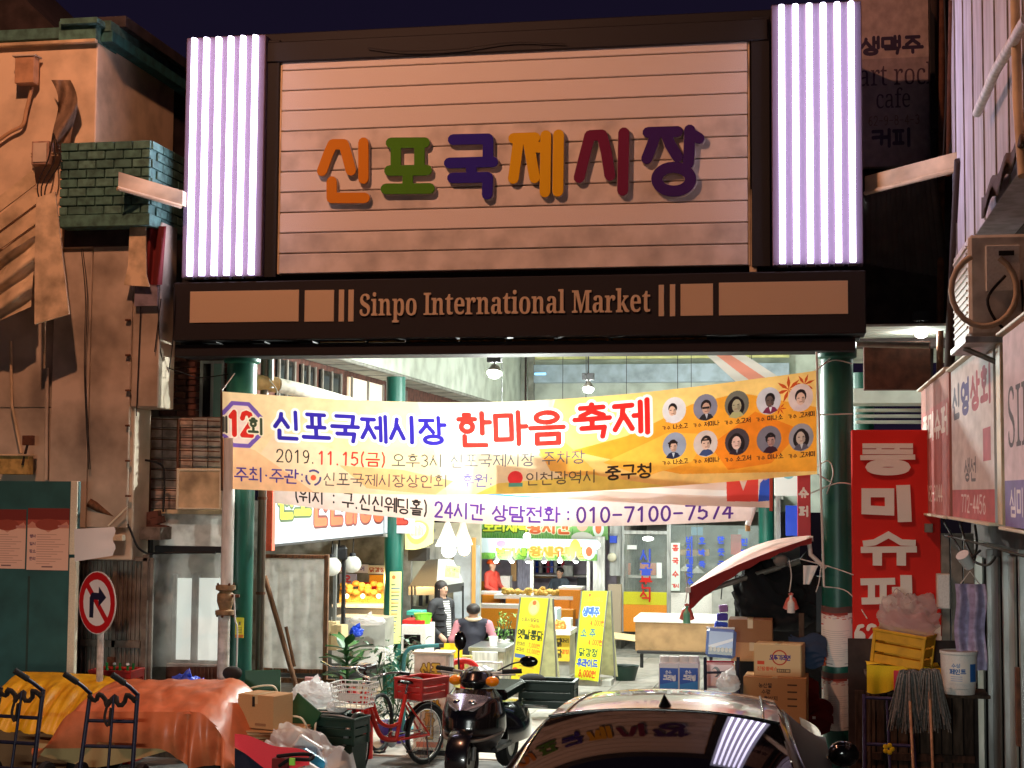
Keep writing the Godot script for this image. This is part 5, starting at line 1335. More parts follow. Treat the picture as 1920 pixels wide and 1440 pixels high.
	bushy_plant(Z(945, 1212, -4.6), "small pale leafy plant on the chicken counter", 0.16, 0.3, M.leaf_light, 90)
	# range hood with pendant lamps
	var hd := thing("range_hood", "grey sheet metal range hood with a yellow note stuck on", "range hood")
	var a := [Z(766, 1100, -6.5), Z(818, 1100, -6.1), Z(870, 1092, -6.9), Z(800, 1050, -6.7), Z(822, 1048, -6.6), Z(850, 1050, -6.9)]
	var mb := MB.new()
	mb.quad(a[0], a[1], a[4], a[3]); mb.quad(a[1], a[2], a[5], a[4])
	mb.quad(a[0] - Vector3(0, 0.12, 0), a[1] - Vector3(0, 0.12, 0), a[1], a[0]); mb.quad(a[1] - Vector3(0, 0.12, 0), a[2] - Vector3(0, 0.12, 0), a[2], a[1])
	mb.quad(a[3], a[4], a[5], a[3] + Vector3(0.1, 0, -0.5)); mb.quad(a[1] - Vector3(0, 0.12, 0), a[0] - Vector3(0, 0.12, 0), a[0] - Vector3(0, 0.12, 0.6), a[2] - Vector3(0, 0.12, 0))
	put(hd, "hood_shell", mb, M.steel)
	pb(hd, "duct", -6.9, 805, 1012, 838, 1052, 0.3, M.zinc); pb(hd, "front_panel", -6.7, 765, 1028, 800, 1052, 0.2, M.dark_metal)
	bx(hd, "yellow_note", Z(848, 1072, -6.35), Vector3(0.21, 0.17, 0.006), text_panel("hood_note", 96, 80, c8(232, 236, 110), [["삼계탕", 10, 14, 26, 0.08, c8(90, 110, 60)], ["포장", 24, 46, 22, 0.08, c8(110, 130, 70)]]), Vector3(-0.3, 0.35, -0.1), 0.0)
	for s in [[772, -6.4], [868, -6.8]]: tb(hd, "hood_leg", [Z(s[0], 1098, s[1]), Z(s[0], 1240, s[1])], 0.015, M.dark_metal, 6)
	for s in [[839, 1005, -5.4, 0.17, false], [868, 1003, -6.6, 0.15, true]]:
		var g := thing("pendant_lamp", "clear cone pendant lamp with a white bulb over the hood" if not s[4] else "clear cone pendant lamp with an orange bulb over the hood", "lamp", Z(s[0], s[1], s[2]), "cone pendant lamps")
		lt(g, "shade", [Vector2(s[3], -0.14), Vector2(s[3] * 0.55, 0.02), Vector2(0.04, 0.16), Vector2(0.025, 0.2)], Vector3.ZERO, M.frosted_bag, 20)
		put(g, "bulb", MB.new().ball(Vector3(0.02, -0.2, 0), Vector3(s[3] * 0.62, 0.1, s[3] * 0.62), 12, 8), M.warm_glow if s[4] else M.pendant_glow)
		lamp(g, "pendant_light", Vector3(0.02, -0.2, 0), 0.2, Color(1, 0.8, 0.55) if s[4] else COOL, 0.06)
		tb(g, "cord", [Vector3(0, 0.19, 0), Vector3(0, 1.4, 0)], 0.008, M.cable_black, 5)
	var lm := thing("lime_sheet", "lime green cloth sign with a round drawing above the hood", "sign")
	var li := canvas(200, 220, c8(226, 226, 150))
	disc(li, Vector2(90, 120), 80, 70, c8(206, 216, 90)); disc(li, Vector2(90, 110), 60, 50, c8(230, 226, 190))
	for k in 9: stroke(li, PackedVector2Array([Vector2(50 + k * 9, 80 + (k % 3) * 8), Vector2(46 + k * 10, 140)]), 2.0, c8(150, 120, 70))
	cloth(lm, "printed_cloth", sheet(Z(758, 960, -6.3), Z(815, 960, -6.6), Z(760, 1030, -6.3), Z(812, 1018, -6.6), 0.0, 0.04, 0.03, 0.004), 12, 8, printed("lime_print", li, 0.6, 0.3))
	one("cold_store", "pale blue cold store panel behind the cooking stall", "refrigerator", [["panel", -9.5, 850, 1024, 888, 1160, 0.6, mk("panel_blue", c8(196, 208, 220), 0.4, "blotch", 0.4)], ["panel_edge", -9.45, 884, 1008, 890, 1160, 0.1, mk("frame_amber", c8(226, 170, 90), 0.5)]])
	one("kitchen_wall", "tiled kitchen wall behind the range hood", "wall", [["wall_panel", -10.0, 740, 980, 900, 1260, 0.1, mk("kitchen_cream", c8(206, 200, 178), 0.5, "blotch", 0.4)], ["shelf", -9.8, 757, 1138, 850, 1142, 0.3, M.steel], ["hanging_tools", -9.7, 785, 1100, 792, 1136, 0.03, M.dark_metal], ["hanging_tools", -9.7, 798, 1104, 803, 1132, 0.03, M.dark_metal], ["curtain", -9.6, 806, 1098, 826, 1140, 0.04, M.hose]])
	var gr := one("chicken_oven", "pale grey roasting oven with a black glass door", "oven", [["oven_body", -3.9, 752, 1172, 798, 1262, 0.5, M.counter_white], ["oven_door", -3.88, 757, 1190, 788, 1216, 0.03, M.gloss_black], ["red_tray", -4.0, 754, 1163, 796, 1170, 0.4, M.red_plastic], ["teal_board", -4.4, 762, 1146, 790, 1154, 0.3, mk("teal_tray", c8(60, 170, 150), 0.5)]])
	for k in 4: put(gr, "roast_item", MB.new().ball(Z(764 + k * 6.5, 1206 + (k % 2) * 5, -3.86), Vector3(0.03, 0.025, 0.02), 8, 6), M.old_wood)
	var gb := thing("green_basket", "small lime plastic basket on the oven", "basket", Z(793, 1172, -4.1))
	lt(gb, "basket_body", [Vector2(0, 0), Vector2(0.08, 0.0), Vector2(0.11, 0.14), Vector2(0.118, 0.15), Vector2(0.105, 0.14)], Vector3.ZERO, mk("lime_plastic", c8(140, 220, 60), 0.4), 20)
	for k in 8: tb(gb, "slot_rib", [Vector3(cos(k * 0.785) * 0.085, 0.01, sin(k * 0.785) * 0.085), Vector3(cos(k * 0.785) * 0.113, 0.14, sin(k * 0.785) * 0.113)], 0.005, M.lime_plastic, 4)
	# the stall's counter with glass top
	one("glass_counter", "low counter with a pale stone front and a steel top beside the cream cabinet", "counter", [["counter_front", -4.0, 880, 1222, 945, 1310, 0.7, mk("stone_front", c8(206, 200, 176), 0.4, "stain", 1.0)], ["counter_top", -3.95, 878, 1214, 948, 1222, 0.8, M.steel], ["splash_panel", -3.3, 796, 1228, 884, 1300, 0.05, mk("yellow_print", c8(224, 206, 120), 0.5, "stain", 1.2)], ["side_panel", -3.6, 884, 1222, 932, 1300, 0.04, M.white_paint]])
	for s in [[878, 1228, 0], [930, 1228, 1]]:
		pass
	var yc := cloth(self, "yellow_cover", func(u: float, v: float): return Z(lerpf(826, 867, u), lerpf(1206, 1236, v) , -2.6 + 0.06 * v + 0.02 * sin(u * 12.0)), 10, 6, M.yellow_cloth)
	tag(yc, "yellow cloth folded over the rail by the cream cabinet", "cloth")
	var rk := thing("folding_rack", "white folding tube rack behind the scooter", "rack", on_ground(Z(916, 1300, -2.0)))
	tb(rk, "tube_frame", smooth_path([Vector3(-0.22, 0, 0), Vector3(-0.22, 0.75, 0), Vector3(-0.16, 0.82, 0), Vector3(0.1, 0.82, 0), Vector3(0.16, 0.75, 0), Vector3(0.16, 0, 0)], 4), 0.014, M.white_paint, 8)
	for k in 3: tb(rk, "cross_tube", [Vector3(-0.22, 0.2 + k * 0.2, 0), Vector3(0.16, 0.2 + k * 0.2, 0)], 0.01, M.white_paint, 6)
	var cu := thing("paper_cup", "white paper cup standing on the glass counter", "cup", Z(925, 1218, -4.2))
	lt(cu, "cup_wall", [Vector2(0.045, 0), Vector2(0.06, 0.16), Vector2(0.064, 0.165)], Vector3.ZERO, M.paper, 16)
	lt(cu, "cup_base", [Vector2(0, 0.004), Vector2(0.045, 0.004)], Vector3.ZERO, M.paper, 16)

func leaf_shape(mb: MB, base: Vector3, dir: Vector3, l: float, w: float, droop: float) -> void:
	var side := dir.cross(Vector3.UP).normalized()
	if side.length() < 0.1: side = Vector3.RIGHT
	mb.grid(func(u: float, v: float):
		var p: Vector3 = base + dir * l * v - Vector3.UP * droop * v * v * l
		return p + side * (u - 0.5) * w * sin(PI * minf(1.0, 0.06 + v * 0.94)) + Vector3.UP * absf(u - 0.5) * w * 0.25, 2, 6)
func broad_plant(at: Vector3, label: String) -> void:
	var g := on_ground(at)
	var t := thing("rubber_plant", label, "plant", g)
	lt(t, "pot", [Vector2(0, 0), Vector2(0.13, 0), Vector2(0.17, 0.26), Vector2(0.18, 0.28), Vector2(0.15, 0.26), Vector2(0, 0.25)], Vector3.ZERO, M.cardboard_dark, 18)
	tb(t, "stem", smooth_path([Vector3(0, 0.2, 0), Vector3(0.02, 0.6, 0), Vector3(0.0, 1.1, 0)]), 0.018, M.leaf_dark)
	for k in 26:
		var q := k * 2.4
		var mb := MB.new()
		var up := 0.15 + 0.75 * rng.randf()
		leaf_shape(mb, Vector3(0.01, 0.5 + 0.55 * (k / 26.0), 0), Vector3(cos(q), up, sin(q)).normalized(), 0.27 + 0.12 * rng.randf(), 0.11 + 0.03 * rng.randf(), 0.5 * rng.randf())
		put(t, "leaf", mb, M.leaf if k % 3 else M.leaf_dark)
func bushy_plant(at: Vector3, label: String, r: float, h: float, m: Material, count: int) -> void:
	var t := thing("potted_plant", label, "plant", on_ground(at) if h > 0.5 else at)
	lt(t, "pot", [Vector2(0, 0), Vector2(r * 0.4, 0), Vector2(r * 0.5, h * 0.3), Vector2(r * 0.42, h * 0.29), Vector2(0, h * 0.28)], Vector3.ZERO, M.pot_purple if h > 0.5 else M.white_plastic, 16)
	for k in 5: tb(t, "stem", smooth_path([Vector3(0, h * 0.25, 0), Vector3(cos(k * 1.3) * r * 0.3, h * 0.6, sin(k * 1.3) * r * 0.3), Vector3(cos(k * 1.3) * r * 0.6, h * 1.1, sin(k * 1.3) * r * 0.6)]), 0.006, M.leaf_dark, 5)
	var mb := MB.new()
	for k in count:
		var d := Vector3(rng.randfn(0, 0.45), rng.randf_range(0.3, 1.45), rng.randfn(0, 0.45))
		leaf_shape(mb, Vector3(d.x * r, d.y * h, d.z * r), Vector3(rng.randf_range(-1, 1), rng.randf_range(-0.4, 1), rng.randf_range(-1, 1)).normalized(), r * 0.36, r * 0.13, 0.6)
	put(t, "foliage", mb, m)

func a_frame(label: String, z: float, q: Array, im: Image, called: String) -> void:   # q: pixels top left, top right, bottom right, bottom left
	var c := (Z(q[6], q[7], z) + Z(q[4], q[5], z)) / 2
	var t := thing("sandwich_board", label, "sign board", on_ground(c), "standing banner boards")
	var o := t.position
	var a := Z(q[0], q[1], z - 0.12) - o; var b := Z(q[2], q[3], z - 0.12) - o; var d := Z(q[4], q[5], z) - o; var e := Z(q[6], q[7], z) - o
	cloth(t, "front_sheet", func(u: float, v: float): return a.lerp(b, u).lerp(e.lerp(d, u), v) + Vector3(0, 0, 0.01 * sin(u * 7.0)), 6, 10, printed(called, im, 0.5, 0.25))
	var s := Vector3(0.16, 0, -0.62)
	cloth(t, "rear_sheet", func(u: float, v: float): return (a.lerp(b, u)).lerp(e.lerp(d, u) + s, v) + Vector3(0.04, 0, -0.02), 4, 6, thin(called + "_rear", c8(222, 222, 170), 0.4, 0.5, "blotch", 1.0))
	for p in [[a, e], [b, d]]:
		tb(t, "frame_tube", [p[0], p[1] - Vector3(0, 0.05, 0)], 0.012, M.zinc, 6); tb(t, "frame_tube", [p[0] + Vector3(0.04, 0, -0.03), p[1] + s - Vector3(0, 0.05, 0)], 0.012, M.zinc, 6)
	tb(t, "spreader", [e.lerp(a, 0.2), (e + s).lerp(a, 0.2)], 0.008, M.zinc, 5)
	bx(t, "base_weight", (d + e) / 2 + Vector3(0.1, -0.05, -0.25), Vector3(0.5, 0.09, 0.3), M.counter_grey)

func lane_end() -> void:
	# the lit stall that closes the lane
	var s := thing("snack_stall", "bright snack stall with grass green signs at the end of the lane", "stall")
	var im := canvas(512, 100, c8(120, 176, 96))
	rect(im, 0, 0, 512, 40, c8(176, 208, 170))
	for k in 160: stroke(im, PackedVector2Array([Vector2(k * 3.2, 100), Vector2(k * 3.2 + 6 * sin(k * 1.7), 52 + (k * 29) % 30)]), 1.0, [c8(70, 140, 50), c8(130, 190, 70), c8(90, 160, 60)][k % 3])
	write(im, "보리새싹", 60, 26, 44, 0.09, c8(214, 220, 60), 0.9, 4.0, c8(60, 96, 30)); write(im, "왕시간", 224, 22, 52, 0.1, c8(240, 100, 40), 0.95, 4.0, c8(240, 230, 190))
	disc(im, Vector2(420, 30), 22, 34, c8(222, 170, 146)); disc(im, Vector2(420, 92), 40, 26, c8(226, 222, 214)); disc(im, Vector2(478, 50), 20, 40, c8(226, 240, 232)); disc(im, Vector2(478, 48), 11, 26, c8(220, 110, 60))
	pb(s, "upper_sign", -17.4, 876, 968, 1140, 1011, 0.1, printed("stall_sign_upper", im, 0.5))
	var i2 := canvas(512, 130, c8(206, 222, 226))
	rect(i2, 0, 90, 512, 40, c8(120, 180, 80)); disc(i2, Vector2(108, 34), 20, 22, c8(236, 130, 160))
	for k in 120: stroke(i2, PackedVector2Array([Vector2(k * 4.3, 128), Vector2(k * 4.3 + 7 * sin(k * 2.1), 84 + (k * 17) % 30)]), 1.0, [c8(80, 150, 50), c8(140, 200, 70)][k % 2])
	write(i2, "보리새싹", 84, 62, 46, 0.09, c8(160, 220, 60), 0.9, 3.0, c8(70, 120, 40)); write(i2, "왕새우튀김", 232, 50, 58, 0.1, c8(244, 120, 30), 0.8, 4.0, c8(250, 230, 120))
	disc(i2, Vector2(478, 70), 28, 56, c8(216, 240, 226)); disc(i2, Vector2(478, 74), 14, 30, c8(220, 90, 50)); disc(i2, Vector2(420, 60), 24, 60, c8(226, 176, 60))
	pb(s, "lower_sign", -17.2, 892, 1010, 1120, 1050, 0.08, printed("stall_sign_lower", i2, 0.5))
	many(s, [["back_wall", -20.2, 860, 980, 1156, 1230, 0.1, mk("stall_lilac", c8(206, 190, 206), 0.6, "blotch", 0.5)], ["frame_post", -17.3, 886, 1006, 893, 1150, 0.1, mk("frame_gold", c8(230, 180, 90), 0.5)], ["frame_post", -17.3, 994, 1048, 1000, 1130, 0.06, M.white_paint], ["frame_post", -17.3, 1100, 1048, 1106, 1130, 0.06, M.white_paint], ["frame_post", -17.3, 1112, 1006, 1134, 1150, 0.1, M.white_paint],
		["orange_dado", -19.6, 892, 1090, 930, 1120, 0.05, M.orange_panel], ["counter_top", -16.8, 896, 1110, 936, 1115, 0.5, M.counter_white], ["counter_front", -16.75, 904, 1116, 938, 1136, 0.4, M.orange_panel], ["display_top", -16.4, 926, 1117, 1074, 1124, 0.8, M.counter_white], ["display_front", -16.35, 948, 1124, 1068, 1160, 0.5, M.orange_panel],
		["side_counter", -16.5, 1047, 1101, 1090, 1106, 0.6, M.counter_white], ["side_front", -16.45, 1048, 1106, 1088, 1160, 0.5, M.orange_panel], ["long_shelf", -15.8, 874, 1134, 1020, 1142, 0.4, M.counter_white], ["orange_base", -15.75, 890, 1142, 1074, 1180, 0.4, M.orange_panel],
		["freezer", -17.9, 938, 1080, 956, 1110, 0.3, M.counter_white], ["wood_shelf", -19.4, 1002, 1079, 1040, 1084, 0.3, M.cardboard], ["work_top", -19.2, 1000, 1078, 1104, 1081, 0.3, M.counter_white], ["dark_cabinet", -19.0, 1082, 1084, 1100, 1098, 0.2, M.dark_metal], ["curtain", -18.6, 970, 1050, 994, 1110, 0.05, mk("curtain_grey", c8(170, 166, 186), 0.8, "streak", 2.0)], ["curtain_post", -18.5, 958, 1050, 968, 1090, 0.05, M.cardboard], ["white_carton", -18.9, 1055, 1060, 1074, 1080, 0.2, M.white_paint]])
	for k in 16: pb(s, "hanging_goods", -19.5, 1004 + (k % 8) * 7, 1052 + (k / 8) * 12, 1009 + (k % 8) * 7, 1062 + (k / 8) * 12, 0.05, [M.royal_blue, M.pink_red, M.dark_cloth, M.white_paint][(k * 7) % 4])
	for c in [[958, 1112, 0.17], [998, 1114, 0.3], [1030, 1114, 0.2]]:
		var mb := MB.new()
		for k in 26: mb.ball(Z(c[0], c[1], -16.5) + Vector3(rng.randf_range(-1, 1) * c[2], rng.randf() * c[2] * 0.5 * (1.0 - absf(rng.randf_range(-0.6, 0.6))), rng.randf_range(-0.5, 0.2) * c[2]), Vector3(0.06, 0.04, 0.05), 6, 5)
		put(s, "fritter_heap", mb, M.food_gold)
	for k in 6:
		var p := Z(930 + k * 30, 1052, -16.9)
		lt(s, "lamp_shade", [Vector2(0.09, 0), Vector2(0.02, 0.1), Vector2(0.015, 0.2)], p, M.zinc, 12)
		put(s, "lamp_bulb", MB.new().ball(p + Vector3(0, 0.0, 0), Vector3.ONE * 0.05, 8, 6), M.flood_glow)
	lamp(s, "stall_light", Z(945, 1052, -16.7), 1.1, COOL, 0.08)
	lamp(s, "stall_light", Z(1050, 1052, -16.7), 1.1, COOL, 0.08)
	for c in [[988, 1006], [1118, 1022]]:
		put(s, "sign_bulb", MB.new().ball(Z(c[0], c[1], -16.7), Vector3.ONE * 0.08, 10, 8), M.flood_glow)
		lamp(s, "sign_light", Z(c[0], c[1], -16.7), 0.16, COOL, 0.06)
	# chicken counter with price boards
	one("price_counter", "yellow fronted counter with price lettering between the two sandwich boards", "counter", [["counter_body", -5.2, 1030, 1192, 1068, 1296, 0.5, M.counter_grey], ["price_front", -5.15, 1031, 1190, 1068, 1240, 0.03, text_panel("price_front_print", 128, 150, c8(240, 206, 60), [["통닭", 4, 20, 46, 0.09, c8(70, 60, 30), 0.8], ["마리", 76, 20, 24, 0.09, c8(60, 50, 30)], ["통닭", 4, 84, 46, 0.09, c8(70, 60, 30), 0.8], ["강정", 76, 84, 24, 0.1, c8(220, 110, 30)]])], ["counter_top", -5.0, 1026, 1182, 1070, 1191, 0.6, M.counter_white], ["lower_shelf", -5.12, 1030, 1268, 1069, 1276, 0.4, M.counter_grey], ["side_board", -5.6, 1028, 1142, 1044, 1190, 0.4, mk("pale_blue_board", c8(190, 206, 216), 0.5)], ["white_tub", -5.3, 1052, 1160, 1070, 1186, 0.2, M.white_plastic]])
	var pot := bag("food_pile", "heap of orange fried snacks on the yellow counter", Z(1048, 1186, -5.2), Vector3(0.1, 0.09, 0.1), M.food_orange, 11, false)
	pot.set_meta("category", "food")
	var b1 := canvas(220, 480, c8(236, 214, 40))
	fill_poly(b1, PackedVector2Array([Vector2(0, 0), Vector2(220, 0), Vector2(220, 120), Vector2(0, 180)]), c8(206, 222, 50))
	disc(b1, Vector2(112, 50), 42, 42, c8(236, 196, 120)); disc(b1, Vector2(112, 60), 28, 24, c8(226, 206, 150)); disc(b1, Vector2(112, 26), 14, 12, c8(226, 100, 50))
	write(b1, "신포시장닭집", 30, 106, 18, 0.08, c8(160, 100, 60), 1.2); write(b1, "스페셜메뉴", 84, 136, 18, 0.07, c8(224, 140, 40))
	write(b1, "옛날통닭", 14, 168, 48, 0.08, c8(40, 60, 24), 0.98)
	write(b1, "한마리", 20, 234, 20, 0.08, c8(120, 120, 50)); write(b1, "7,000원", 108, 234, 22, 0.08, c8(224, 130, 30)); write(b1, "두마리", 20, 264, 20, 0.08, c8(120, 120, 50)); write(b1, "13,000원", 100, 264, 22, 0.08, c8(224, 130, 30))
	rect(b1, 14, 298, 80, 20, c8(80, 110, 170))
	for k in 3: rect(b1, 20 + k * 20, 330 + k * 12, 110, 5, c8(200, 150, 50))
	disc(b1, Vector2(34, 384), 24, 14, c8(226, 90, 60)); rect(b1, 60, 408, 130, 5, c8(190, 140, 60))
	for k in 10: disc(b1, Vector2(20 + k * 20, 456), 16, 12, [c8(226, 150, 60), c8(236, 190, 80), c8(200, 120, 40)][k % 3])
	a_frame("yellow sandwich board with old style chicken lettering", -3.4, [976, 1120, 1030, 1122, 1006, 1302, 954, 1288], b1, "board_chicken")
	var b2 := canvas(220, 480, c8(196, 222, 40))
	fill_poly(b2, PackedVector2Array([Vector2(0, 330), Vector2(220, 200), Vector2(220, 480), Vector2(0, 480)]), c8(222, 226, 30))
	disc(b2, Vector2(70, 22), 12, 10, c8(230, 110, 50)); write(b2, "신포시장닭집", 24, 36, 22, 0.08, c8(200, 140, 60), 1.2)
	write(b2, "생맥주", 28, 90, 46, 0.1, c8(70, 110, 210), 0.95, 4.0, c8(190, 214, 240)); write(b2, "4,000원", 100, 158, 30, 0.1, c8(230, 110, 30))
	write(b2, "소 주", 30, 206, 44, 0.08, c8(70, 110, 150), 1.1); write(b2, "4,000원", 100, 262, 30, 0.1, c8(230, 110, 30))
	write(b2, "닭강정", 30, 312, 42, 0.08, c8(60, 90, 60), 1.2); write(b2, "후라이드", 22, 370, 42, 0.11, c8(60, 90, 190), 1.0); write(b2, "8,000원", 46, 428, 36, 0.11, c8(230, 100, 24))
	a_frame("lime sandwich board with a blue drinks price list", -6.4, [1091, 1108, 1140, 1108, 1122, 1278, 1074, 1272], b2, "board_drinks")

func lane_right() -> void:
	var s := thing("snack_shop", "glass fronted snack shop with an orange and yellow door panel", "shop")
	many(s, [["inner_wall", -21.0, 1150, 960, 1500, 1230, 0.1, mk("shop_wall", c8(188, 184, 174), 0.7, "blotch", 0.4)], ["door_frame", -15.5, 1163, 960, 1170, 1185, 0.12, M.zinc], ["door_frame", -15.5, 1250, 960, 1258, 1185, 0.12, M.zinc], ["head_bar", -15.5, 1168, 995, 1252, 1002, 0.1, M.zinc],
		["door_pane", -15.52, 1170, 1000, 1250, 1110, 0.01, M.glass_pane], ["yellow_panel", -15.48, 1169, 1110, 1250, 1134, 0.04, M.lime_panel], ["orange_panel", -15.48, 1169, 1134, 1250, 1185, 0.04, M.orange_panel], ["window_pane", -15.52, 1258, 985, 1440, 1112, 0.01, M.glass_pane], ["sill_board", -15.45, 1258, 1112, 1345, 1172, 0.06, M.counter_white], ["grey_side", -15.2, 1335, 1090, 1378, 1180, 0.1, M.counter_grey], ["wood_side", -15.3, 1140, 1096, 1164, 1200, 0.2, M.hose], ["meter_board", -15.3, 1143, 980, 1164, 1080, 0.1, M.zinc],
		["paper_note", -15.44, 1231, 1055, 1241, 1084, 0.005, M.paper], ["paper_note", -15.44, 1176, 1022, 1194, 1030, 0.005, M.paper], ["poster", -17.6, 1296, 988, 1318, 1004, 0.02, mk("poster_blue", c8(120, 180, 220), 0.6)], ["poster", -17.6, 1384, 992, 1404, 1044, 0.02, mk("poster_pale", c8(160, 186, 196), 0.6)], ["chair_back", -17.0, 1200, 1056, 1230, 1078, 0.04, mk("chair_coral", c8(226, 140, 110), 0.5)], ["chair_back", -17.0, 1174, 1056, 1182, 1078, 0.04, M.chair_coral], ["table_top", -17.0, 1172, 1080, 1240, 1084, 0.4, M.counter_white], ["red_coat", -17.2, 1370, 1002, 1390, 1040, 0.1, M.red_plastic], ["wood_counter", -17.4, 1262, 1030, 1330, 1042, 0.2, M.cardboard]])
	var sx0 := Z(1160, 1000, -15.6).x; var sx1 := Z(1440, 1000, -15.6).x
	bx(s, "ceiling", Vector3((sx0 + sx1) / 2, 2.62, -18.4), Vector3(sx1 - sx0 + 0.6, 0.1, 5.4), M.grey_wall)  # unseen ceiling and side walls, placed to keep the shop interior dark
	for x in [sx0, sx1 + 0.15]: bx(s, "unseen_side_wall", Vector3(x, 1.1, -18.4), Vector3(0.08, 3.1, 5.4), M.grey_wall)
	for r in [["시골분식", 1201, 1030, 1127, c8(60, 70, 170), c8(236, 232, 240)]]:
		for k in 4:
			var at := Z(1200, 1030 + k * 25, -15.42)
			put(s, "lettering", solid_letters(flip(line_of("시골분식"[k], 24.0, 1.0)[0]), 1.7, 0.004, Transform3D(Basis(Vector3(0.01, 0, 0), Vector3(0, 0.01, 0), Vector3(0, 0, 1)), at)), mk("white_film", c8(232, 228, 236), 0.5) if false else [M.royal_blue, M.royal_blue, M.red_sign, M.red_sign][k])
	for r in [["비지찌개칼국수", 1287, 1006, 13.0], ["호박죽", 1310, 1008, 22.0], ["만둣국수", 1346, 1006, 23.0], ["찐빵", 1390, 1010, 20.0]]:
		var txt: String = r[0]
		for k in txt.length():
			put(s, "lettering", solid_letters(flip(line_of(txt[k], 13.0, 1.0)[0]), 1.3, 0.004, Transform3D(Basis(Vector3(0.01, 0, 0), Vector3(0, 0.01, 0), Vector3(0, 0, 1)), Z(r[1], r[2] + k * r[3], -15.43))), M.royal_blue)
	lamp(s, "shop_light", Z(1215, 1010, -17.0), 0.1, Color(1, 0.92, 0.8), 0.1)
	put(s, "lamp_bulb", MB.new().ball(Z(1215, 1010, -17.0), Vector3(0.12, 0.05, 0.12), 10, 6), M.flood_glow)
	for p in [[1307, 1074, -16.6], [1286, 1070, -17.0]]:
		lt(s, "lamp_shade", [Vector2(0.16, 0), Vector2(0.03, 0.1), Vector2(0.02, 0.14)], Z(p[0], p[1], p[2]), M.white_paint, 16)
		tb(s, "lamp_cord", [Z(p[0], p[1] - 9, p[2]), Z(p[0], 960, p[2])], 0.006, M.cable_black, 5)
	pb(self, "noodle_sign", -15.38, 1258, 1018, 1275, 1108, 0.03, text_panel("noodle_print", 48, 256, c8(216, 226, 216), [["콩", 8, 10, 32, 0.11, c8(210, 60, 50)], ["국", 8, 80, 32, 0.11, c8(210, 60, 50)], ["수", 8, 150, 32, 0.11, c8(210, 60, 50)], ["개시", 4, 220, 20, 0.1, c8(210, 60, 50)]]))
	tag(get_child(-1), "slim white noodle sign with red letters beside the shop door", "sign")
	var wc := thing("wall_clutter", "hanging white kettle and blue box on the meter board", "rack", Z(1150, 1040, -15.2))
	bx(wc, "blue_box", Vector3(0, 0.3, 0), Vector3(0.14, 0.14, 0.1), M.royal_blue)
	put(wc, "round_tin", MB.new().ball(Vector3(-0.02, -0.05, 0.05), Vector3(0.09, 0.09, 0.05)), M.cream_paint)
	tb(wc, "hook_rail", [Vector3(-0.1, 0.4, 0), Vector3(0.12, 0.4, 0)], 0.012, M.zinc)
	var bc := one("steel_counter", "closed brown steel counter standing in the lane", "counter", [["counter_body", -7.2, 1191, 1166, 1341, 1222, 0.9, M.brown_counter], ["counter_top", -7.15, 1188, 1160, 1344, 1168, 1.0, M.counter_white], ["drain_rail", -7.1, 1194, 1222, 1338, 1227, 0.8, M.dark_metal]])
	for s2 in [1200, 1330]: pb(bc, "leg", -7.3, s2, 1226, s2 + 6, 1252, 0.05, M.dark_metal)
	var gbk := thing("green_basin", "dark green rubber basin beside the steel counter", "basin", on_ground(Z(1171, 1232, -9.0)))
	lt(gbk, "basin_wall", [Vector2(0.16, 0), Vector2(0.22, 0.22), Vector2(0.235, 0.24), Vector2(0.2, 0.22)], Vector3.ZERO, M.green_dark_plastic, 20)
	lt(gbk, "basin_floor", [Vector2(0, 0.02), Vector2(0.17, 0.02)], Vector3.ZERO, M.green_dark_plastic, 20)
	var fl := thing("flattened_carton", "flattened cardboard lying over the green basin", "cardboard", Z(1170, 1194, -9.0))
	bx(fl, "sheet", Vector3.ZERO, Vector3(0.6, 0.012, 0.4), M.cardboard_pale, Vector3(0.15, 0.2, -0.12)); bx(fl, "sheet_fold", Vector3(-0.25, -0.06, 0.1), Vector3(0.2, 0.01, 0.4), M.cardboard_pale, Vector3(0.15, 0.2, 0.6))
	# small awning tied to the post
	var aw := thing("tied_awning", "slanting pink awning with a dark red underside tied to the gate post", "awning")
	var A := Z(1292, 1102, 0.0); var B := Z(1522, 1008, 0.2); var D := Z(1440, 1012, -1.4)
	cloth(aw, "canopy", func(u: float, v: float): return A.lerp(B, u).lerp(A.lerp(B, u) + Vector3(0, 0.0 + 0.1 * sin(PI * u), -0.7), v) + Vector3(0, 0.03 * sin(PI * u), 0), 20, 8, M.awning_pink)
	cloth(aw, "underside", func(u: float, v: float): return A.lerp(B, u).lerp(A.lerp(B, u) + Vector3(0, -0.03 + 0.1 * sin(PI * u), -0.68), v) + Vector3(0, 0.03 * sin(PI * u) - 0.02, 0), 20, 8, M.awning_red)
	cloth(aw, "valance", func(u: float, v: float): return A.lerp(B, u) + Vector3(0.0, 0.03 * sin(PI * u) - v * (0.17 * pow(1.0 - u, 3.0) + 0.05 + 0.008 * sin(u * 40.0)), 0.005 + 0.01 * sin(u * 20.0)), 24, 4, M.awning_red)
	tb(aw, "support_pole", [Z(1320, 1108, -0.3), Z(1500, 1052, -0.3)], 0.028, M.grey_metal, 8)
	tb(aw, "support_pole", [Z(1516, 1008, 0.15), Z(1520, 1040, 0.15), Z(1548, 1066, 0.15)], 0.022, M.cable_white, 8)
	for p in [[1290, 1106], [1520, 1010]]: bx(aw, "corner_clip", Z(p[0], p[1], 0.04), Vector3(0.05, 0.05, 0.03), M.white_plastic)
	put(aw, "rag_knot", MB.new().ball(Z(1463, 1050, 0.1), Vector3(0.07, 0.06, 0.05), 10, 8), M.grey_cloth)
	cloth(aw, "white_rag", func(u: float, v: float): return Z(1506, 1060, 0.1) + Vector3(u * 0.14 - 0.08 * v * u, -v * 0.18, 0.02 * sin(u * 9.0)), 6, 6, M.paper)
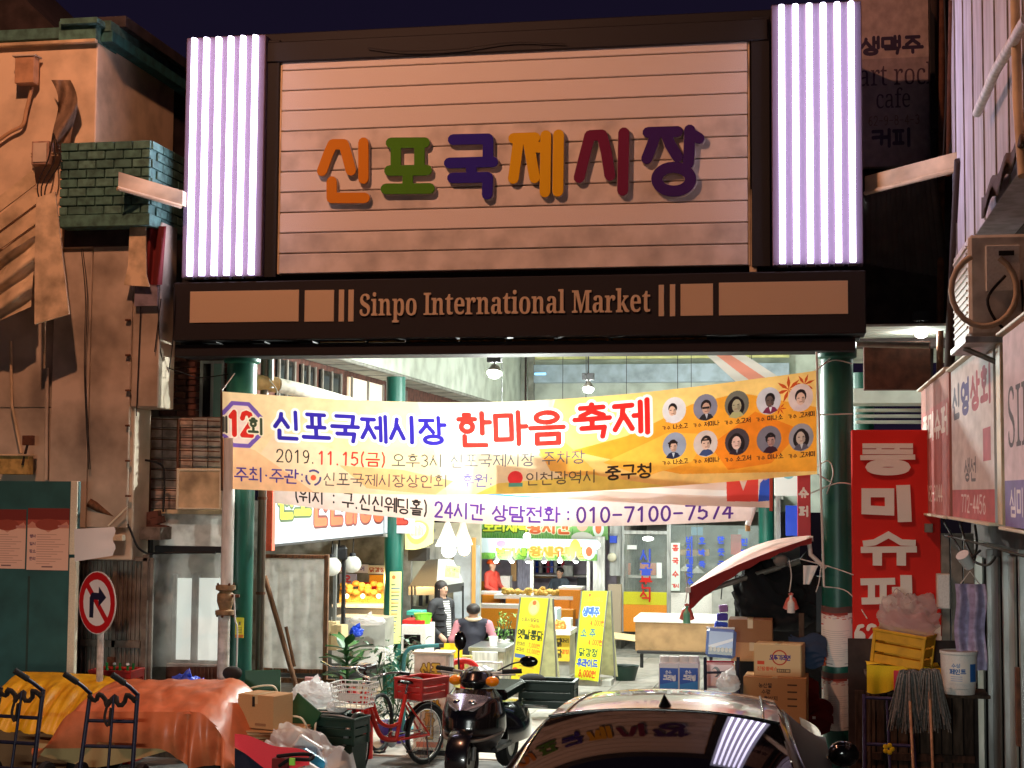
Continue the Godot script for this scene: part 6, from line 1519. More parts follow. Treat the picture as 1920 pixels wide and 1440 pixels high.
	for p in [[1285, 1150, 0.05, true], [1480, 1130, 0.12, false]]:
		var h := thing("hanging_weights", "rose and green bottle weights hung on a cord at the awning's low corner" if p[3] else "red and white bottle weights hung on a cord near the gate post", "ornament", Z(p[0], p[1] - 20, p[2]), "bottle weights on the awning")
		tb(h, "cord", smooth_path([Vector3(0, 0.3, 0), Vector3(0.02, 0.15, 0), Vector3(0, 0, 0)]), 0.006, M.cable_white, 5)
		for k in 3:
			lt(h, "bottle", [Vector2(0, 0), Vector2(0.036, 0.005), Vector2(0.036, 0.1), Vector2(0.014, 0.14), Vector2(0.014, 0.17), Vector2(0, 0.17)], Vector3(-0.03 + k * 0.045, -0.17 - 0.03 * (k % 2), 0.02 * (k % 2)), [mk("rose_%d" % k, c8(206, 110, 96), 0.3), mk("mint_%d" % k, c8(110, 186, 150), 0.3) if p[3] else M.white_plastic, mk("brick_%d" % k, c8(190, 84, 70), 0.3)][k], 12, Vector3(0, 0, 0.35 * (k - 1)))
	# dark goods under the awning
	var dk := bag("covered_goods", "black covered heap of goods under the awning", Z(1456, 1180, -0.6), Vector3(0.42, 0.42, 0.4), M.dark_cloth, 21, false)
	dk.set_meta("category", "goods")
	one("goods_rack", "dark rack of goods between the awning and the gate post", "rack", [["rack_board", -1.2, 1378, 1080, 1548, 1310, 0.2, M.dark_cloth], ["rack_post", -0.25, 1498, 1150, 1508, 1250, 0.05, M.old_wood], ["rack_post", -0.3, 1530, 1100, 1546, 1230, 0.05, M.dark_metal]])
	carton("open brown carton with a red oval mark under the black heap", 1408, 1202, -0.15, Vector3(0.42, 0.22, 0.4), 0.0, M.cardboard_dark)
	carton("brown carton with a red stripe below the open carton", 1410, 1236, -0.15, Vector3(0.4, 0.18, 0.4), 0.03, M.cardboard)
	var rm := carton("printed noodle carton with a ring mark standing on the big box", 1462, 1266, 0.35, Vector3(0.44, 0.3, 0.3), -0.12, M.cardboard_pale)
	var ri := canvas(256, 176, c8(222, 194, 146))
	for k in 40: disc(ri, Vector2(140, 70) + Vector2(cos(k * 0.157), sin(k * 0.157)) * 40, 4, 4, c8(190, 60, 40))
	write(ri, "오뚜기라면", 84, 56, 28, 0.1, c8(70, 60, 140), 0.8); rect(ri, 14, 92, 40, 20, c8(220, 80, 50)); write(ri, "진짬뽕박스", 14, 124, 22, 0.09, c8(220, 110, 70)); rect(ri, 124, 134, 76, 20, c8(60, 50, 40)); rect(ri, 128, 137, 68, 14, c8(200, 176, 130)); write(ri, "1234", 134, 138, 12, 0.08, c8(60, 50, 40), 1.4)
	bx(rm, "printed_front", Vector3(0, 0.15, 0.1525), Vector3(0.42, 0.285, 0.003), printed("noodle_box_print", ri, 0.8), Vector3.ZERO, 0.0)
	var bg := carton("big cut open carton with handwriting under the noodle carton", 1456, 1350, 0.35, Vector3(0.58, 0.42, 0.42), -0.05, M.cardboard)
	var bi := canvas(256, 176, c8(196, 156, 106))
	for k in 4: write(bi, ["농산물", "수량", "원산지", "주의"][k], 60 + k * 12, 20 + k * 26, 18, 0.07, c8(70, 60, 60)); rect(bi, 180, 22 + k * 28, 40, 6, c8(80, 70, 60))
	write(bi, "취급주의", 100, 136, 20, 0.06, c8(200, 110, 80), 1.1)
	bx(bg, "printed_front", Vector3(0, 0.21, 0.2125), Vector3(0.56, 0.4, 0.003), printed("big_box_print", bi, 0.85), Vector3.ZERO, 0.0)
	# toilet paper packs
	for k in 2:
		var tp := thing("tissue_pack", "blue wrapped toilet paper pack with white lettering beside the trolley" if k else "blue wrapped toilet paper pack at the end of the stack", "tissue pack", Z(1256 + k * 37, 1300, 0.2), "toilet paper packs")
		var ti := canvas(128, 160, c8(40, 90, 200))
		rect(ti, 0, 0, 128, 22, c8(226, 230, 240)); fill_poly(ti, PackedVector2Array([Vector2(0, 110), Vector2(128, 90), Vector2(128, 160), Vector2(0, 160)]), c8(50, 140, 220))
		write(ti, "순수", 40, 34, 20, 0.1, c8(226, 236, 250)); write(ti, "크리넥스"[0], 26, 60, 28, 0.13, c8(240, 244, 252)); write(ti, "리빙", 56, 60, 28, 0.13, c8(240, 244, 252))
		bx(tp, "pack_wrap", Vector3(0, 0.15, 0), Vector3(0.19, 0.3, 0.24), printed("tissue_print_%d" % k, ti, 0.25), Vector3.ZERO, 0.008)
		for j in 2: lt(tp, "roll", [Vector2(0.02, 0), Vector2(0.05, 0.0), Vector2(0.05, 0.06), Vector2(0.02, 0.062)], Vector3(-0.045 + j * 0.09, 0.3, 0.05), M.paper, 16)
	# trolley with magazines
	var tr := thing("loaded_trolley", "hand trolley loaded with a blue pack and printed picture bags", "trolley", on_ground(Z(1352, 1300, 0.5)))
	var o := tr.position
	for x in [1322, 1384]: tb(tr, "upright", [Z(x, 1232, 0.55) - o, Z(x + 2, 1420, 0.55) - o], 0.016, M.blue_frame, 8)
	for y in [1261, 1300, 1340]: tb(tr, "cross_bar", [Z(1322, y, 0.55) - o, Z(1385, y, 0.55) - o], 0.012, M.blue_frame, 8)
	for k in [-1, 1]: lt(tr, "wheel", [Vector2(0, -0.02), Vector2(0.1, -0.02), Vector2(0.1, 0.02), Vector2(0, 0.02)], Vector3(k * 0.17, 0.1, 0.02), M.rubber, 16, Vector3(0, 0, PI / 2))
	var pk := thing("picture_bag", "pink rice bag printed with a woman's profile on the trolley", "bag", Z(1350, 1290, 0.3))
	var pi_ := canvas(160, 128, c8(222, 186, 190))
	disc(pi_, Vector2(56, 44), 26, 32, c8(70, 44, 40)); disc(pi_, Vector2(46, 48), 18, 24, c8(232, 190, 176)); fill_poly(pi_, PackedVector2Array([Vector2(20, 128), Vector2(40, 78), Vector2(70, 78), Vector2(90, 128)]), c8(226, 180, 166)); write(pi_, "건강식품", 96, 44, 13, 0.07, c8(150, 110, 130))
	bx(pk, "bag_body", Vector3(0, 0.12, 0), Vector3(0.28, 0.24, 0.1), printed("picture_bag_print", pi_, 0.3), Vector3(-0.1, 0, 0.02), 0.03); bx(pk, "bag_seam", Vector3(0, 0.245, 0), Vector3(0.27, 0.02, 0.02), M.pink_red, Vector3(0, 0, 0.02))
	var sk := thing("snack_pack", "blue topped snack pack with black figures on the pink bag", "pack", Z(1352, 1230, 0.3))
	var si := canvas(160, 160, c8(120, 150, 220))
	fill_poly(si, PackedVector2Array([Vector2(0, 100), Vector2(80, 70), Vector2(160, 40), Vector2(160, 60), Vector2(60, 100), Vector2(0, 130)]), c8(220, 228, 244)); rect(si, 0, 112, 160, 48, c8(60, 56, 60))
	for k in 6: disc(si, Vector2(16 + k * 26, 124), 10, 16, c8(176, 160, 130))
	bx(sk, "pack_body", Vector3(0, 0.12, 0), Vector3(0.28, 0.27, 0.12), printed("snack_print", si, 0.25), Vector3(-0.1, 0, -0.05), 0.03); bx(sk, "pack_crimp", Vector3(-0.005, 0.262, 0), Vector3(0.27, 0.02, 0.02), M.white_plastic)
	bag("carrier_bag", "translucent white bag tied to the trolley's foot", Z(1366, 1296, 0.62), Vector3(0.11, 0.09, 0.08), M.plastic_bag, 31)
	# folded clothes and packs beside the post
	var pile := [["denim", 1514, 1222, "dark blue folded clothes on top of the pile by the post"], ["orange_pack", 1518, 1246, "orange packs stacked under the blue clothes"], ["maroon_cloth", 1500, 1305, "maroon cloth bundle heaped under the orange packs"], ["maroon_cloth", 1526, 1345, "dark red bag with a white patch under the maroon bundle"]]
	for k in 4:
		var d: Array = pile[k]
		var c := thing("clothes_pile" if k != 1 else "orange_packs", d[3], "clothes" if k != 1 else "pack", Z(d[1], d[2], 0.1))
		if k == 1:
			for j in 3: bx(c, "pack", Vector3(0, 0.02 + j * 0.045, 0), Vector3(0.3, 0.04, 0.2), M.orange_pack, Vector3(0, j * 0.05, 0), 0.012)
		else:
			for j in 4: cloth(c, "fold", func(u: float, v: float): return Vector3((u - 0.5) * 0.32 + 0.02 * sin(j * 2.0 + v * 4.0), 0.03 + j * 0.038 + 0.025 * sin(u * 7.0 + j) - 0.16 * v * v + 0.02 * sin(v * 9.0), 0.15 * v), 12, 8, M[d[0]])
			if k == 3: bx(c, "white_patch", Vector3(0.0, 0.02, 0.165), Vector3(0.03, 0.025, 0.004), M.paper)
	var bp := thing("toy_backpack", "blue and purple toy packs hung beside the covered heap", "toy", Z(1352, 1180, -0.6))
	for k in 3: bx(bp, "toy", Vector3(0.012 * k, 0.04 + k * 0.085, 0), Vector3(0.13 - 0.02 * k, 0.075, 0.05), [M.royal_blue, M.pot_purple, mk("toy_pink", c8(170, 120, 180), 0.4)][k], Vector3(0, 0.2, 0.1 * (k - 1)), 0.02)
	tb(bp, "cord", [Vector3(0, 0.3, 0), Vector3(0.02, 0.55, 0)], 0.006, M.cable_black, 5)

# ---- people: joints with radii, joined smoothly and meshed as surface nets
func body_mesh(bones: Array, cell: float, k: float) -> MB:   # bone: [a, b, ra, rb, colour]
	var vals := {}
	var near := {}
	for b in bones:
		var r: float = maxf(b[2], b[3]) + cell * 3.0
		var lo := (Vector3(minf(b[0].x, b[1].x), minf(b[0].y, b[1].y), minf(b[0].z, b[1].z)) - Vector3.ONE * r) / cell
		var hi := (Vector3(maxf(b[0].x, b[1].x), maxf(b[0].y, b[1].y), maxf(b[0].z, b[1].z)) + Vector3.ONE * r) / cell
		for x in range(floori(lo.x), ceili(hi.x) + 1):
			for y in range(floori(lo.y), ceili(hi.y) + 1):
				for z in range(floori(lo.z), ceili(hi.z) + 1):
					var key := Vector3i(x, y, z)
					var p := Vector3(x, y, z) * cell
					var ab: Vector3 = b[1] - b[0]
					var t := clampf((p - b[0]).dot(ab) / maxf(ab.length_squared(), 1e-9), 0.0, 1.0)
					var d := p.distance_to(b[0] + ab * t) - lerpf(b[2], b[3], t)
					if vals.has(key):
						var o: float = vals[key]
						if d < near[key][0]: near[key] = [d, b[4]]
						var h := clampf(0.5 + 0.5 * (o - d) / k, 0.0, 1.0)
						vals[key] = lerpf(o, d, h) - k * h * (1.0 - h)
					else:
						vals[key] = d; near[key] = [d, b[4]]
	var mb := MB.new()
	var at := {}
	for key in vals:
		var inside := 0; var sum := Vector3.ZERO; var cnt := 0; var ok := true
		var c := []
		for q in 8:
			var kk: Vector3i = key + Vector3i(q & 1, (q >> 1) & 1, q >> 2)
			if not vals.has(kk): ok = false; break
			c.append(vals[kk])
		if not ok: continue
		for e in [[0, 1], [2, 3], [4, 5], [6, 7], [0, 2], [1, 3], [4, 6], [5, 7], [0, 4], [1, 5], [2, 6], [3, 7]]:
			if (c[e[0]] < 0.0) != (c[e[1]] < 0.0):
				var f: float = c[e[0]] / (c[e[0]] - c[e[1]])
				var pa := Vector3(e[0] & 1, (e[0] >> 1) & 1, e[0] >> 2); var pb_ := Vector3(e[1] & 1, (e[1] >> 1) & 1, e[1] >> 2)
				sum += pa.lerp(pb_, f); cnt += 1
		if cnt == 0: continue
		var n := Vector3(c[1] + c[3] + c[5] + c[7] - c[0] - c[2] - c[4] - c[6], c[2] + c[3] + c[6] + c[7] - c[0] - c[1] - c[4] - c[5], c[4] + c[5] + c[6] + c[7] - c[0] - c[1] - c[2] - c[3]).normalized()
		mb.col = near[key][1]
		at[key] = mb.vert((Vector3(key) + sum / cnt) * cell, n)
	for key in at:
		for ax in 3:
			var d := Vector3i.ZERO; d[ax] = 1
			if not vals.has(key + d) or (vals[key] < 0.0) == (vals[key + d] < 0.0): continue
			var u := Vector3i.ZERO; u[(ax + 1) % 3] = 1
			var w := Vector3i.ZERO; w[(ax + 2) % 3] = 1
			var q := [key, key - u, key - u - w, key - w]
			if not (at.has(q[1]) and at.has(q[2]) and at.has(q[3])): continue
			var a: int = at[q[0]]; var b: int = at[q[1]]; var c2: int = at[q[2]]; var e: int = at[q[3]]
			if vals[key] < 0.0: mb.i.append_array([a, c2, b, a, e, c2])
			else: mb.i.append_array([a, b, c2, a, c2, e])
	return mb
func add_hand(bones: Array, w: Vector3, dir: Vector3, side: Vector3, skin: Color) -> void:   # palm and five bent fingers
	var d := dir.normalized(); var s := side.normalized(); var nrm := d.cross(s)
	bones.append([w, w + d * 0.07, 0.024, 0.034, skin])
	for k in 4:
		var b := w + d * 0.075 + s * (k - 1.5) * 0.019
		var l: float = [0.062, 0.072, 0.066, 0.05][k]
		bones.append([b, b + d * l * 0.55, 0.0095, 0.009, skin]); bones.append([b + d * l * 0.55, b + d * l * 0.9 + nrm * l * 0.35, 0.009, 0.008, skin])
	bones.append([w + d * 0.02 - s * 0.03, w + d * 0.06 - s * 0.06, 0.012, 0.01, skin])

func people() -> void:
	var pm := mk("person_cloth", Color.WHITE, 0.8)
	pm.vertex_color_use_as_albedo = true
	var skin := Color(0.52, 0.3, 0.2); var black := Color(0.02, 0.02, 0.024); var hairc := Color(0.02, 0.014, 0.012)
	var hm := mk("hair_dark", c8(34, 26, 24), 0.6, "grain", 5.0)
	var make := func(label: String, at: Vector3, turn: float, h: float, top: Color, arm: Color, legs: Color, pose: String) -> Node3D:
		var t := thing("person", label, "person", at, "", turn)
		var k := h / 1.7
		var V := func(x, y, z): return Vector3(x, y, z) * k
		var bones := [
			[V.call(0, 1.0, 0), V.call(0, 1.2, 0.01), 0.145 * k, 0.14 * k, top], [V.call(-0.06, 1.22, 0.0), V.call(-0.09, 1.38, 0), 0.11 * k, 0.09 * k, top], [V.call(0.06, 1.22, 0.0), V.call(0.09, 1.38, 0), 0.11 * k, 0.09 * k, top],
			[V.call(-0.15, 1.4, 0), V.call(0.15, 1.4, 0), 0.07 * k, 0.07 * k, top], [V.call(0, 1.44, 0), V.call(0, 1.52, 0.01), 0.052 * k, 0.05 * k, skin],
			[V.call(0, 0.92, 0), V.call(0, 1.02, 0), 0.15 * k, 0.145 * k, top if pose == "coat" else legs],
			[V.call(-0.085, 0.92, 0), V.call(-0.1, 0.5, 0.02), 0.088 * k, 0.06 * k, legs], [V.call(0.085, 0.92, 0), V.call(0.1, 0.5, 0.01), 0.088 * k, 0.06 * k, legs],
			[V.call(-0.1, 0.5, 0.02), V.call(-0.1, 0.09, -0.02), 0.06 * k, 0.042 * k, legs], [V.call(0.1, 0.5, 0.01), V.call(0.1, 0.09, -0.02), 0.06 * k, 0.042 * k, legs],
			[V.call(-0.1, 0.05, -0.03), V.call(-0.12, 0.04, 0.14), 0.045 * k, 0.035 * k, black], [V.call(0.1, 0.05, -0.03), V.call(0.12, 0.04, 0.14), 0.045 * k, 0.035 * k, black]]
		for s in [-1, 1]:
			var sh: Vector3 = V.call(0.2 * s, 1.38, 0); var el: Vector3; var wr: Vector3
			if pose == "coat": el = V.call(0.29 * s, 1.13, -0.05); wr = V.call(0.22 * s, 0.97, 0.13)
			elif pose == "work": el = V.call(0.27 * s, 1.14, 0.04); wr = V.call(0.18 * s, 1.02, 0.28)
			else: el = V.call(0.28 * s, 1.12, -0.02); wr = V.call(0.26 * s, 0.94, 0.16)
			bones.append([sh, el, 0.062 * k, 0.05 * k, arm]); bones.append([el, wr, 0.05 * k, 0.036 * k, arm])
			add_hand(bones, wr, wr - el, Vector3(s, 0, 0), skin)
		# head: skull, jaw, nose, brow, ears
		bones.append_array([[V.call(0, 1.6, 0.0), V.call(0, 1.63, 0.0), 0.078 * k, 0.08 * k, skin], [V.call(0, 1.545, 0.035), V.call(0, 1.575, 0.03), 0.05 * k, 0.058 * k, skin], [V.call(0, 1.6, 0.088), V.call(0, 1.578, 0.1), 0.01 * k, 0.014 * k, skin], [V.call(-0.08, 1.6, 0), V.call(-0.083, 1.58, 0), 0.014 * k, 0.012 * k, skin], [V.call(0.08, 1.6, 0), V.call(0.083, 1.58, 0), 0.014 * k, 0.012 * k, skin]])
		put(t, "body", body_mesh(bones, 0.016, 0.03), pm)
		for s in [-1, 1]: put(t, "eye", MB.new().ball(V.call(0.03 * s, 1.605, 0.078), Vector3.ONE * 0.009, 6, 4), hm)
		bx(t, "mouth", V.call(0, 1.55, 0.085), Vector3(0.04, 0.008, 0.01), mk("lip", c8(150, 80, 74), 0.6))
		return t
	var hair := func(t: Node3D, k: float, long: bool) -> void:
		put(t, "hair", MB.new().ball(Vector3(0, 1.63, -0.018) * k, Vector3(0.094, 0.096, 0.1) * k, 16, 12), hm)
		if long:
			cloth(t, "hair_back", func(u: float, v: float): return Vector3(0.097 * sin((u - 0.5) * 4.4), 1.66 - 0.2 * v, -0.02 - 0.09 * cos((u - 0.5) * 4.4)) * k, 12, 6, hm)
	var p := Z(826, 1335, -5.5)
	var w: Node3D = make.call("woman in a black quilted jacket over a striped top by the oven", on_ground(p), 1.1, 1.6, black * 1.6, black * 1.6, Color(0.03, 0.03, 0.04), "coat")
	hair.call(w, 1.6 / 1.7, true)
	for k in 5:
		var rb := []
		for a in 15: rb.append(Vector3(0.152 * sin(0.6 + 5.1 * a / 14), 0.93 + k * 0.08, 0.152 * cos(0.6 + 5.1 * a / 14)))
		tb(w, "jacket_seam", rb, 0.009, M.dark_cloth, 6)
	var si := canvas(32, 128, c8(226, 224, 220))
	for k in 16: rect(si, 0, k * 8, 32, 3, c8(40, 40, 50))
	cloth(w, "striped_top", func(u: float, v: float): return Vector3((u - 0.5) * 0.13, 1.36 - 0.48 * v, 0.152 + 0.02 * sin(PI * v) - 0.5 * (u - 0.5) * (u - 0.5) * 0.3 - 0.04 * (1.0 - v)), 4, 8, printed("stripe_print", si, 0.8))
	var at2 := Z(886, 1330, -4.9)
	var m: Node3D = make.call("person from behind in a dark vest over pink sleeves", on_ground(at2) - Vector3(0, 0.28, 0), PI + 0.2, 1.6, Color(0.016, 0.016, 0.03), Color(0.5, 0.2, 0.24), Color(0.03, 0.03, 0.04), "stand")
	hair.call(m, 1.6 / 1.7, false)
	m.position.y = gy(m.position.z)
	m.scale = Vector3(1.05, 0.83, 1.05)
	var co := []
	for a in 17: co.append(Vector3(0.085 * sin(TAU * a / 16), 1.38 + 0.012 * cos(TAU * a / 16), 0.07 * cos(TAU * a / 16)))
	tb(m, "collar", co, 0.03, M.hose, 8)
	var v1: Node3D = make.call("vendor in a red jacket and orange cap at the snack stall", on_ground(Z(921, 1178, -17.6)), 1.2, 1.68, Color(0.55, 0.05, 0.03), Color(0.5, 0.06, 0.04), Color(0.05, 0.04, 0.05), "work")
	lt(v1, "cap", [Vector2(0.1, 0), Vector2(0.105, 0.03), Vector2(0.08, 0.09), Vector2(0, 0.11)], Vector3(0, 1.6, -0.01), M.orange_pack, 18)
	bx(v1, "cap_peak", Vector3(0, 1.61, 0.13), Vector3(0.15, 0.012, 0.1), M.orange_pack)
	var v2: Node3D = make.call("vendor in a dark jacket bending over the snack stall's counter", on_ground(Z(1049, 1190, -18.0)), -0.35, 1.52, Color(0.05, 0.06, 0.075), Color(0.05, 0.06, 0.075), Color(0.03, 0.03, 0.04), "work")
	hair.call(v2, 1.52 / 1.7, false)

func hand_cart(at: Vector3, turn: float, label: String, h: float) -> Node3D:   # an upright two-wheeled sack truck
	var t := thing("hand_cart", label, "hand cart", at, "sack trucks by the tarps", turn)
	var w := 0.21
	for s in [-1, 1]:
		tb(t, "upright", [Vector3(s * w * 1.12, 0.06, 0.1), Vector3(s * w, h, -0.08)], 0.02, M.blue_frame, 8)
		tb(t, "handle", [Vector3(s * w, h - 0.01, -0.08), Vector3(s * w - 0.04, h + 0.07, 0.02), Vector3(s * w - 0.14, h + 0.16, 0.1)], 0.018, M.blue_frame, 8)
		tb(t, "grip", [Vector3(s * w - 0.07, h + 0.1, 0.045), Vector3(s * w - 0.16, h + 0.18, 0.115)], 0.026, M.rubber, 8)
		lt(t, "wheel", [Vector2(0.03, -0.03), Vector2(0.13, -0.03), Vector2(0.14, 0), Vector2(0.13, 0.03), Vector2(0.03, 0.03)], Vector3(s * 0.27, 0.14, -0.06), M.rubber, 20, Vector3(0, 0, PI / 2))
	tb(t, "middle_bar", [Vector3(0.02, 0.06, 0.1), Vector3(0.0, h - 0.02, -0.08)], 0.013, M.blue_frame, 8)
	for k in 3: tb(t, "cross_bar", [Vector3(-w * 1.08, h * (0.25 + k * 0.24), 0.06 - k * 0.05), Vector3(w * 1.08, h * (0.25 + k * 0.24), 0.06 - k * 0.05)], 0.016, M.blue_frame, 8)
	tb(t, "axle", [Vector3(-0.27, 0.14, -0.06), Vector3(0.27, 0.14, -0.06)], 0.014, M.dark_metal, 8)
	bx(t, "toe_plate", Vector3(0, 0.05, 0.2), Vector3(0.44, 0.012, 0.24), M.blue_frame)
	var rope := []
	for k in 25: rope.append(Vector3(-w + 2 * w * k / 24.0, h - 0.02 - 0.04 * sin(k * 0.9) - 0.05 * sin(PI * k / 24.0), -0.08 + 0.03 * cos(k * 1.3)))
	tb(t, "rope_wrap", rope, 0.022, M.dark_rope, 6)
	tb(t, "rope_tail", smooth_path([Vector3(-0.03, h - 0.05, -0.05), Vector3(-0.06, h - 0.2, -0.03), Vector3(-0.02, h - 0.27, -0.02), Vector3(-0.01, h - 0.12, -0.04)]), 0.012, M.dark_rope, 6)
	return t

func front_left() -> void:
	# orange tarpaulin over a loaded cart
	var zf := 2.2
	var tl := Z(70, 1300, zf); var tr := Z(455, 1300, zf)
	var gyy := gy(zf)
	var t := thing("orange_tarp", "orange tarpaulin with folds draped over a loaded cart", "tarpaulin")
	var wv := FastNoiseLite.new(); wv.seed = 12; wv.frequency = 1.6
	# outline: top edge height along x
	var top := func(u: float) -> float:
		var px := lerpf(62, 448, u)
		var y := 1296.0
		if u < 0.18: y = lerpf(1372, 1290, smoothstep(0.0, 0.18, u))
		elif u > 0.78: y = lerpf(1287, 1405, pow((u - 0.78) / 0.22, 1.9))
		else: y = 1287
		return Z(px, y, zf - 0.35).y
	cloth(t, "top_sheet", func(u: float, v: float): return Vector3(lerpf(tl.x, tr.x, u), top.call(u) - 0.17 * v * v + 0.05 * (absf(wv.get_noise_2d(u * 2.2, v * 0.9)) - 0.2) - 0.02 * v * absf(sin(u * 7.0)), lerpf(zf - 0.95, zf + 0.02, v)), 60, 14, M.orange_tarp)
	cloth(t, "front_fold", func(u: float, v: float):
		var b: float = top.call(u) - 0.17
		var low := Z(lerpf(62, 448, u), 1402 if u < 0.62 else lerpf(1402, 1436, smoothstep(0.62, 0.75, u)) , zf).y
		var fold := (0.15 * (absf(sin(u * 21.0 + 0.9 * v)) - 0.5) + 0.035 * sin(u * 83.0)) * smoothstep(0.58, 0.74, u) + 0.015 * sin(u * 13.0)
		return Vector3(lerpf(tl.x - 0.0, tr.x, u) + 0.05 * v * (u - 0.5), lerpf(b, low, v), zf + 0.02 + 0.03 * sin(PI * v) + fold * (0.25 + v)), 110, 12, M.orange_tarp)
	cloth(t, "side_fall", func(u: float, v: float): return Vector3(tr.x + 0.04 * sin(u * 9.0) + 0.12 * v, lerpf(top.call(1.0), Z(450, 1450, zf).y, v), lerpf(zf + 0.02, zf - 0.95, u)), 20, 10, M.orange_tarp)
	var bp := cloth(self, "burlap_cover", func(u: float, v: float): return Vector3(lerpf(tl.x + 0.02, tr.x - 0.5, u), Z(200, 1400, zf).y + 0.04 - v * (0.12 + 0.1 * sin(u * PI * 1.4)) , zf + 0.0 + 0.03 * sin(u * 17.0 + v)), 50, 8, M.burlap)
	tag(bp, "tan burlap hanging out under the orange tarpaulin", "cloth")
	var ld := thing("loaded_cart", "flat cart of wooden crates under the orange tarpaulin", "cart", Vector3((tl.x + tr.x) / 2, gyy, zf - 0.45))
	bx(ld, "deck", Vector3(0, 0.3, 0), Vector3(1.7, 0.06, 0.8), M.old_wood)
	for k in 4: bx(ld, "crate", Vector3(-0.6 + k * 0.4, 0.43, -0.02), Vector3(0.38, 0.2, 0.66), M.cardboard_dark if k % 2 else M.old_wood)
	for k in 4: lt(ld, "wheel", [Vector2(0, -0.03), Vector2(0.13, -0.03), Vector2(0.13, 0.03), Vector2(0, 0.03)], Vector3(-0.6 + 1.2 * (k % 2), 0.13, -0.3 + 0.6 * (k / 2)), M.rubber, 16, Vector3(PI / 2, 0, 0))
	# yellow tarpaulin
	var y := thing("yellow_tarp", "yellow tarpaulin gathered in folds over goods by the hoarding", "tarpaulin")
	var ya := Z(-60, 1290, zf - 0.1); var yb := Z(165, 1290, zf - 0.1)
	var ytop := Z(100, 1279, zf - 0.4).y
	cloth(y, "cover", func(u: float, v: float):
		var ang := v * 1.5
		var drop := sin(ang) * 0.62
		return Vector3(lerpf(ya.x, yb.x, u), ytop - 0.06 * pow(u, 4.0) - 0.10 * pow(v, 1.0) - drop * drop * 0.9 + (0.1 * (absf(sin(u * 17.0 + 1.5 * v)) - 0.5) + 0.025 * sin(u * 71.0)) * smoothstep(0.15, 0.45, v) * (1.0 - 0.7 * v), zf - 1.1 + 0.85 * sin(ang) + 0.02 * sin(u * 17.0)), 60, 20, M.yellow_tarp)
	bx(y, "load", Vector3((ya.x + yb.x) / 2 - 0.1, gyy + 0.2, zf - 0.75), Vector3(0.9, 0.4, 0.5), M.cardboard_dark)
	hand_cart(Vector3(Z(205, 1400, zf + 0.45).x, gy(zf + 0.45), zf + 0.45), 0.08, "navy hand cart leaning on the orange tarpaulin", Z(205, 1300, zf + 0.4).y - gy(zf + 0.45))
	hand_cart(Vector3(Z(28, 1400, zf + 0.5).x, gy(zf + 0.5), zf + 0.5), -0.1, "navy hand cart leaning on the yellow tarpaulin", Z(28, 1290, zf + 0.4).y - gy(zf + 0.5))
	# red bottle crate behind
	var cr := thing("bottle_crate", "red plastic crate of green bottles behind the tarpaulin", "crate", Vector3(Z(218, 1300, 0.75).x, Z(218, 1302, 0.75).y, 0.75))
	crate_parts(cr, Vector3(0.42, 0.24, 0.3), M.red_crate)
	for k in 6: lt(cr, "bottle", [Vector2(0, 0), Vector2(0.032, 0), Vector2(0.032, 0.17), Vector2(0.013, 0.24), Vector2(0.013, 0.29), Vector2(0, 0.29)], Vector3(-0.14 + 0.14 * (k % 3), 0.01, -0.07 + 0.13 * (k / 3)), M.bottle_green, 12)
	for k in 3: lt(cr, "cap", [Vector2(0.016, 0.285), Vector2(0.016, 0.305), Vector2(0, 0.306)], Vector3(-0.14 + 0.14 * k, 0.01, 0.06), M.white_plastic, 10)
	bx(cr, "printed_mark", Vector3(0.1, 0.12, 0.153), Vector3(0.14, 0.08, 0.003), M.paper, Vector3(0, 0, 0.2))
	bx(self, "crate_stack", Vector3(Z(218, 1300, 0.75).x, (Z(218, 1302, 0.75).y + gy(0.75)) / 2 - 0.005, 0.75), Vector3(0.44, Z(218, 1302, 0.75).y - gy(0.75) - 0.01, 0.32), M.red_crate)
	tag(get_child(-1), "stack of closed red crates carrying the bottle crate", "crate")
	bag("refuse_bag", "bright blue refuse bag behind the orange tarpaulin", Z(347, 1310, 1.0), Vector3(0.2, 0.12, 0.18), M.blue_bag, 3)
	# cartons on a board
	var b1 := carton("tilted yellowish carton leaning behind the brown carton", 436, 1366, 1.3, Vector3(0.26, 0.36, 0.3), 0.35, M.cardboard_pale)
	b1.rotation.z = 0.42
	var b2 := carton("brown carton with torn handle standing on the flat boards", 497, 1362, 1.6, Vector3(0.4, 0.3, 0.3), -0.3, M.cardboard)
	bx(b2, "hand_hole", Vector3(-0.02, 0.24, 0.152), Vector3(0.03, 0.09, 0.004), M.dark_cloth); bx(b2, "printed_mark", Vector3(0.06, 0.04, 0.152), Vector3(0.12, 0.022, 0.003), M.cardboard_dark)
	var fb := thing("flat_cartons", "stack of flattened cartons under the brown carton", "cardboard", Vector3(Z(490, 1366, 1.6).x, gy(1.6), 1.55))
	var fh := Z(490, 1363, 1.6).y - gy(1.6)
	for k in 5: bx(fb, "flattened_box", Vector3(0.02 * sin(k * 2.0), fh - 0.012 - k * 0.02, 0.02 * cos(k)), Vector3(0.78, 0.016, 0.5), M.cardboard_pale if k % 2 else M.cardboard, Vector3(0, 0.05 * k, 0.01))
	bx(fb, "lower_box", Vector3(0, (fh - 0.1) / 2, 0), Vector3(0.6, fh - 0.1, 0.42), M.cardboard_dark)
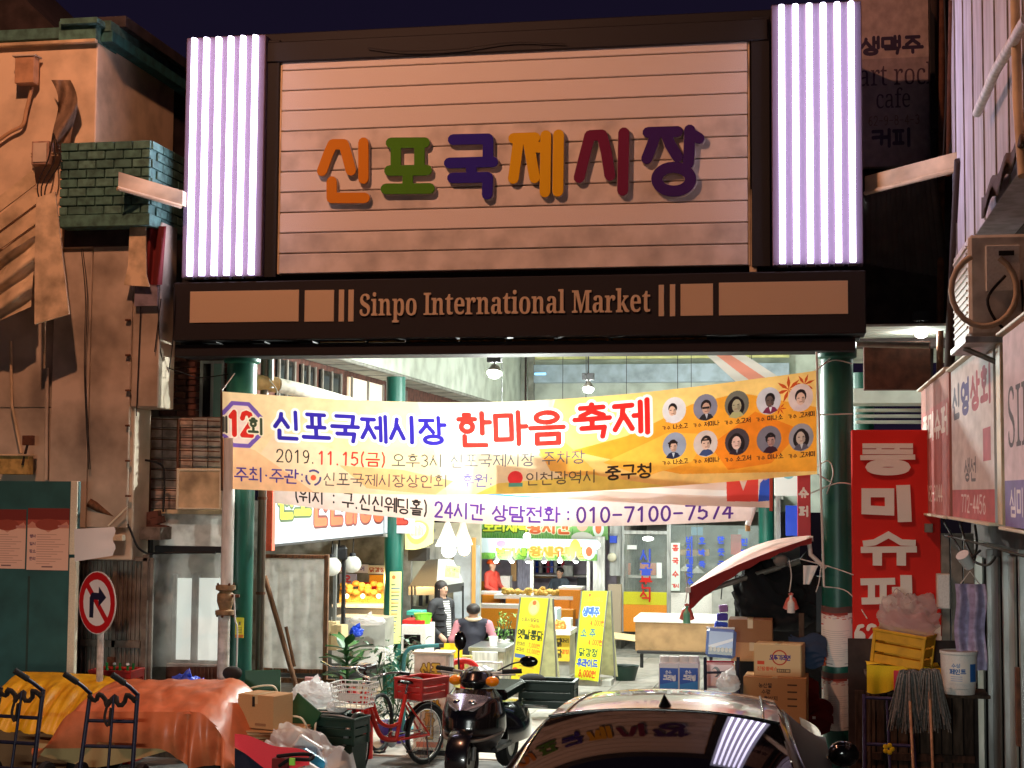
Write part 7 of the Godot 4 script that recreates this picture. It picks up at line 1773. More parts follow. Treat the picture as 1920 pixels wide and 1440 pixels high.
	# green metal chairs folded, bags, crates
	for s in [[492, 1310, 0.9, 0.3, "green folding chair back beside the green post"], [566, 1368, 1.3, -0.35, "green folding chair seat leaning on the dark baskets"]]:
		var c := thing("folding_chair", s[4], "chair", Vector3(Z(s[0], s[1], s[2]).x, gy(s[2]), s[2]), "green folding chairs", s[3])
		var ch := Z(s[0], s[1], s[2]).y - gy(s[2])
		bx(c, "backrest", Vector3(0, ch + 0.12, 0), Vector3(0.34, 0.3, 0.02), M.green_plastic, Vector3(-0.15, 0, -0.5 if s[0] > 520 else 0.02), 0.02)
		bx(c, "seat", Vector3(0, maxf(ch - 0.2, 0.3), 0.12), Vector3(0.36, 0.025, 0.34), M.green_plastic, Vector3(0.2, 0, 0), 0.01)
		for k in [-1, 1]:
			tb(c, "leg", [Vector3(k * 0.17, 0, 0.25), Vector3(k * 0.17, maxf(ch - 0.2, 0.3), 0.05), Vector3(k * 0.16, ch + 0.2, -0.02)], 0.011, M.cream_paint, 6)
			tb(c, "leg", [Vector3(k * 0.15, 0, -0.2), Vector3(k * 0.15, maxf(ch - 0.2, 0.3), 0.15)], 0.011, M.cream_paint, 6)
		tb(c, "arm_loop", smooth_path([Vector3(-0.17, ch - 0.05, 0.1), Vector3(-0.15, ch + 0.1, 0.16), Vector3(0.1, ch + 0.14, 0.16), Vector3(0.16, ch + 0.0, 0.1)]), 0.01, M.cream_paint, 6)
	bag("carrier_bag", "large white plastic bag of rubbish on the dark green baskets", Z(588, 1325, 0.9), Vector3(0.22, 0.13, 0.18), M.plastic_bag, 14)
	bag("carrier_bag", "small white bag inside the dark green basket", Z(632, 1335, 1.0), Vector3(0.1, 0.06, 0.1), M.plastic_bag, 15, false)
	for s in [[610, 1345, 0.95, 0.1, "dark green shopping basket under the white bags"], [640, 1352, 1.15, -0.2, "dark green shopping basket beside the bicycle"]]:
		var bk := thing("shopping_basket", s[4], "basket", Vector3(Z(s[0], s[1], s[2]).x, Z(s[0], s[1], s[2]).y - 0.2, s[2]), "green shopping baskets", s[3])
		crate_parts(bk, Vector3(0.42, 0.24, 0.3), M.green_dark_plastic)
		tb(bk, "handle", smooth_path([Vector3(-0.2, 0.23, 0.1), Vector3(-0.1, 0.27, 0.16), Vector3(0.1, 0.27, 0.16), Vector3(0.2, 0.23, 0.1)]), 0.01, M.zinc, 6)
		bx(bk, "stacked_tub", Vector3(0, -(bk.position.y - gy(s[2])) / 2, 0), Vector3(0.38, bk.position.y - gy(s[2]), 0.28), M.green_dark_plastic)
	# pink topped trolley in front
	var pt := thing("shopping_trolley", "pink and navy shopping trolley lying with its black handle up", "trolley", Vector3(Z(500, 1440, 2.6).x, gy(2.6), 2.6))
	var o := pt.position
	cloth(pt, "pink_flap", func(u: float, v: float): return Z(lerpf(440, 580, u), lerpf(1376, 1412, u) + v * lerpf(24, 50, sin(PI * u)), 2.6 + 0.12 * v) - o + Vector3(0, 0.015 * sin(u * 9.0), 0), 20, 8, M.pink_red)
	cloth(pt, "navy_body", func(u: float, v: float): return Z(lerpf(440, 530, u), lerpf(1402, 1452, u) + v * 90, 2.68 + 0.03 * sin(u * 8.0)) - o, 12, 8, M.navy_cloth)
	tb(pt, "handle", smooth_path([Z(520, 1418, 2.75) - o, Z(560, 1414, 2.8) - o, Z(586, 1416, 2.85) - o, Z(580, 1424, 2.9) - o, Z(545, 1424, 2.85) - o, Z(524, 1436, 2.8) - o]), 0.016, M.black_plastic, 8)
	bx(pt, "handle_socket", Z(526, 1432, 2.75) - o, Vector3(0.12, 0.1, 0.1), M.maroon_cloth); bx(pt, "green_tag", Z(548, 1428, 2.9) - o, Vector3(0.05, 0.06, 0.02), mk("tag_green", c8(150, 230, 70), 0.5))
	# white and blue packaging in front of the baskets
	var wp := thing("crumpled_packaging", "crumpled white and sky blue plastic packaging on the ground", "packaging", Vector3(Z(585, 1430, 1.9).x, gy(1.9), 1.9))
	o = wp.position
	var f := FastNoiseLite.new(); f.seed = 4; f.frequency = 2.0
	cloth(wp, "white_film", func(u: float, v: float): return Vector3(-0.35 + 0.6 * u, Z(560, 1362, 1.9).y - o.y - 0.2 * v - 0.25 * u * u + 0.1 * f.get_noise_2d(u * 0.9, v * 0.9), -0.1 + 0.5 * v + 0.12 * f.get_noise_2d(u * 0.8 + 9, v * 0.8)), 26, 20, M.plastic_bag)
	for k in 3: bx(wp, "printed_bag", Vector3(0.02 + 0.07 * k, Z(585, 1395, 1.9).y - o.y - 0.1 * k, 0.2 + 0.1 * k), Vector3(0.24, 0.15, 0.05), [M.white_plastic, mk("sky_film", c8(60, 176, 226), 0.3), M.white_plastic][k], Vector3(0.3, 0.2, -0.6), 0.02)
	cloth(wp, "clear_film", func(u: float, v: float): return Vector3(0.1 + 0.3 * u + 0.1 * v, Z(600, 1400, 1.9).y - o.y - 0.35 * v + 0.04 * sin(u * 12.0), 0.2 + 0.1 * sin(u * 5.0)), 12, 10, M.frosted_bag)
	bx(wp, "support_box", Vector3(-0.02, 0.12, 0.05), Vector3(0.6, 0.24, 0.4), M.cardboard_dark)
	# purple pot and red canisters behind the bicycle
	var rc := thing("gas_canisters", "red canisters and a grey lantern crowded behind the bicycle", "canister", Vector3(Z(660, 1340, -0.2).x, gy(-0.2), -0.2))
	var rh := Z(660, 1300, -0.2).y - gy(-0.2)
	for k in 3: lt(rc, "canister", [Vector2(0, 0), Vector2(0.09, 0), Vector2(0.09, rh), Vector2(0.05, rh + 0.06), Vector2(0.03, rh + 0.09), Vector2(0, rh + 0.09)], Vector3(-0.14 + k * 0.15, -0.02 * k, 0.05 * k), [M.grey_metal, M.red_plastic, M.red_plastic][k], 16)
	tb(rc, "valve", [Vector3(0.0, rh + 0.08, 0.05), Vector3(0.1, rh + 0.1, 0.05)], 0.014, M.steel, 6)
	# small stove-pipe fan behind the left post, broom
	var bm := thing("broom", "black headed brush on a pale handle leaning by the standpipe", "broom", Vector3(Z(440, 1320, 0.7).x, gy(0.7), 0.7))
	var bt := Z(425, 1262, 0.7).y - gy(0.7)
	tb(bm, "handle", [Vector3(0.1, 0, 0), Vector3(0.0, bt - 0.04, 0)], 0.012, mk("handle_aqua", c8(150, 190, 186), 0.5), 8)
	put(bm, "brush_head", MB.new().ball(Vector3(-0.03, bt, 0), Vector3(0.1, 0.07, 0.07), 14, 10), M.dark_rope)
	var pk := thing("pink_board", "small pink board by the wind screen's foot", "board", Vector3(Z(586, 1280, -0.9).x, gy(-0.9), -0.9))
	var pkh := Z(586, 1278, -0.9).y - gy(-0.9)
	bx(pk, "board", Vector3(0, pkh, 0), Vector3(0.17, 0.1, 0.02), mk("pale_pink", c8(226, 176, 180), 0.6)); tb(pk, "stand", [Vector3(0, 0, -0.02), Vector3(0, pkh, -0.02)], 0.012, M.old_wood, 6); bx(pk, "foot", Vector3(0, 0.02, 0), Vector3(0.2, 0.04, 0.16), M.old_wood)

func crate_parts(t: Node3D, s: Vector3, m: Material) -> void:   # an open slatted crate
	bx(t, "crate_floor", Vector3(0, 0.01, 0), Vector3(s.x * 0.94, 0.02, s.z * 0.94), m)
	for k in [-1, 1]:
		for j in 3:
			bx(t, "side_slat", Vector3(0, 0.04 + j * (s.y - 0.05) / 2.4, k * s.z / 2 * (0.94 + 0.03 * j)), Vector3(s.x, (s.y - 0.05) / 3.2, 0.012), m)
			bx(t, "end_slat", Vector3(k * s.x / 2 * (0.94 + 0.03 * j), 0.04 + j * (s.y - 0.05) / 2.4, 0), Vector3(0.012, (s.y - 0.05) / 3.2, s.z), m)
		for j in [-1, 1]: bx(t, "corner_post", Vector3(k * s.x / 2 * 0.97, s.y / 2, j * s.z / 2 * 0.97), Vector3(0.03, s.y, 0.03), m)
		bx(t, "rim", Vector3(0, s.y, k * s.z / 2), Vector3(s.x + 0.03, 0.025, 0.03), m); bx(t, "rim", Vector3(k * s.x / 2, s.y, 0), Vector3(0.03, 0.025, s.z), m)

func bicycle() -> void:
	var fw := Z(677, 1405, 0.95); var rw := Z(790, 1385, 0.15)
	var R := 0.275
	var g := gy(0.5)
	var mid := Vector3((fw.x + rw.x) / 2, g, (fw.z + rw.z) / 2)
	var dirv := Vector3(fw.x - rw.x, 0, fw.z - rw.z)
	var len := 1.0
	var turn := atan2(-dirv.z, dirv.x)
	var t := thing("bicycle", "red step-through bicycle with a white wire basket and red rear crate", "bicycle", mid, "", turn)
	# local: x forwards, wheels at +-len/2
	var wheel := func(called: String, at: Vector3, rot: float) -> void:
		var w := Node3D.new(); w.name = called; t.add_child(w, true); w.position = at; w.rotation.y = rot
		var ring := []; var rim := []
		for k in 33:
			var d := Vector3(cos(TAU * k / 32), sin(TAU * k / 32), 0)
			ring.append(d * R); rim.append(d * (R - 0.028))
		put(w, "tyre", MB.new().tube(ring, 0.021, 8), M.rubber); put(w, "rim", MB.new().tube(rim, 0.012, 6), M.chrome)
		var sp := MB.new()
		for k in 20: sp.tube([Vector3(0, 0, 0.02 if k % 2 else -0.02), Vector3(cos(TAU * k / 20), sin(TAU * k / 20), 0) * (R - 0.03)], 0.0022, 4)
		put(w, "spokes", sp, M.chrome)
		put(w, "hub", MB.new().tube([Vector3(0, 0, -0.05), Vector3(0, 0, 0.05)], 0.022, 10), M.chrome)
		var fd := []
		for k in 15: fd.append(Vector3(cos(0.2 + 2.6 * k / 14.0), sin(0.2 + 2.6 * k / 14.0), 0) * (R + 0.035))
		put(w, "fender", MB.new().tube(fd, 0.026, 8, 0.6), M.zinc if at.x > 0 else M.gloss_black)
	var F0 := Vector3(len / 2, R, 0); var R0 := Vector3(-len / 2, R, 0)
	wheel.call("front_wheel", F0, 0.35); wheel.call("rear_wheel", R0, 0.0)
	var bb := Vector3(-0.06, R + 0.0, 0); var seat := Vector3(-0.2, R + 0.42, 0); var head := Vector3(0.33, R + 0.5, 0); var crown := Vector3(0.38, R + 0.33, 0)
	tb(t, "down_tube", smooth_path([crown + Vector3(-0.02, 0.06, 0), Vector3(0.2, R + 0.1, 0), Vector3(0.08, R + 0.02, 0), bb]), 0.024, M.red_paint, 10)
	tb(t, "top_tube", smooth_path([head + Vector3(-0.01, -0.05, 0), Vector3(0.2, R + 0.22, 0), Vector3(0.05, R + 0.14, 0), Vector3(-0.1, R + 0.15, 0)]), 0.018, M.red_paint, 10)
	tb(t, "seat_tube", [bb, seat], 0.02, M.red_paint, 10); tb(t, "head_tube", [crown, head], 0.024, M.red_paint, 10)
	for s in [-1, 1]:
		tb(t, "chain_stay", [bb + Vector3(0, 0, 0.03 * s), R0 + Vector3(0, 0, 0.06 * s)], 0.012, M.red_paint, 8); tb(t, "seat_stay", [seat + Vector3(0, -0.08, 0.02 * s), R0 + Vector3(0, 0, 0.06 * s)], 0.01, M.red_paint, 8)
		tb(t, "fork_blade", [crown + Vector3(0, 0, 0.045 * s), F0 + Vector3(-0.04, 0.05, 0.05 * s), F0 + Vector3(0, 0, 0.05 * s)], 0.012, M.red_paint, 8)
		tb(t, "rack_stay", [Vector3(-0.52, R + 0.33, 0.06 * s), R0 + Vector3(0, 0, 0.07 * s)], 0.006, M.chrome, 6)
		tb(t, "handlebar", smooth_path([head + Vector3(0, 0.12, 0), head + Vector3(0.02, 0.16, 0.12 * s), head + Vector3(-0.08, 0.19, 0.24 * s), head + Vector3(-0.2, 0.17, 0.28 * s)]), 0.011, M.chrome, 8)
		tb(t, "grip", [head + Vector3(-0.12, 0.185, 0.26 * s), head + Vector3(-0.23, 0.165, 0.285 * s)], 0.017, M.black_plastic, 8)
		tb(t, "crank", [bb + Vector3(0, 0, 0.06 * s), bb + Vector3(0.1 * s, -0.11, 0.07 * s)], 0.01, M.chrome, 6); bx(t, "pedal", bb + Vector3(0.1 * s, -0.115, 0.12 * s), Vector3(0.09, 0.02, 0.08), M.black_plastic)
	lt(t, "chainring", [Vector2(0.02, -0.004), Vector2(0.08, -0.004), Vector2(0.08, 0.004), Vector2(0.02, 0.004)], bb + Vector3(0, 0, 0.05), M.chrome, 24, Vector3(PI / 2, 0, 0))
	put(t, "chain_guard", MB.new().tube([bb + Vector3(0.07, 0.03, 0.065), R0 + Vector3(0, 0.04, 0.065)], 0.03, 8, 0.3), M.chrome)
	tb(t, "stem", [head, head + Vector3(0, 0.13, 0)], 0.014, M.chrome, 8)
	tb(t, "seat_post", [seat, seat + Vector3(-0.03, 0.1, 0)], 0.013, M.chrome, 8)
	cloth(t, "saddle", func(u: float, v: float): return seat + Vector3(-0.17 + 0.27 * u, 0.1 + 0.045 * cos((v - 0.5) * 2.6) + 0.01 * cos(u * 5.0), sin((v - 0.5) * 2.6) * lerpf(0.1, 0.03, smoothstep(0.2, 0.9, u))), 12, 8, M.gloss_black)
	tb(t, "stand", [R0 + Vector3(0.05, 0, -0.06), R0 + Vector3(0.1, -R + 0.01, -0.14)], 0.009, M.chrome, 6)
	for k in 3: tb(t, "rear_rack", [Vector3(-0.24, R + 0.34, -0.06 + 0.06 * k), Vector3(-0.62, R + 0.34, -0.06 + 0.06 * k)], 0.006, M.chrome, 6)
	bx(t, "lamp_mirror", head + Vector3(0.06, 0.08, 0), Vector3(0.06, 0.06, 0.06), M.chrome, Vector3.ZERO, 0.02)
	# white wire basket
	var bk := Node3D.new(); bk.name = "wire_basket"; t.add_child(bk); bk.position = head + Vector3(0.22, -0.02, 0); bk.rotation.y = 0.3
	for k in 6:
		var f := 0.78 + 0.044 * k
		var pth := []
		for q in [[-1, -1], [1, -1], [1, 1], [-1, 1], [-1, -1]]: pth.append(Vector3(q[0] * 0.13 * f, -0.1 + k * 0.045, q[1] * 0.19 * f))
		tb(bk, "wire_ring", pth, 0.0055, M.white_plastic, 6)
	for k in 22:
		var q := k / 22.0 * 4.0
		var s := int(q); var fr := (q - s) * 2.0 - 1.0
		var d: Vector2 = [Vector2(fr, -1), Vector2(1, fr), Vector2(-fr, 1), Vector2(-1, -fr)][s]
		tb(bk, "wire_upright", [Vector3(d.x * 0.13 * 0.78, -0.1, d.y * 0.19 * 0.78), Vector3(d.x * 0.13, 0.125, d.y * 0.19)], 0.004, M.white_plastic, 5)
	bx(bk, "basket_mat", Vector3(0, -0.1, 0), Vector3(0.2, 0.012, 0.29), M.cream_paint)
	bx(bk, "front_plate", Vector3(0.115, 0.0, 0), Vector3(0.008, 0.07, 0.22), M.white_plastic)
	var rc := Node3D.new(); rc.name = "rear_crate"; t.add_child(rc); rc.position = Vector3(-0.44, R + 0.36, 0)
	crate_parts(rc, Vector3(0.4, 0.2, 0.34), M.red_crate)
	for k in 2: bx(rc, "strap", Vector3(-0.08 + 0.16 * k, 0.1, 0.19), Vector3(0.025, 0.22, 0.01), M.black_plastic)
	# second bicycle's front wheel parked behind
	var b2 := thing("parked_bicycle", "dark bicycle half hidden behind the red one", "bicycle", Vector3(Z(655, 1440, 0.2).x, gy(0.2), 0.2), "", turn + 0.25)
	var ring := []
	for k in 33: ring.append(Vector3(cos(TAU * k / 32) * 0.28 + 0.3, sin(TAU * k / 32) * 0.28 + 0.3, 0))
	put(b2, "tyre", MB.new().tube(ring, 0.02, 8), M.rubber)
	var ring2 := []
	for v in ring: ring2.append(v + Vector3(-0.95, 0, 0))
	put(b2, "tyre", MB.new().tube(ring2, 0.02, 8), M.rubber)
	tb(b2, "frame_tube", [Vector3(0.3, 0.3, 0), Vector3(0.2, 0.85, 0), Vector3(-0.2, 0.35, 0), Vector3(-0.65, 0.3, 0)], 0.018, M.maroon_cloth, 8)
	tb(b2, "frame_tube", [Vector3(-0.2, 0.35, 0), Vector3(-0.3, 0.85, 0), Vector3(-0.65, 0.3, 0)], 0.014, M.maroon_cloth, 8)
	tb(b2, "handlebar", [Vector3(0.1, 0.98, -0.28), Vector3(0.22, 0.95, -0.1), Vector3(0.22, 0.95, 0.1), Vector3(0.1, 0.98, 0.28)], 0.011, M.chrome, 8)
	bx(b2, "saddle", Vector3(-0.31, 0.9, 0), Vector3(0.24, 0.06, 0.15), M.black_plastic, Vector3.ZERO, 0.025)

func scooter() -> void:
	var base := Z(900, 1445, 1.0)
	var t := thing("scooter", "black motor scooter with amber indicators and a green crate behind", "scooter", Vector3(base.x, gy(1.0), 1.0), "", -0.12)
	t.scale = Vector3(1.18, 1.04, 1.0)
	# local: +z towards the street (front of the scooter)
	var sec := func(list: Array) -> Callable:   # each: [y, half width, front z, back z]
		return func(u: float, v: float):
			var q: float = v * (list.size() - 1); var i0 := mini(int(q), list.size() - 2); var f := q - i0
			var a: Array = list[i0]; var b: Array = list[i0 + 1]
			var w := lerpf(a[1], b[1], f); var zf := lerpf(a[2], b[2], f); var zb := lerpf(a[3], b[3], f)
			var ang: float = (u - 0.5) * PI * 1.12
			return Vector3(sin(ang) * w, lerpf(a[0], b[0], f), lerpf(zb, zf, maxf(0.0, cos(ang))))
	cloth(t, "leg_shield", sec.call([[0.84, 0.16, 0.3, 0.18], [0.76, 0.22, 0.42, 0.16], [0.62, 0.25, 0.5, 0.15], [0.5, 0.25, 0.52, 0.14], [0.42, 0.22, 0.48, 0.14], [0.3, 0.15, 0.36, 0.14]]), 24, 20, M.scooter_black)
	cloth(t, "front_fender", func(u: float, v: float):
		var a := lerpf(-0.5, 2.3, v); var b: float = (u - 0.5) * 2.4
		return Vector3(sin(b) * 0.095, 0.25 + sin(a) * (0.255 + 0.03 * cos(b)), 0.42 + cos(a) * (0.255 + 0.03 * cos(b))), 12, 18, M.scooter_black)
	var wheel := func(called: String, z: float) -> void:
		var w := lt(t, called, [Vector2(0.14, -0.045), Vector2(0.21, -0.05), Vector2(0.235, -0.02), Vector2(0.235, 0.02), Vector2(0.21, 0.05), Vector2(0.14, 0.045)], Vector3(0, 0.235, z), M.rubber, 28, Vector3(0, 0, PI / 2))
		lt(w, "rim", [Vector2(0.03, -0.03), Vector2(0.14, -0.04), Vector2(0.14, 0.04), Vector2(0.03, 0.03)], Vector3.ZERO, M.zinc, 20)
	wheel.call("front_wheel", 0.42); wheel.call("rear_wheel", -0.82)
	tb(t, "fork", [Vector3(0.06, 0.24, 0.42), Vector3(0.05, 0.6, 0.3)], 0.02, M.zinc, 8); tb(t, "fork", [Vector3(-0.06, 0.24, 0.42), Vector3(-0.05, 0.6, 0.3)], 0.02, M.zinc, 8)
	put(t, "headlight", MB.new().grid(func(u: float, v: float): return Vector3((u - 0.5) * 0.34 * (1.0 - 0.55 * v * v), 0.79 - 0.12 * v + 0.02 * cos((u - 0.5) * 3.0), 0.35 + 0.11 * v + 0.1 * cos((u - 0.5) * 2.6) * (0.5 + 0.5 * v)), 16, 10), M.lens_clear)
	for s in [-1, 1]: put(t, "reflector_bowl", MB.new().ball(Vector3(0.06 * s, 0.735, 0.455), Vector3(0.042, 0.036, 0.03), 12, 8), M.chrome)
	bx(t, "headlight_bulb", Vector3(0, 0.72, 0.42), Vector3(0.07, 0.05, 0.05), M.chrome, Vector3.ZERO, 0.02)
	# handlebar cowl with indicators
	cloth(t, "handlebar_cowl", sec.call([[1.02, 0.05, 0.16, 0.05], [0.98, 0.13, 0.24, 0.03], [0.9, 0.17, 0.3, 0.04], [0.84, 0.12, 0.28, 0.06]]), 20, 12, M.scooter_black)
	for s in [-1, 1]:
		put(t, "indicator", MB.new().ball(Vector3(0.15 * s, 0.9, 0.2), Vector3(0.055, 0.045, 0.06), 12, 8), M.amber)
		tb(t, "handlebar", [Vector3(0.1 * s, 0.96, 0.12), Vector3(0.3 * s, 0.98, 0.06)], 0.014, M.zinc, 8); tb(t, "grip", [Vector3(0.2 * s, 0.975, 0.09), Vector3(0.35 * s, 0.985, 0.05)], 0.021, M.rubber, 8)
		tb(t, "brake_lever", [Vector3(0.14 * s, 0.95, 0.16), Vector3(0.32 * s, 0.96, 0.13)], 0.008, M.zinc, 6)
		tb(t, "mirror_stalk", smooth_path([Vector3(0.16 * s, 0.98, 0.08), Vector3(0.13 * s - 0.04, 1.1, 0.06), Vector3(0.14 * s - 0.03, 1.17, 0.05)]) if s < 0 else smooth_path([Vector3(0.16, 0.98, 0.08), Vector3(0.26, 1.04, 0.0), Vector3(0.34, 1.06, -0.04)]), 0.008, M.black_plastic, 6)
		put(t, "mirror", MB.new().ball(Vector3(-0.16, 1.23, 0.05) if s < 0 else Vector3(0.38, 1.06, -0.05), Vector3(0.05, 0.085, 0.025) if s < 0 else Vector3(0.075, 0.05, 0.025), 14, 10), M.gloss_black)
	bx(t, "floorboard", Vector3(0, 0.3, -0.08), Vector3(0.36, 0.05, 0.5), M.black_plastic, Vector3.ZERO, 0.02)
	cloth(t, "rear_body", func(u: float, v: float):
		var a: float = (u - 0.5) * PI * 1.1
		return Vector3(sin(a) * lerpf(0.16, 0.22, sin(v * PI)), 0.34 + cos(a) * 0.34 * (1.0 - 0.25 * v), lerpf(-0.28, -1.05, v)), 16, 12, M.scooter_black)
	bx(t, "saddle", Vector3(0, 0.74, -0.55), Vector3(0.3, 0.1, 0.62), M.gloss_black, Vector3(0.05, 0, 0), 0.04)
	tb(t, "luggage_rack", [Vector3(-0.1, 0.56, -0.85), Vector3(0.02, 0.48, -1.45), Vector3(0.4, 0.48, -1.45), Vector3(0.14, 0.56, -0.85)], 0.012, M.zinc, 8)
	bx(t, "number_badge", Vector3(0, 0.46, 0.525), Vector3(0.1, 0.03, 0.006), M.zinc)
	tb(t, "shield_trim", smooth_path([Vector3(-0.24, 0.47, 0.2), Vector3(-0.15, 0.43, 0.45), Vector3(0, 0.42, 0.52), Vector3(0.15, 0.43, 0.45), Vector3(0.24, 0.47, 0.2)]), 0.014, M.grey_metal, 8)
	tb(t, "side_stand", [Vector3(-0.1, 0.3, -0.4), Vector3(-0.22, 0.01, -0.45)], 0.012, M.zinc, 6)
	var c := Node3D.new(); c.name = "rear_crate"; t.add_child(c); c.position = Vector3(0.24, 0.5, -1.3); c.rotation.y = 0.12
	crate_parts(c, Vector3(0.46, 0.25, 0.34), M.green_dark_plastic)
	put(c, "black_cover", MB.new().ball(Vector3(-0.14, 0.25, -0.02), Vector3(0.12, 0.06, 0.12), 12, 8), M.dark_cloth)
	# red plastic chair behind
	var rp := Z(872, 1380, -0.4)
	var ch := thing("plastic_chair", "red plastic chair behind the scooter", "chair", Vector3(Z(878, 1300, -1.2).x, gy(-1.2), -1.2), "", 0.5)
	bx(ch, "seat", Vector3(0, 0.43, 0), Vector3(0.42, 0.03, 0.4), M.red_plastic, Vector3.ZERO, 0.012)
	for s in [-1, 1]:
		tb(ch, "leg", [Vector3(0.2 * s, 0, 0.2), Vector3(0.18 * s, 0.43, 0.17)], 0.022, M.red_plastic, 8); tb(ch, "leg", [Vector3(0.2 * s, 0, -0.22), Vector3(0.18 * s, 0.43, -0.18)], 0.022, M.red_plastic, 8)
	tb(ch, "back_frame", smooth_path([Vector3(-0.19, 0.43, -0.18), Vector3(-0.2, 0.7, -0.22), Vector3(-0.1, 0.86, -0.26), Vector3(0.1, 0.86, -0.26), Vector3(0.2, 0.7, -0.22), Vector3(0.19, 0.43, -0.18)]), 0.035, M.red_plastic, 8)
	tb(ch, "back_slat", [Vector3(0, 0.43, -0.18), Vector3(0, 0.85, -0.26)], 0.03, M.red_plastic, 8)

func sign_cabinet() -> void:
	var z := -0.35
	var t := thing("sign_cabinet", "cream standing sign cabinet with yellow and orange lettering", "sign cabinet")
	var im := canvas(150, 384, c8(234, 228, 210))
	write(im, "신포", 30, 34, 46, 0.12, c8(222, 192, 60), 1.0, 4.0, c8(120, 90, 30)); write(im, "의", 56, 94, 36, 0.12, c8(228, 140, 70), 1.0, 3.0, c8(140, 80, 40))
	write(im, "장사", 40, 186, 40, 0.12, c8(222, 192, 60), 1.0, 3.0, c8(120, 90, 30)); write(im, "돌", 50, 240, 44, 0.12, c8(200, 150, 80), 1.0, 3.0, c8(120, 90, 30)); write(im, "집", 50, 296, 44, 0.12, c8(200, 150, 80), 1.0, 3.0, c8(120, 90, 30))
	rect(im, 10, 356, 130, 22, c8(214, 130, 100))
	grain(im, 0.1, 8)
	var yb := gy(z)
	var l := Z(775, 1320, z).x; var r := Z(838, 1320, z).x; var tp := Z(806, 1226, z).y
	bx(t, "cabinet_box", Vector3((l + r) / 2, (tp + yb) / 2 + 0.03, z - 0.11), Vector3(r - l, tp - yb - 0.06, 0.2), M.cabinet_cream, Vector3.ZERO, 0.006)
	bx(t, "printed_face", Vector3((l + r) / 2, (tp + yb) / 2 + 0.03, z + 0.001), Vector3(r - l - 0.03, tp - yb - 0.1, 0.012), printed("cabinet_print", im, 0.5), Vector3.ZERO, 0.0)
	bx(t, "top_cap", Vector3((l + r) / 2 + 0.01, tp + 0.008, z - 0.11), Vector3(r - l + 0.05, 0.025, 0.25), M.cream_paint)
	bx(t, "side_panel", Vector3(r + 0.012, (tp + yb) / 2, z - 0.11), Vector3(0.02, tp - yb - 0.04, 0.19), M.white_paint)
	bx(t, "base", Vector3((l + r) / 2, yb + 0.025, z - 0.11), Vector3(r - l + 0.02, 0.05, 0.24), M.dark_metal)
	tb(t, "lift_ring", [Vector3((l + r) / 2 + 0.02, tp + 0.02, z - 0.1), Vector3((l + r) / 2 + 0.02, tp + 0.06, z - 0.1)], 0.008, M.dark_metal, 6)
	var h := thing("push_cart", "teal tube push cart behind the cream sign cabinet", "cart", on_ground(Z(800, 1400, -0.75)))
	var o := h.position
	tb(h, "push_handle", smooth_path([Z(757, 1300, -0.75) - o, Z(757, 1240, -0.75) - o, Z(766, 1218, -0.75) - o, Z(790, 1212, -0.75) - o, Z(828, 1210, -0.75) - o], 5), 0.02, M.teal_handle, 10)
	tb(h, "grip", [Z(824, 1210, -0.75) - o, Z(832, 1210, -0.75) - o], 0.024, M.black_plastic, 8)
	bx(h, "deck", Vector3(0.1, 0.22, -0.25), Vector3(0.55, 0.04, 0.7), M.teal_handle)
	tb(h, "post", [Z(757, 1300, -0.75) - o, Vector3(Z(757, 1300, -0.75).x - o.x, 0.2, 0)], 0.02, M.teal_handle, 8)
	for k in 4: lt(h, "wheel", [Vector2(0, -0.02), Vector2(0.09, -0.02), Vector2(0.09, 0.02), Vector2(0, 0.02)], Vector3(-0.1 + 0.4 * (k % 2), 0.1, -0.5 + 0.45 * (k / 2)), M.rubber, 16, Vector3(0, 0, PI / 2))

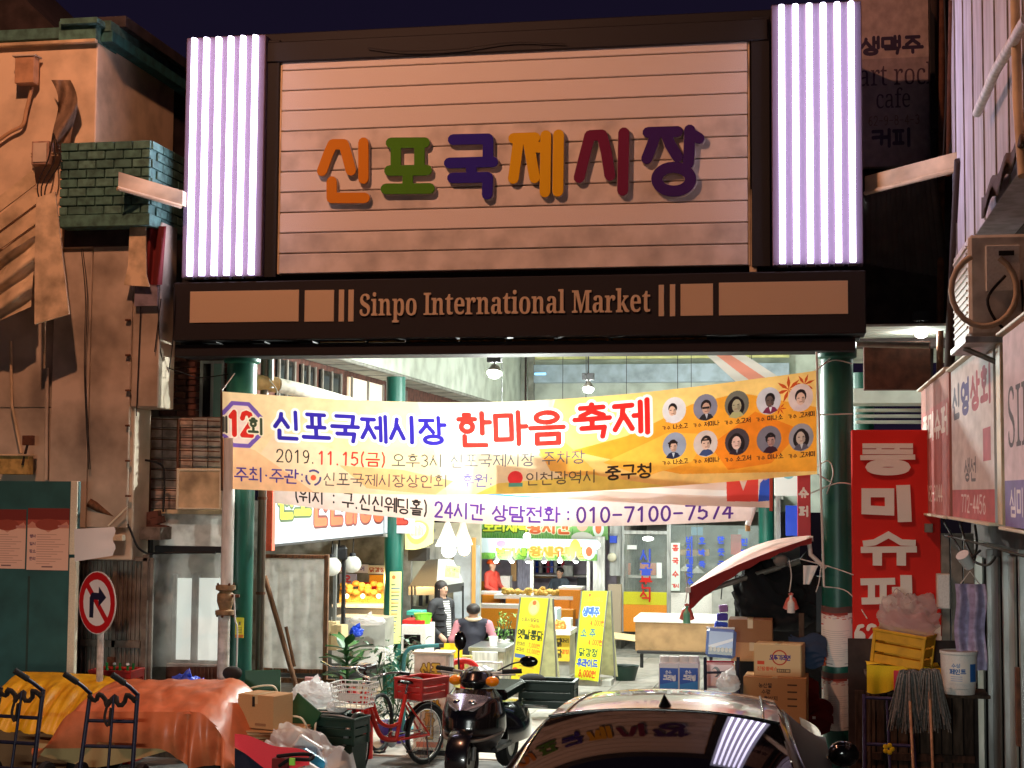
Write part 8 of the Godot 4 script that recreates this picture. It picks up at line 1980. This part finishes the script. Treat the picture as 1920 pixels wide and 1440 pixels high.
func car() -> void:
	# local: x across, +z to the rear, origin on the ground below the rear edge of the roof
	var p := ray(1243, 1332) * 7.75 + CP
	var t := thing("parked_car", "champagne coloured sedan with a dark rear window parked before the gate", "car", Vector3(p.x, gy(p.z), p.z), "", deg_to_rad(1.0))
	var H := p.y - gy(p.z)
	# roof line and half width of the roof panel along z
	var roof_y := func(z: float) -> float:
		if z < 0.0: return H - 0.022 * z * 1.0 - 0.055 * z * z * 0.9 + 0.0
		return H - 0.15 * z - 0.075 * z * z
	var half := func(z: float) -> float: return 0.58 + 0.11 * clampf(z, 0, 1.3) - 0.02 * clampf(-z, 0, 1.5)
	var belt := func(z: float) -> float: return 0.93
	cloth(t, "roof", func(u: float, v: float):
		var z := lerpf(-1.55, 0.0, v); var x := (u - 0.5) * 2.0
		return Vector3(x * half.call(z), roof_y.call(z) - 0.05 * pow(absf(x), 2.4), z), 32, 24, M.car_paint)
	cloth(t, "rear_window", func(u: float, v: float):
		var z := lerpf(0.012, 1.12, v) - 0.10 * (1.0 - v) * 0.0; var x := (u - 0.5) * 2.0
		return Vector3(x * (half.call(z) - 0.01), roof_y.call(z) + 0.004 - (0.052 + 0.03 * v) * pow(absf(x), 2.4), z + 0.0 - 0.07 * x * x * v), 36, 26, M.car_glass)
	for s in [-1, 1]:
		# pillar and side rail band running from the roof edge down to the boot
		cloth(t, "roof_pillar", func(u: float, v: float):
			var z := lerpf(-1.6, 1.3, v); var a: float = half.call(z)
			var w := lerpf(0.05, 0.16, smoothstep(0.2, 1.2, z))
			return Vector3(s * (a + w * u), roof_y.call(z) - 0.05 - lerpf(0.03, 0.07, smoothstep(0, 1.2, z)) * smoothstep(0.0, 1.2, z) - u * (0.045 + 0.09 * smoothstep(0.2, 1.2, z)) - 0.02 * u * u, z - 0.07 * smoothstep(0.0, 1.1, z)), 10, 40, M.car_paint)
		tb(t, "roof_moulding", range(16).map(func(k: int):
			var z := lerpf(-1.5, 0.02, k / 15.0)
			return Vector3(s * (half.call(z) * 0.86), roof_y.call(z) - 0.05 * pow(0.86, 2.4) + 0.002, z)), 0.008, M.gloss_black, 6)
		cloth(t, "side_window", func(u: float, v: float):
			var z := lerpf(-2.28, 0.95, u); var a: float = half.call(z) + lerpf(0.05, 0.13, smoothstep(0.2, 1.2, z)) + 0.2 * clampf((-1.55 - z) / 0.75, 0.0, 1.0)
			var yt: float = lerpf(roof_y.call(maxf(z, -1.55)) - 0.1 - 0.1 * smoothstep(0.2, 1.2, z), 0.955, clampf((-1.55 - z) / 0.75, 0.0, 1.0))
			return Vector3(s * lerpf(a, 0.88, v), lerpf(yt, maxf(0.95, 0.0), v), z), 24, 8, M.side_glass)
		tb(t, "window_trim", range(14).map(func(k: int):
			var z := lerpf(-1.55, 0.95, k / 13.0)
			return Vector3(s * (half.call(z) + lerpf(0.055, 0.14, smoothstep(0.2, 1.2, z))), roof_y.call(z) - 0.113 - 0.1 * smoothstep(0.2, 1.2, z), z)), 0.009, M.gloss_black, 6)
		cloth(t, "body_side", func(u: float, v: float):
			var z := lerpf(-3.0, 1.75, u)
			var w := 0.9 - 0.1 * pow(clampf((z - 1.1) / 0.65, 0, 1), 2.0) - 0.12 * pow(clampf((-z - 2.3) / 0.7, 0, 1), 2.0)
			return Vector3(s * (w - 0.05 * pow(1.0 - v, 3.0) - 0.05 * v * v), lerpf(0.97, 0.22, v), z), 40, 10, M.car_paint)
		for zz in [-2.15, 0.78]:
			var w := lt(t, "wheel", [Vector2(0.2, -0.1), Vector2(0.31, -0.1), Vector2(0.325, -0.06), Vector2(0.325, 0.06), Vector2(0.31, 0.1), Vector2(0.2, 0.1)], Vector3(s * 0.82, 0.325, zz), M.rubber, 28, Vector3(0, 0, PI / 2))
			lt(w, "rim", [Vector2(0, 0.07), Vector2(0.2, 0.09), Vector2(0.2, -0.09), Vector2(0, -0.07)], Vector3.ZERO, M.zinc, 20)
		var m := Node3D.new(); m.name = "wing_mirror"; t.add_child(m, true); m.position = Vector3(0.95 if s > 0 else -0.82, 1.0 if s > 0 else 0.9, -1.35)
		put(m, "mirror_shell", MB.new().ball(Vector3.ZERO, Vector3(0.09 if s > 0 else 0.045, 0.075, 0.06 if s > 0 else 0.09), 16, 12), M.gloss_black)
		put(m, "mirror_glass", MB.new().ball(Vector3(0, 0, 0.035), Vector3(0.075 if s > 0 else 0.03, 0.058, 0.03), 16, 12), M.gloss_black)
		tb(m, "mirror_arm", [Vector3(-s * 0.08, -0.04, 0), Vector3(-s * 0.18, -0.08, -0.02)], 0.025, M.gloss_black, 8)
		bx(t, "tail_light", Vector3(s * 0.66, 0.8, 1.74), Vector3(0.32, 0.14, 0.05), M.red_plastic, Vector3(0, s * 0.25, 0), 0.02)
	cloth(t, "boot_lid", func(u: float, v: float):
		var x := (u - 0.5) * 2.0
		return Vector3(x * lerpf(0.74, 0.76, v), lerpf(roof_y.call(1.12) - 0.02, 0.96, v) - 0.06 * pow(absf(x), 3.0), lerpf(1.1, 1.76, v) - 0.06 * x * x), 20, 8, M.car_paint)
	cloth(t, "rear_panel", func(u: float, v: float):
		var x := (u - 0.5) * 2.0
		return Vector3(x * 0.84, lerpf(0.97, 0.25, v), 1.74 + 0.08 * sin(PI * v) - 0.12 * x * x), 20, 10, M.car_paint)
	cloth(t, "windscreen", func(u: float, v: float):
		var x := (u - 0.5) * 2.0
		return Vector3(x * lerpf(half.call(-1.55), 0.72, v), lerpf(roof_y.call(-1.55), 0.96, v) - 0.05 * pow(absf(x), 2.4), lerpf(-1.55, -2.3, v) + 0.1 * x * x), 16, 8, M.side_glass)
	cloth(t, "bonnet", func(u: float, v: float):
		var x := (u - 0.5) * 2.0
		return Vector3(x * lerpf(0.76, 0.7, v), lerpf(0.97, 0.72, v * v) - 0.05 * x * x, lerpf(-2.25, -3.1, v) + 0.12 * x * x), 16, 8, M.car_paint)
	bx(t, "rear_bumper", Vector3(0, 0.42, 1.8), Vector3(1.6, 0.26, 0.16), M.car_paint, Vector3.ZERO, 0.05)
	bx(t, "number_plate", Vector3(0, 0.7, 1.84), Vector3(0.52, 0.11, 0.012), M.white_paint)
	bx(t, "underbody", Vector3(0, 0.3, -0.6), Vector3(1.6, 0.2, 4.4), M.black_plastic)
	bx(t, "cabin_floor", Vector3(0, 0.75, -0.4), Vector3(1.5, 0.3, 2.4), M.dark_cloth)
	# shark fin aerial
	var y: float = roof_y.call(-0.16)
	put(t, "aerial", MB.new().grid(func(u: float, v: float):
		var a: float = u * TAU; var k := 1.0 - v
		return Vector3(sin(a) * 0.036 * k, y - 0.005 + 0.075 * v, -0.16 + cos(a) * 0.085 * k + 0.07 * v), 16, 8), M.gloss_black)
	tb(t, "glass_seal", range(13).map(func(k: int):
		var x := -1.0 + k / 6.0
		return Vector3(x * half.call(0.0), roof_y.call(0.0) - 0.05 * pow(absf(x), 2.4) + 0.004, 0.006)), 0.007, M.gloss_black, 6)

func front_right() -> void:
	# yellow crate with a clear bag, on a cloth covered shelf
	var z := 0.95
	var sh := thing("covered_shelf", "shelf covered with a bright yellow cloth under the red sign", "shelf")
	bx(sh, "shelf_top", Vector3(Z(1690, 1270, z).x, Z(1690, 1268, z).y, z - 0.2), Vector3(0.62, 0.03, 0.4), M.old_wood)
	var q := [Z(1625, 1246, z), Z(1765, 1252, z)]
	cloth(sh, "yellow_cloth", func(u: float, v: float): return q[0].lerp(q[1], u) + Vector3(0.0, -0.24 * v * (0.75 + 0.3 * sin(u * 5.0 + 1.0)), 0.02 + 0.02 * sin(u * 26.0) * v), 36, 8, M.yellow_cloth)
	cloth(sh, "cloth_top", func(u: float, v: float): return q[0].lerp(q[1], u) + Vector3(0.0, 0.01 * sin(u * 9.0 + v * 4.0), 0.02 - 0.4 * v), 20, 8, M.yellow_cloth)
	pb(sh, "packet", z + 0.05, 1676, 1258, 1702, 1296, 0.05, M.pink_red)
	for s in [1632, 1750]: tb(sh, "shelf_leg", [Vector3(Z(s, 1270, z).x, gy(z), z - 0.2), Vector3(Z(s, 1270, z).x, Z(s, 1268, z).y, z - 0.2)], 0.02, M.old_wood, 6)
	var yc := thing("yellow_crate", "tilted yellow plastic crate holding a clear bag", "crate", Z(1690, 1246, z - 0.15), "", -0.35)
	yc.rotation.z = -0.12
	crate_parts(yc, Vector3(0.46, 0.29, 0.32), M.yellow_plastic)
	bag("clear_bag", "big crumpled clear plastic bag in the yellow crate", Z(1702, 1196, z - 0.15), Vector3(0.28, 0.22, 0.2), M.frosted_bag, 44, false)
	var bu := thing("paint_bucket", "white plastic bucket with a blue label on the dark planks", "bucket", Z(1798, 1300, z + 0.1))
	lt(bu, "bucket_wall", [Vector2(0.135, 0), Vector2(0.14, 0.05), Vector2(0.145, 0.055), Vector2(0.155, 0.34), Vector2(0.162, 0.35), Vector2(0.162, 0.37), Vector2(0.15, 0.37)], Vector3.ZERO, M.white_plastic, 28)
	lt(bu, "bucket_lid", [Vector2(0.155, 0.365), Vector2(0.0, 0.36)], Vector3.ZERO, M.counter_grey, 28)
	var bi := canvas(128, 96, c8(224, 222, 216))
	rect(bi, 86, 20, 36, 70, c8(40, 100, 170)); write(bi, "수성", 14, 18, 16, 0.09, c8(120, 150, 190)); write(bi, "페인트", 6, 40, 20, 0.1, c8(70, 110, 170), 1.0)
	for k in 3: rect(bi, 10, 68 + k * 8, 44, 3, c8(150, 170, 200))
	cloth(bu, "printed_label", func(u: float, v: float): return Vector3(0.153 * sin((u - 0.5) * 1.9 + 0.25), 0.31 - 0.21 * v, 0.153 * cos((u - 0.5) * 1.9 + 0.25)), 12, 2, printed("bucket_print", bi, 0.5))
	# plank fence below, plank by plank
	var pf := thing("plank_partition", "dark wooden plank partition below the red sign", "partition")
	var pl := Z(1602, 1320, z - 0.35).x; var pr := Z(1835, 1320, z + 0.0).x
	var top := Z(1700, 1296, z - 0.35).y
	var n := 11
	var pmats := [M.old_wood, mk("old_wood_b", c8(74, 56, 46), 0.9, "wood", 1.4), mk("old_wood_c", c8(98, 78, 64), 0.85, "wood", 1.0)]
	for k in n:
		var w := (pr - pl) / n
		bx(pf, "plank", Vector3(pl + w * (k + 0.5), (top + gy(z)) / 2 - 0.02 * rng.randf(), z - 0.36 + 0.01 * rng.randf()), Vector3(w - 0.012, top - gy(z), 0.025), pmats[rng.randi() % 3], Vector3(0, 0, rng.randf_range(-0.006, 0.006)))
	bx(pf, "backing_board", Vector3((pl + pr) / 2, (top + 0.45 + gy(z)) / 2, z - 0.5), Vector3(pr - pl + 0.1, top + 0.45 - gy(z), 0.03), M.wall_dark)  # dark wood, also placed to stop light coming through the plank gaps
	bx(pf, "top_rail", Vector3((pl + pr) / 2 + 0.25, top + 0.01, z - 0.25), Vector3((pr - pl) * 0.72, 0.03, 0.5), M.old_wood)
	bx(pf, "lower_rail", Vector3((pl + pr) / 2, gy(z) + 0.3, z - 0.33), Vector3(pr - pl, 0.07, 0.03), pmats[1])
	# purple hand truck and mops
	var zt := 1.35
	var hb := Z(1664, 1440, zt)
	var ht := thing("sack_truck", "purple sack truck with a yellow flower sticker by the planks", "hand truck", Vector3(hb.x, gy(zt), zt), "", -0.05)
	var hh := Z(1660, 1306, zt).y - gy(zt)
	for s in [-1, 1]:
		tb(ht, "upright", [Vector3(s * 0.22 + 0.03, 0.05, 0.1), Vector3(s * 0.19, hh, -0.1)], 0.018, M.purple_frame, 8)
		lt(ht, "wheel", [Vector2(0.02, -0.03), Vector2(0.12, -0.03), Vector2(0.12, 0.03), Vector2(0.02, 0.03)], Vector3(s * 0.27, 0.125, 0.0), M.rubber, 18, Vector3(0, 0, PI / 2))
	for k in [0.1, 0.55, 0.97]: tb(ht, "cross_bar", [Vector3(-0.2, hh * k, 0.1 - 0.2 * k), Vector3(0.2, hh * k, 0.1 - 0.2 * k)], 0.015, M.purple_frame, 8)
	tb(ht, "middle_bar", [Vector3(0.03, 0.1, 0.1), Vector3(0.0, hh * 0.97, -0.1)], 0.012, M.purple_frame, 8)
	bx(ht, "toe_plate", Vector3(0, 0.04, 0.18), Vector3(0.44, 0.012, 0.22), M.purple_frame)
	for k in 5: put(ht, "flower_petal", MB.new().ball(Vector3(0.01 + 0.03 * cos(k * 1.256), hh * 0.52 + 0.03 * sin(k * 1.256), 0.03), Vector3(0.022, 0.022, 0.008), 8, 6), M.yellow_cloth)
	for s in [[1716, 1445, 1704, 1272, -1], [1752, 1445, 1742, 1270, 1]]:
		var a := Z(s[0], s[1], 1.75); var b := Z(s[2], s[3], 1.3)
		var mo := thing("string_mop", "upturned grey string mop leaning on the planks beside the sack truck" if s[4] < 0 else "upturned grey string mop leaning on the planks beside the bucket", "mop", on_ground(a), "upturned mops")
		var o := mo.position
		tb(mo, "handle", [Vector3(0, 0, 0), b - o], 0.012, M.mop_handle, 8)
		var st := MB.new()
		for k in 150:
			var ang := rng.randf() * TAU; var rr := rng.randf_range(0.02, 0.13); var ln := rng.randf_range(0.28, 0.5)
			var c := b - o + Vector3(0, 0.02, 0)
			st.tube(smooth_path([c, c + Vector3(cos(ang) * rr * 0.7, 0.05 * rng.randf(), sin(ang) * rr * 0.6), c + Vector3(cos(ang) * rr * 1.1, -ln * 0.5, sin(ang) * rr * 0.7), c + Vector3(cos(ang) * rr * 1.5, -ln, sin(ang) * rr * 0.7)], 3), 0.006, 4)
		put(mo, "mop_strings", st, M.mop_grey)
		bx(mo, "clamp", b - o, Vector3(0.14, 0.03, 0.04), M.zinc)
	var pb2 := thing("hanging_apron", "pale lilac plastic apron hanging on the sliding door", "apron", Vector3(4.3, Z(1825, 1170, 1.0).y, 1.0))
	cloth(pb2, "apron_sheet", func(u: float, v: float): return Vector3(0.26 * (u - 0.5) + 0.01 * sin(v * 9.0), 0.35 - 0.75 * v, 0.03 * sin(u * 12.0) + 0.02 * sin(v * 7.0)), 12, 14, mk("apron_lilac", c8(176, 166, 206), 0.4, "stain", 1.5))
	tb(pb2, "apron_string", [Vector3(-0.08, 0.35, 0), Vector3(0.0, 0.46, 0), Vector3(0.08, 0.35, 0)], 0.006, M.cable_white, 5)

func wires() -> void:
	var W := func(label: String, pts: Array, r: float, m: Material, parts: Array) -> void:
		var t := thing("cable", label, "cable")
		var k := 0
		for l in pts:
			tb(t, parts[mini(k, parts.size() - 1)], smooth_path(l), r, m, 5); k += 1
	W.call("loose cord looping across the gate beam", [[Z(690, 90, 0.33), Z(760, 96, 0.34), Z(860, 92, 0.34), Z(960, 80, 0.33), Z(1060, 82, 0.33)]], 0.006, M.cable_black, ["cord"])
	W.call("pale wires tied round the post beside the red sign", [[Z(1520, 700, 0.2), Z(1560, 676, 0.22), Z(1598, 682, 0.1)], [Z(1520, 778, 0.2), Z(1600, 776, 0.2)], [Z(1525, 880, 0.2), Z(1552, 864, 0.24), Z(1562, 888, 0.24), Z(1550, 926, 0.2)], [Z(1520, 925, 0.2), Z(1570, 906, 0.24), Z(1605, 910, 0.2)], [Z(1500, 1048, 0.2), Z(1560, 1064, 0.22), Z(1600, 1078, 0.36)], [Z(1540, 1056, 0.2), Z(1536, 1090, 0.2), Z(1530, 1110, 0.2)], [Z(1545, 1100, 0.22), Z(1590, 1110, 0.24), Z(1626, 1160, 0.4)]], 0.006, M.cable_white, ["wire"])
	W.call("thin wires hanging down the plaster wall to the brick return", [[Z(296, 560, 0.56), Z(300, 650, 0.5), Z(308, 700, 0.3), Z(296, 760, 0.3)], [Z(326, 540, 0.5), Z(324, 640, 0.4), Z(310, 720, 0.2), Z(286, 756, 0.2)], [Z(310, 688, 0.3), Z(345, 700, 0.2), Z(375, 708, 0.1), Z(440, 700, 0.1)], [Z(302, 560, 0.56), Z(290, 660, 0.56)], [Z(264, 575, 0.56), Z(258, 720, 0.56), Z(256, 780, 0.56)]], 0.006, M.cable_black, ["wire"])
	W.call("black cable drooping below the caged tiles", [[Z(246, 865, 0.3), Z(210, 885, 0.45), Z(196, 912, 0.5), Z(210, 950, 0.5), Z(240, 985, 0.5), Z(258, 1025, 0.45), Z(280, 1040, 0.2)], [Z(250, 860, 0.3), Z(300, 870, 0.1), Z(308, 900, 0.05), Z(306, 960, 0.05)], [Z(275, 1038, 0.2), Z(340, 1036, 0.1), Z(404, 1036, 0.1)]], 0.012, M.cable_black, ["cable_run"])
	W.call("tangle of wires below the shop signs", [[X(1768, 975, 4.1), X(1800, 1030, 4.1), X(1822, 1050, 4.1), X(1850, 1060, 4.1), X(1866, 1045, 4.1)], [X(1800, 980, 4.1), X(1812, 1020, 4.1), X(1826, 1050, 4.1)], [X(1772, 1004, 4.08), X(1840, 1020, 4.08), X(1925, 1044, 4.08)], [X(1828, 985, 4.1), X(1832, 1020, 4.1), X(1826, 1055, 4.1)]], 0.01, M.cable_black, ["wire"])
	W.call("black cables running down the dark side wall by the cafe sign", [[Z(1790, -40, 0.3), Z(1792, 120, 0.3), Z(1788, 280, 0.3)], [Z(1808, -40, 0.3), Z(1800, 120, 0.3), Z(1780, 300, 0.3)], [Z(1770, -40, 0.2), Z(1775, 150, 0.2), Z(1768, 320, 0.2)]], 0.015, M.cable_black, ["cable_run"])
	var sl := thing("spot_fitting", "white spotlight fitting on the wire tangle", "lamp", X(1818, 1062, 4.05))
	lt(sl, "fitting_body", [Vector2(0, 0), Vector2(0.04, 0), Vector2(0.05, 0.12), Vector2(0, 0.12)], Vector3.ZERO, M.white_plastic, 16, Vector3(0.6, 0, 0.5))
	tb(sl, "fitting_arm", [Vector3(0, 0.05, 0), Vector3(0.08, 0.12, 0)], 0.01, M.cable_black, 6)
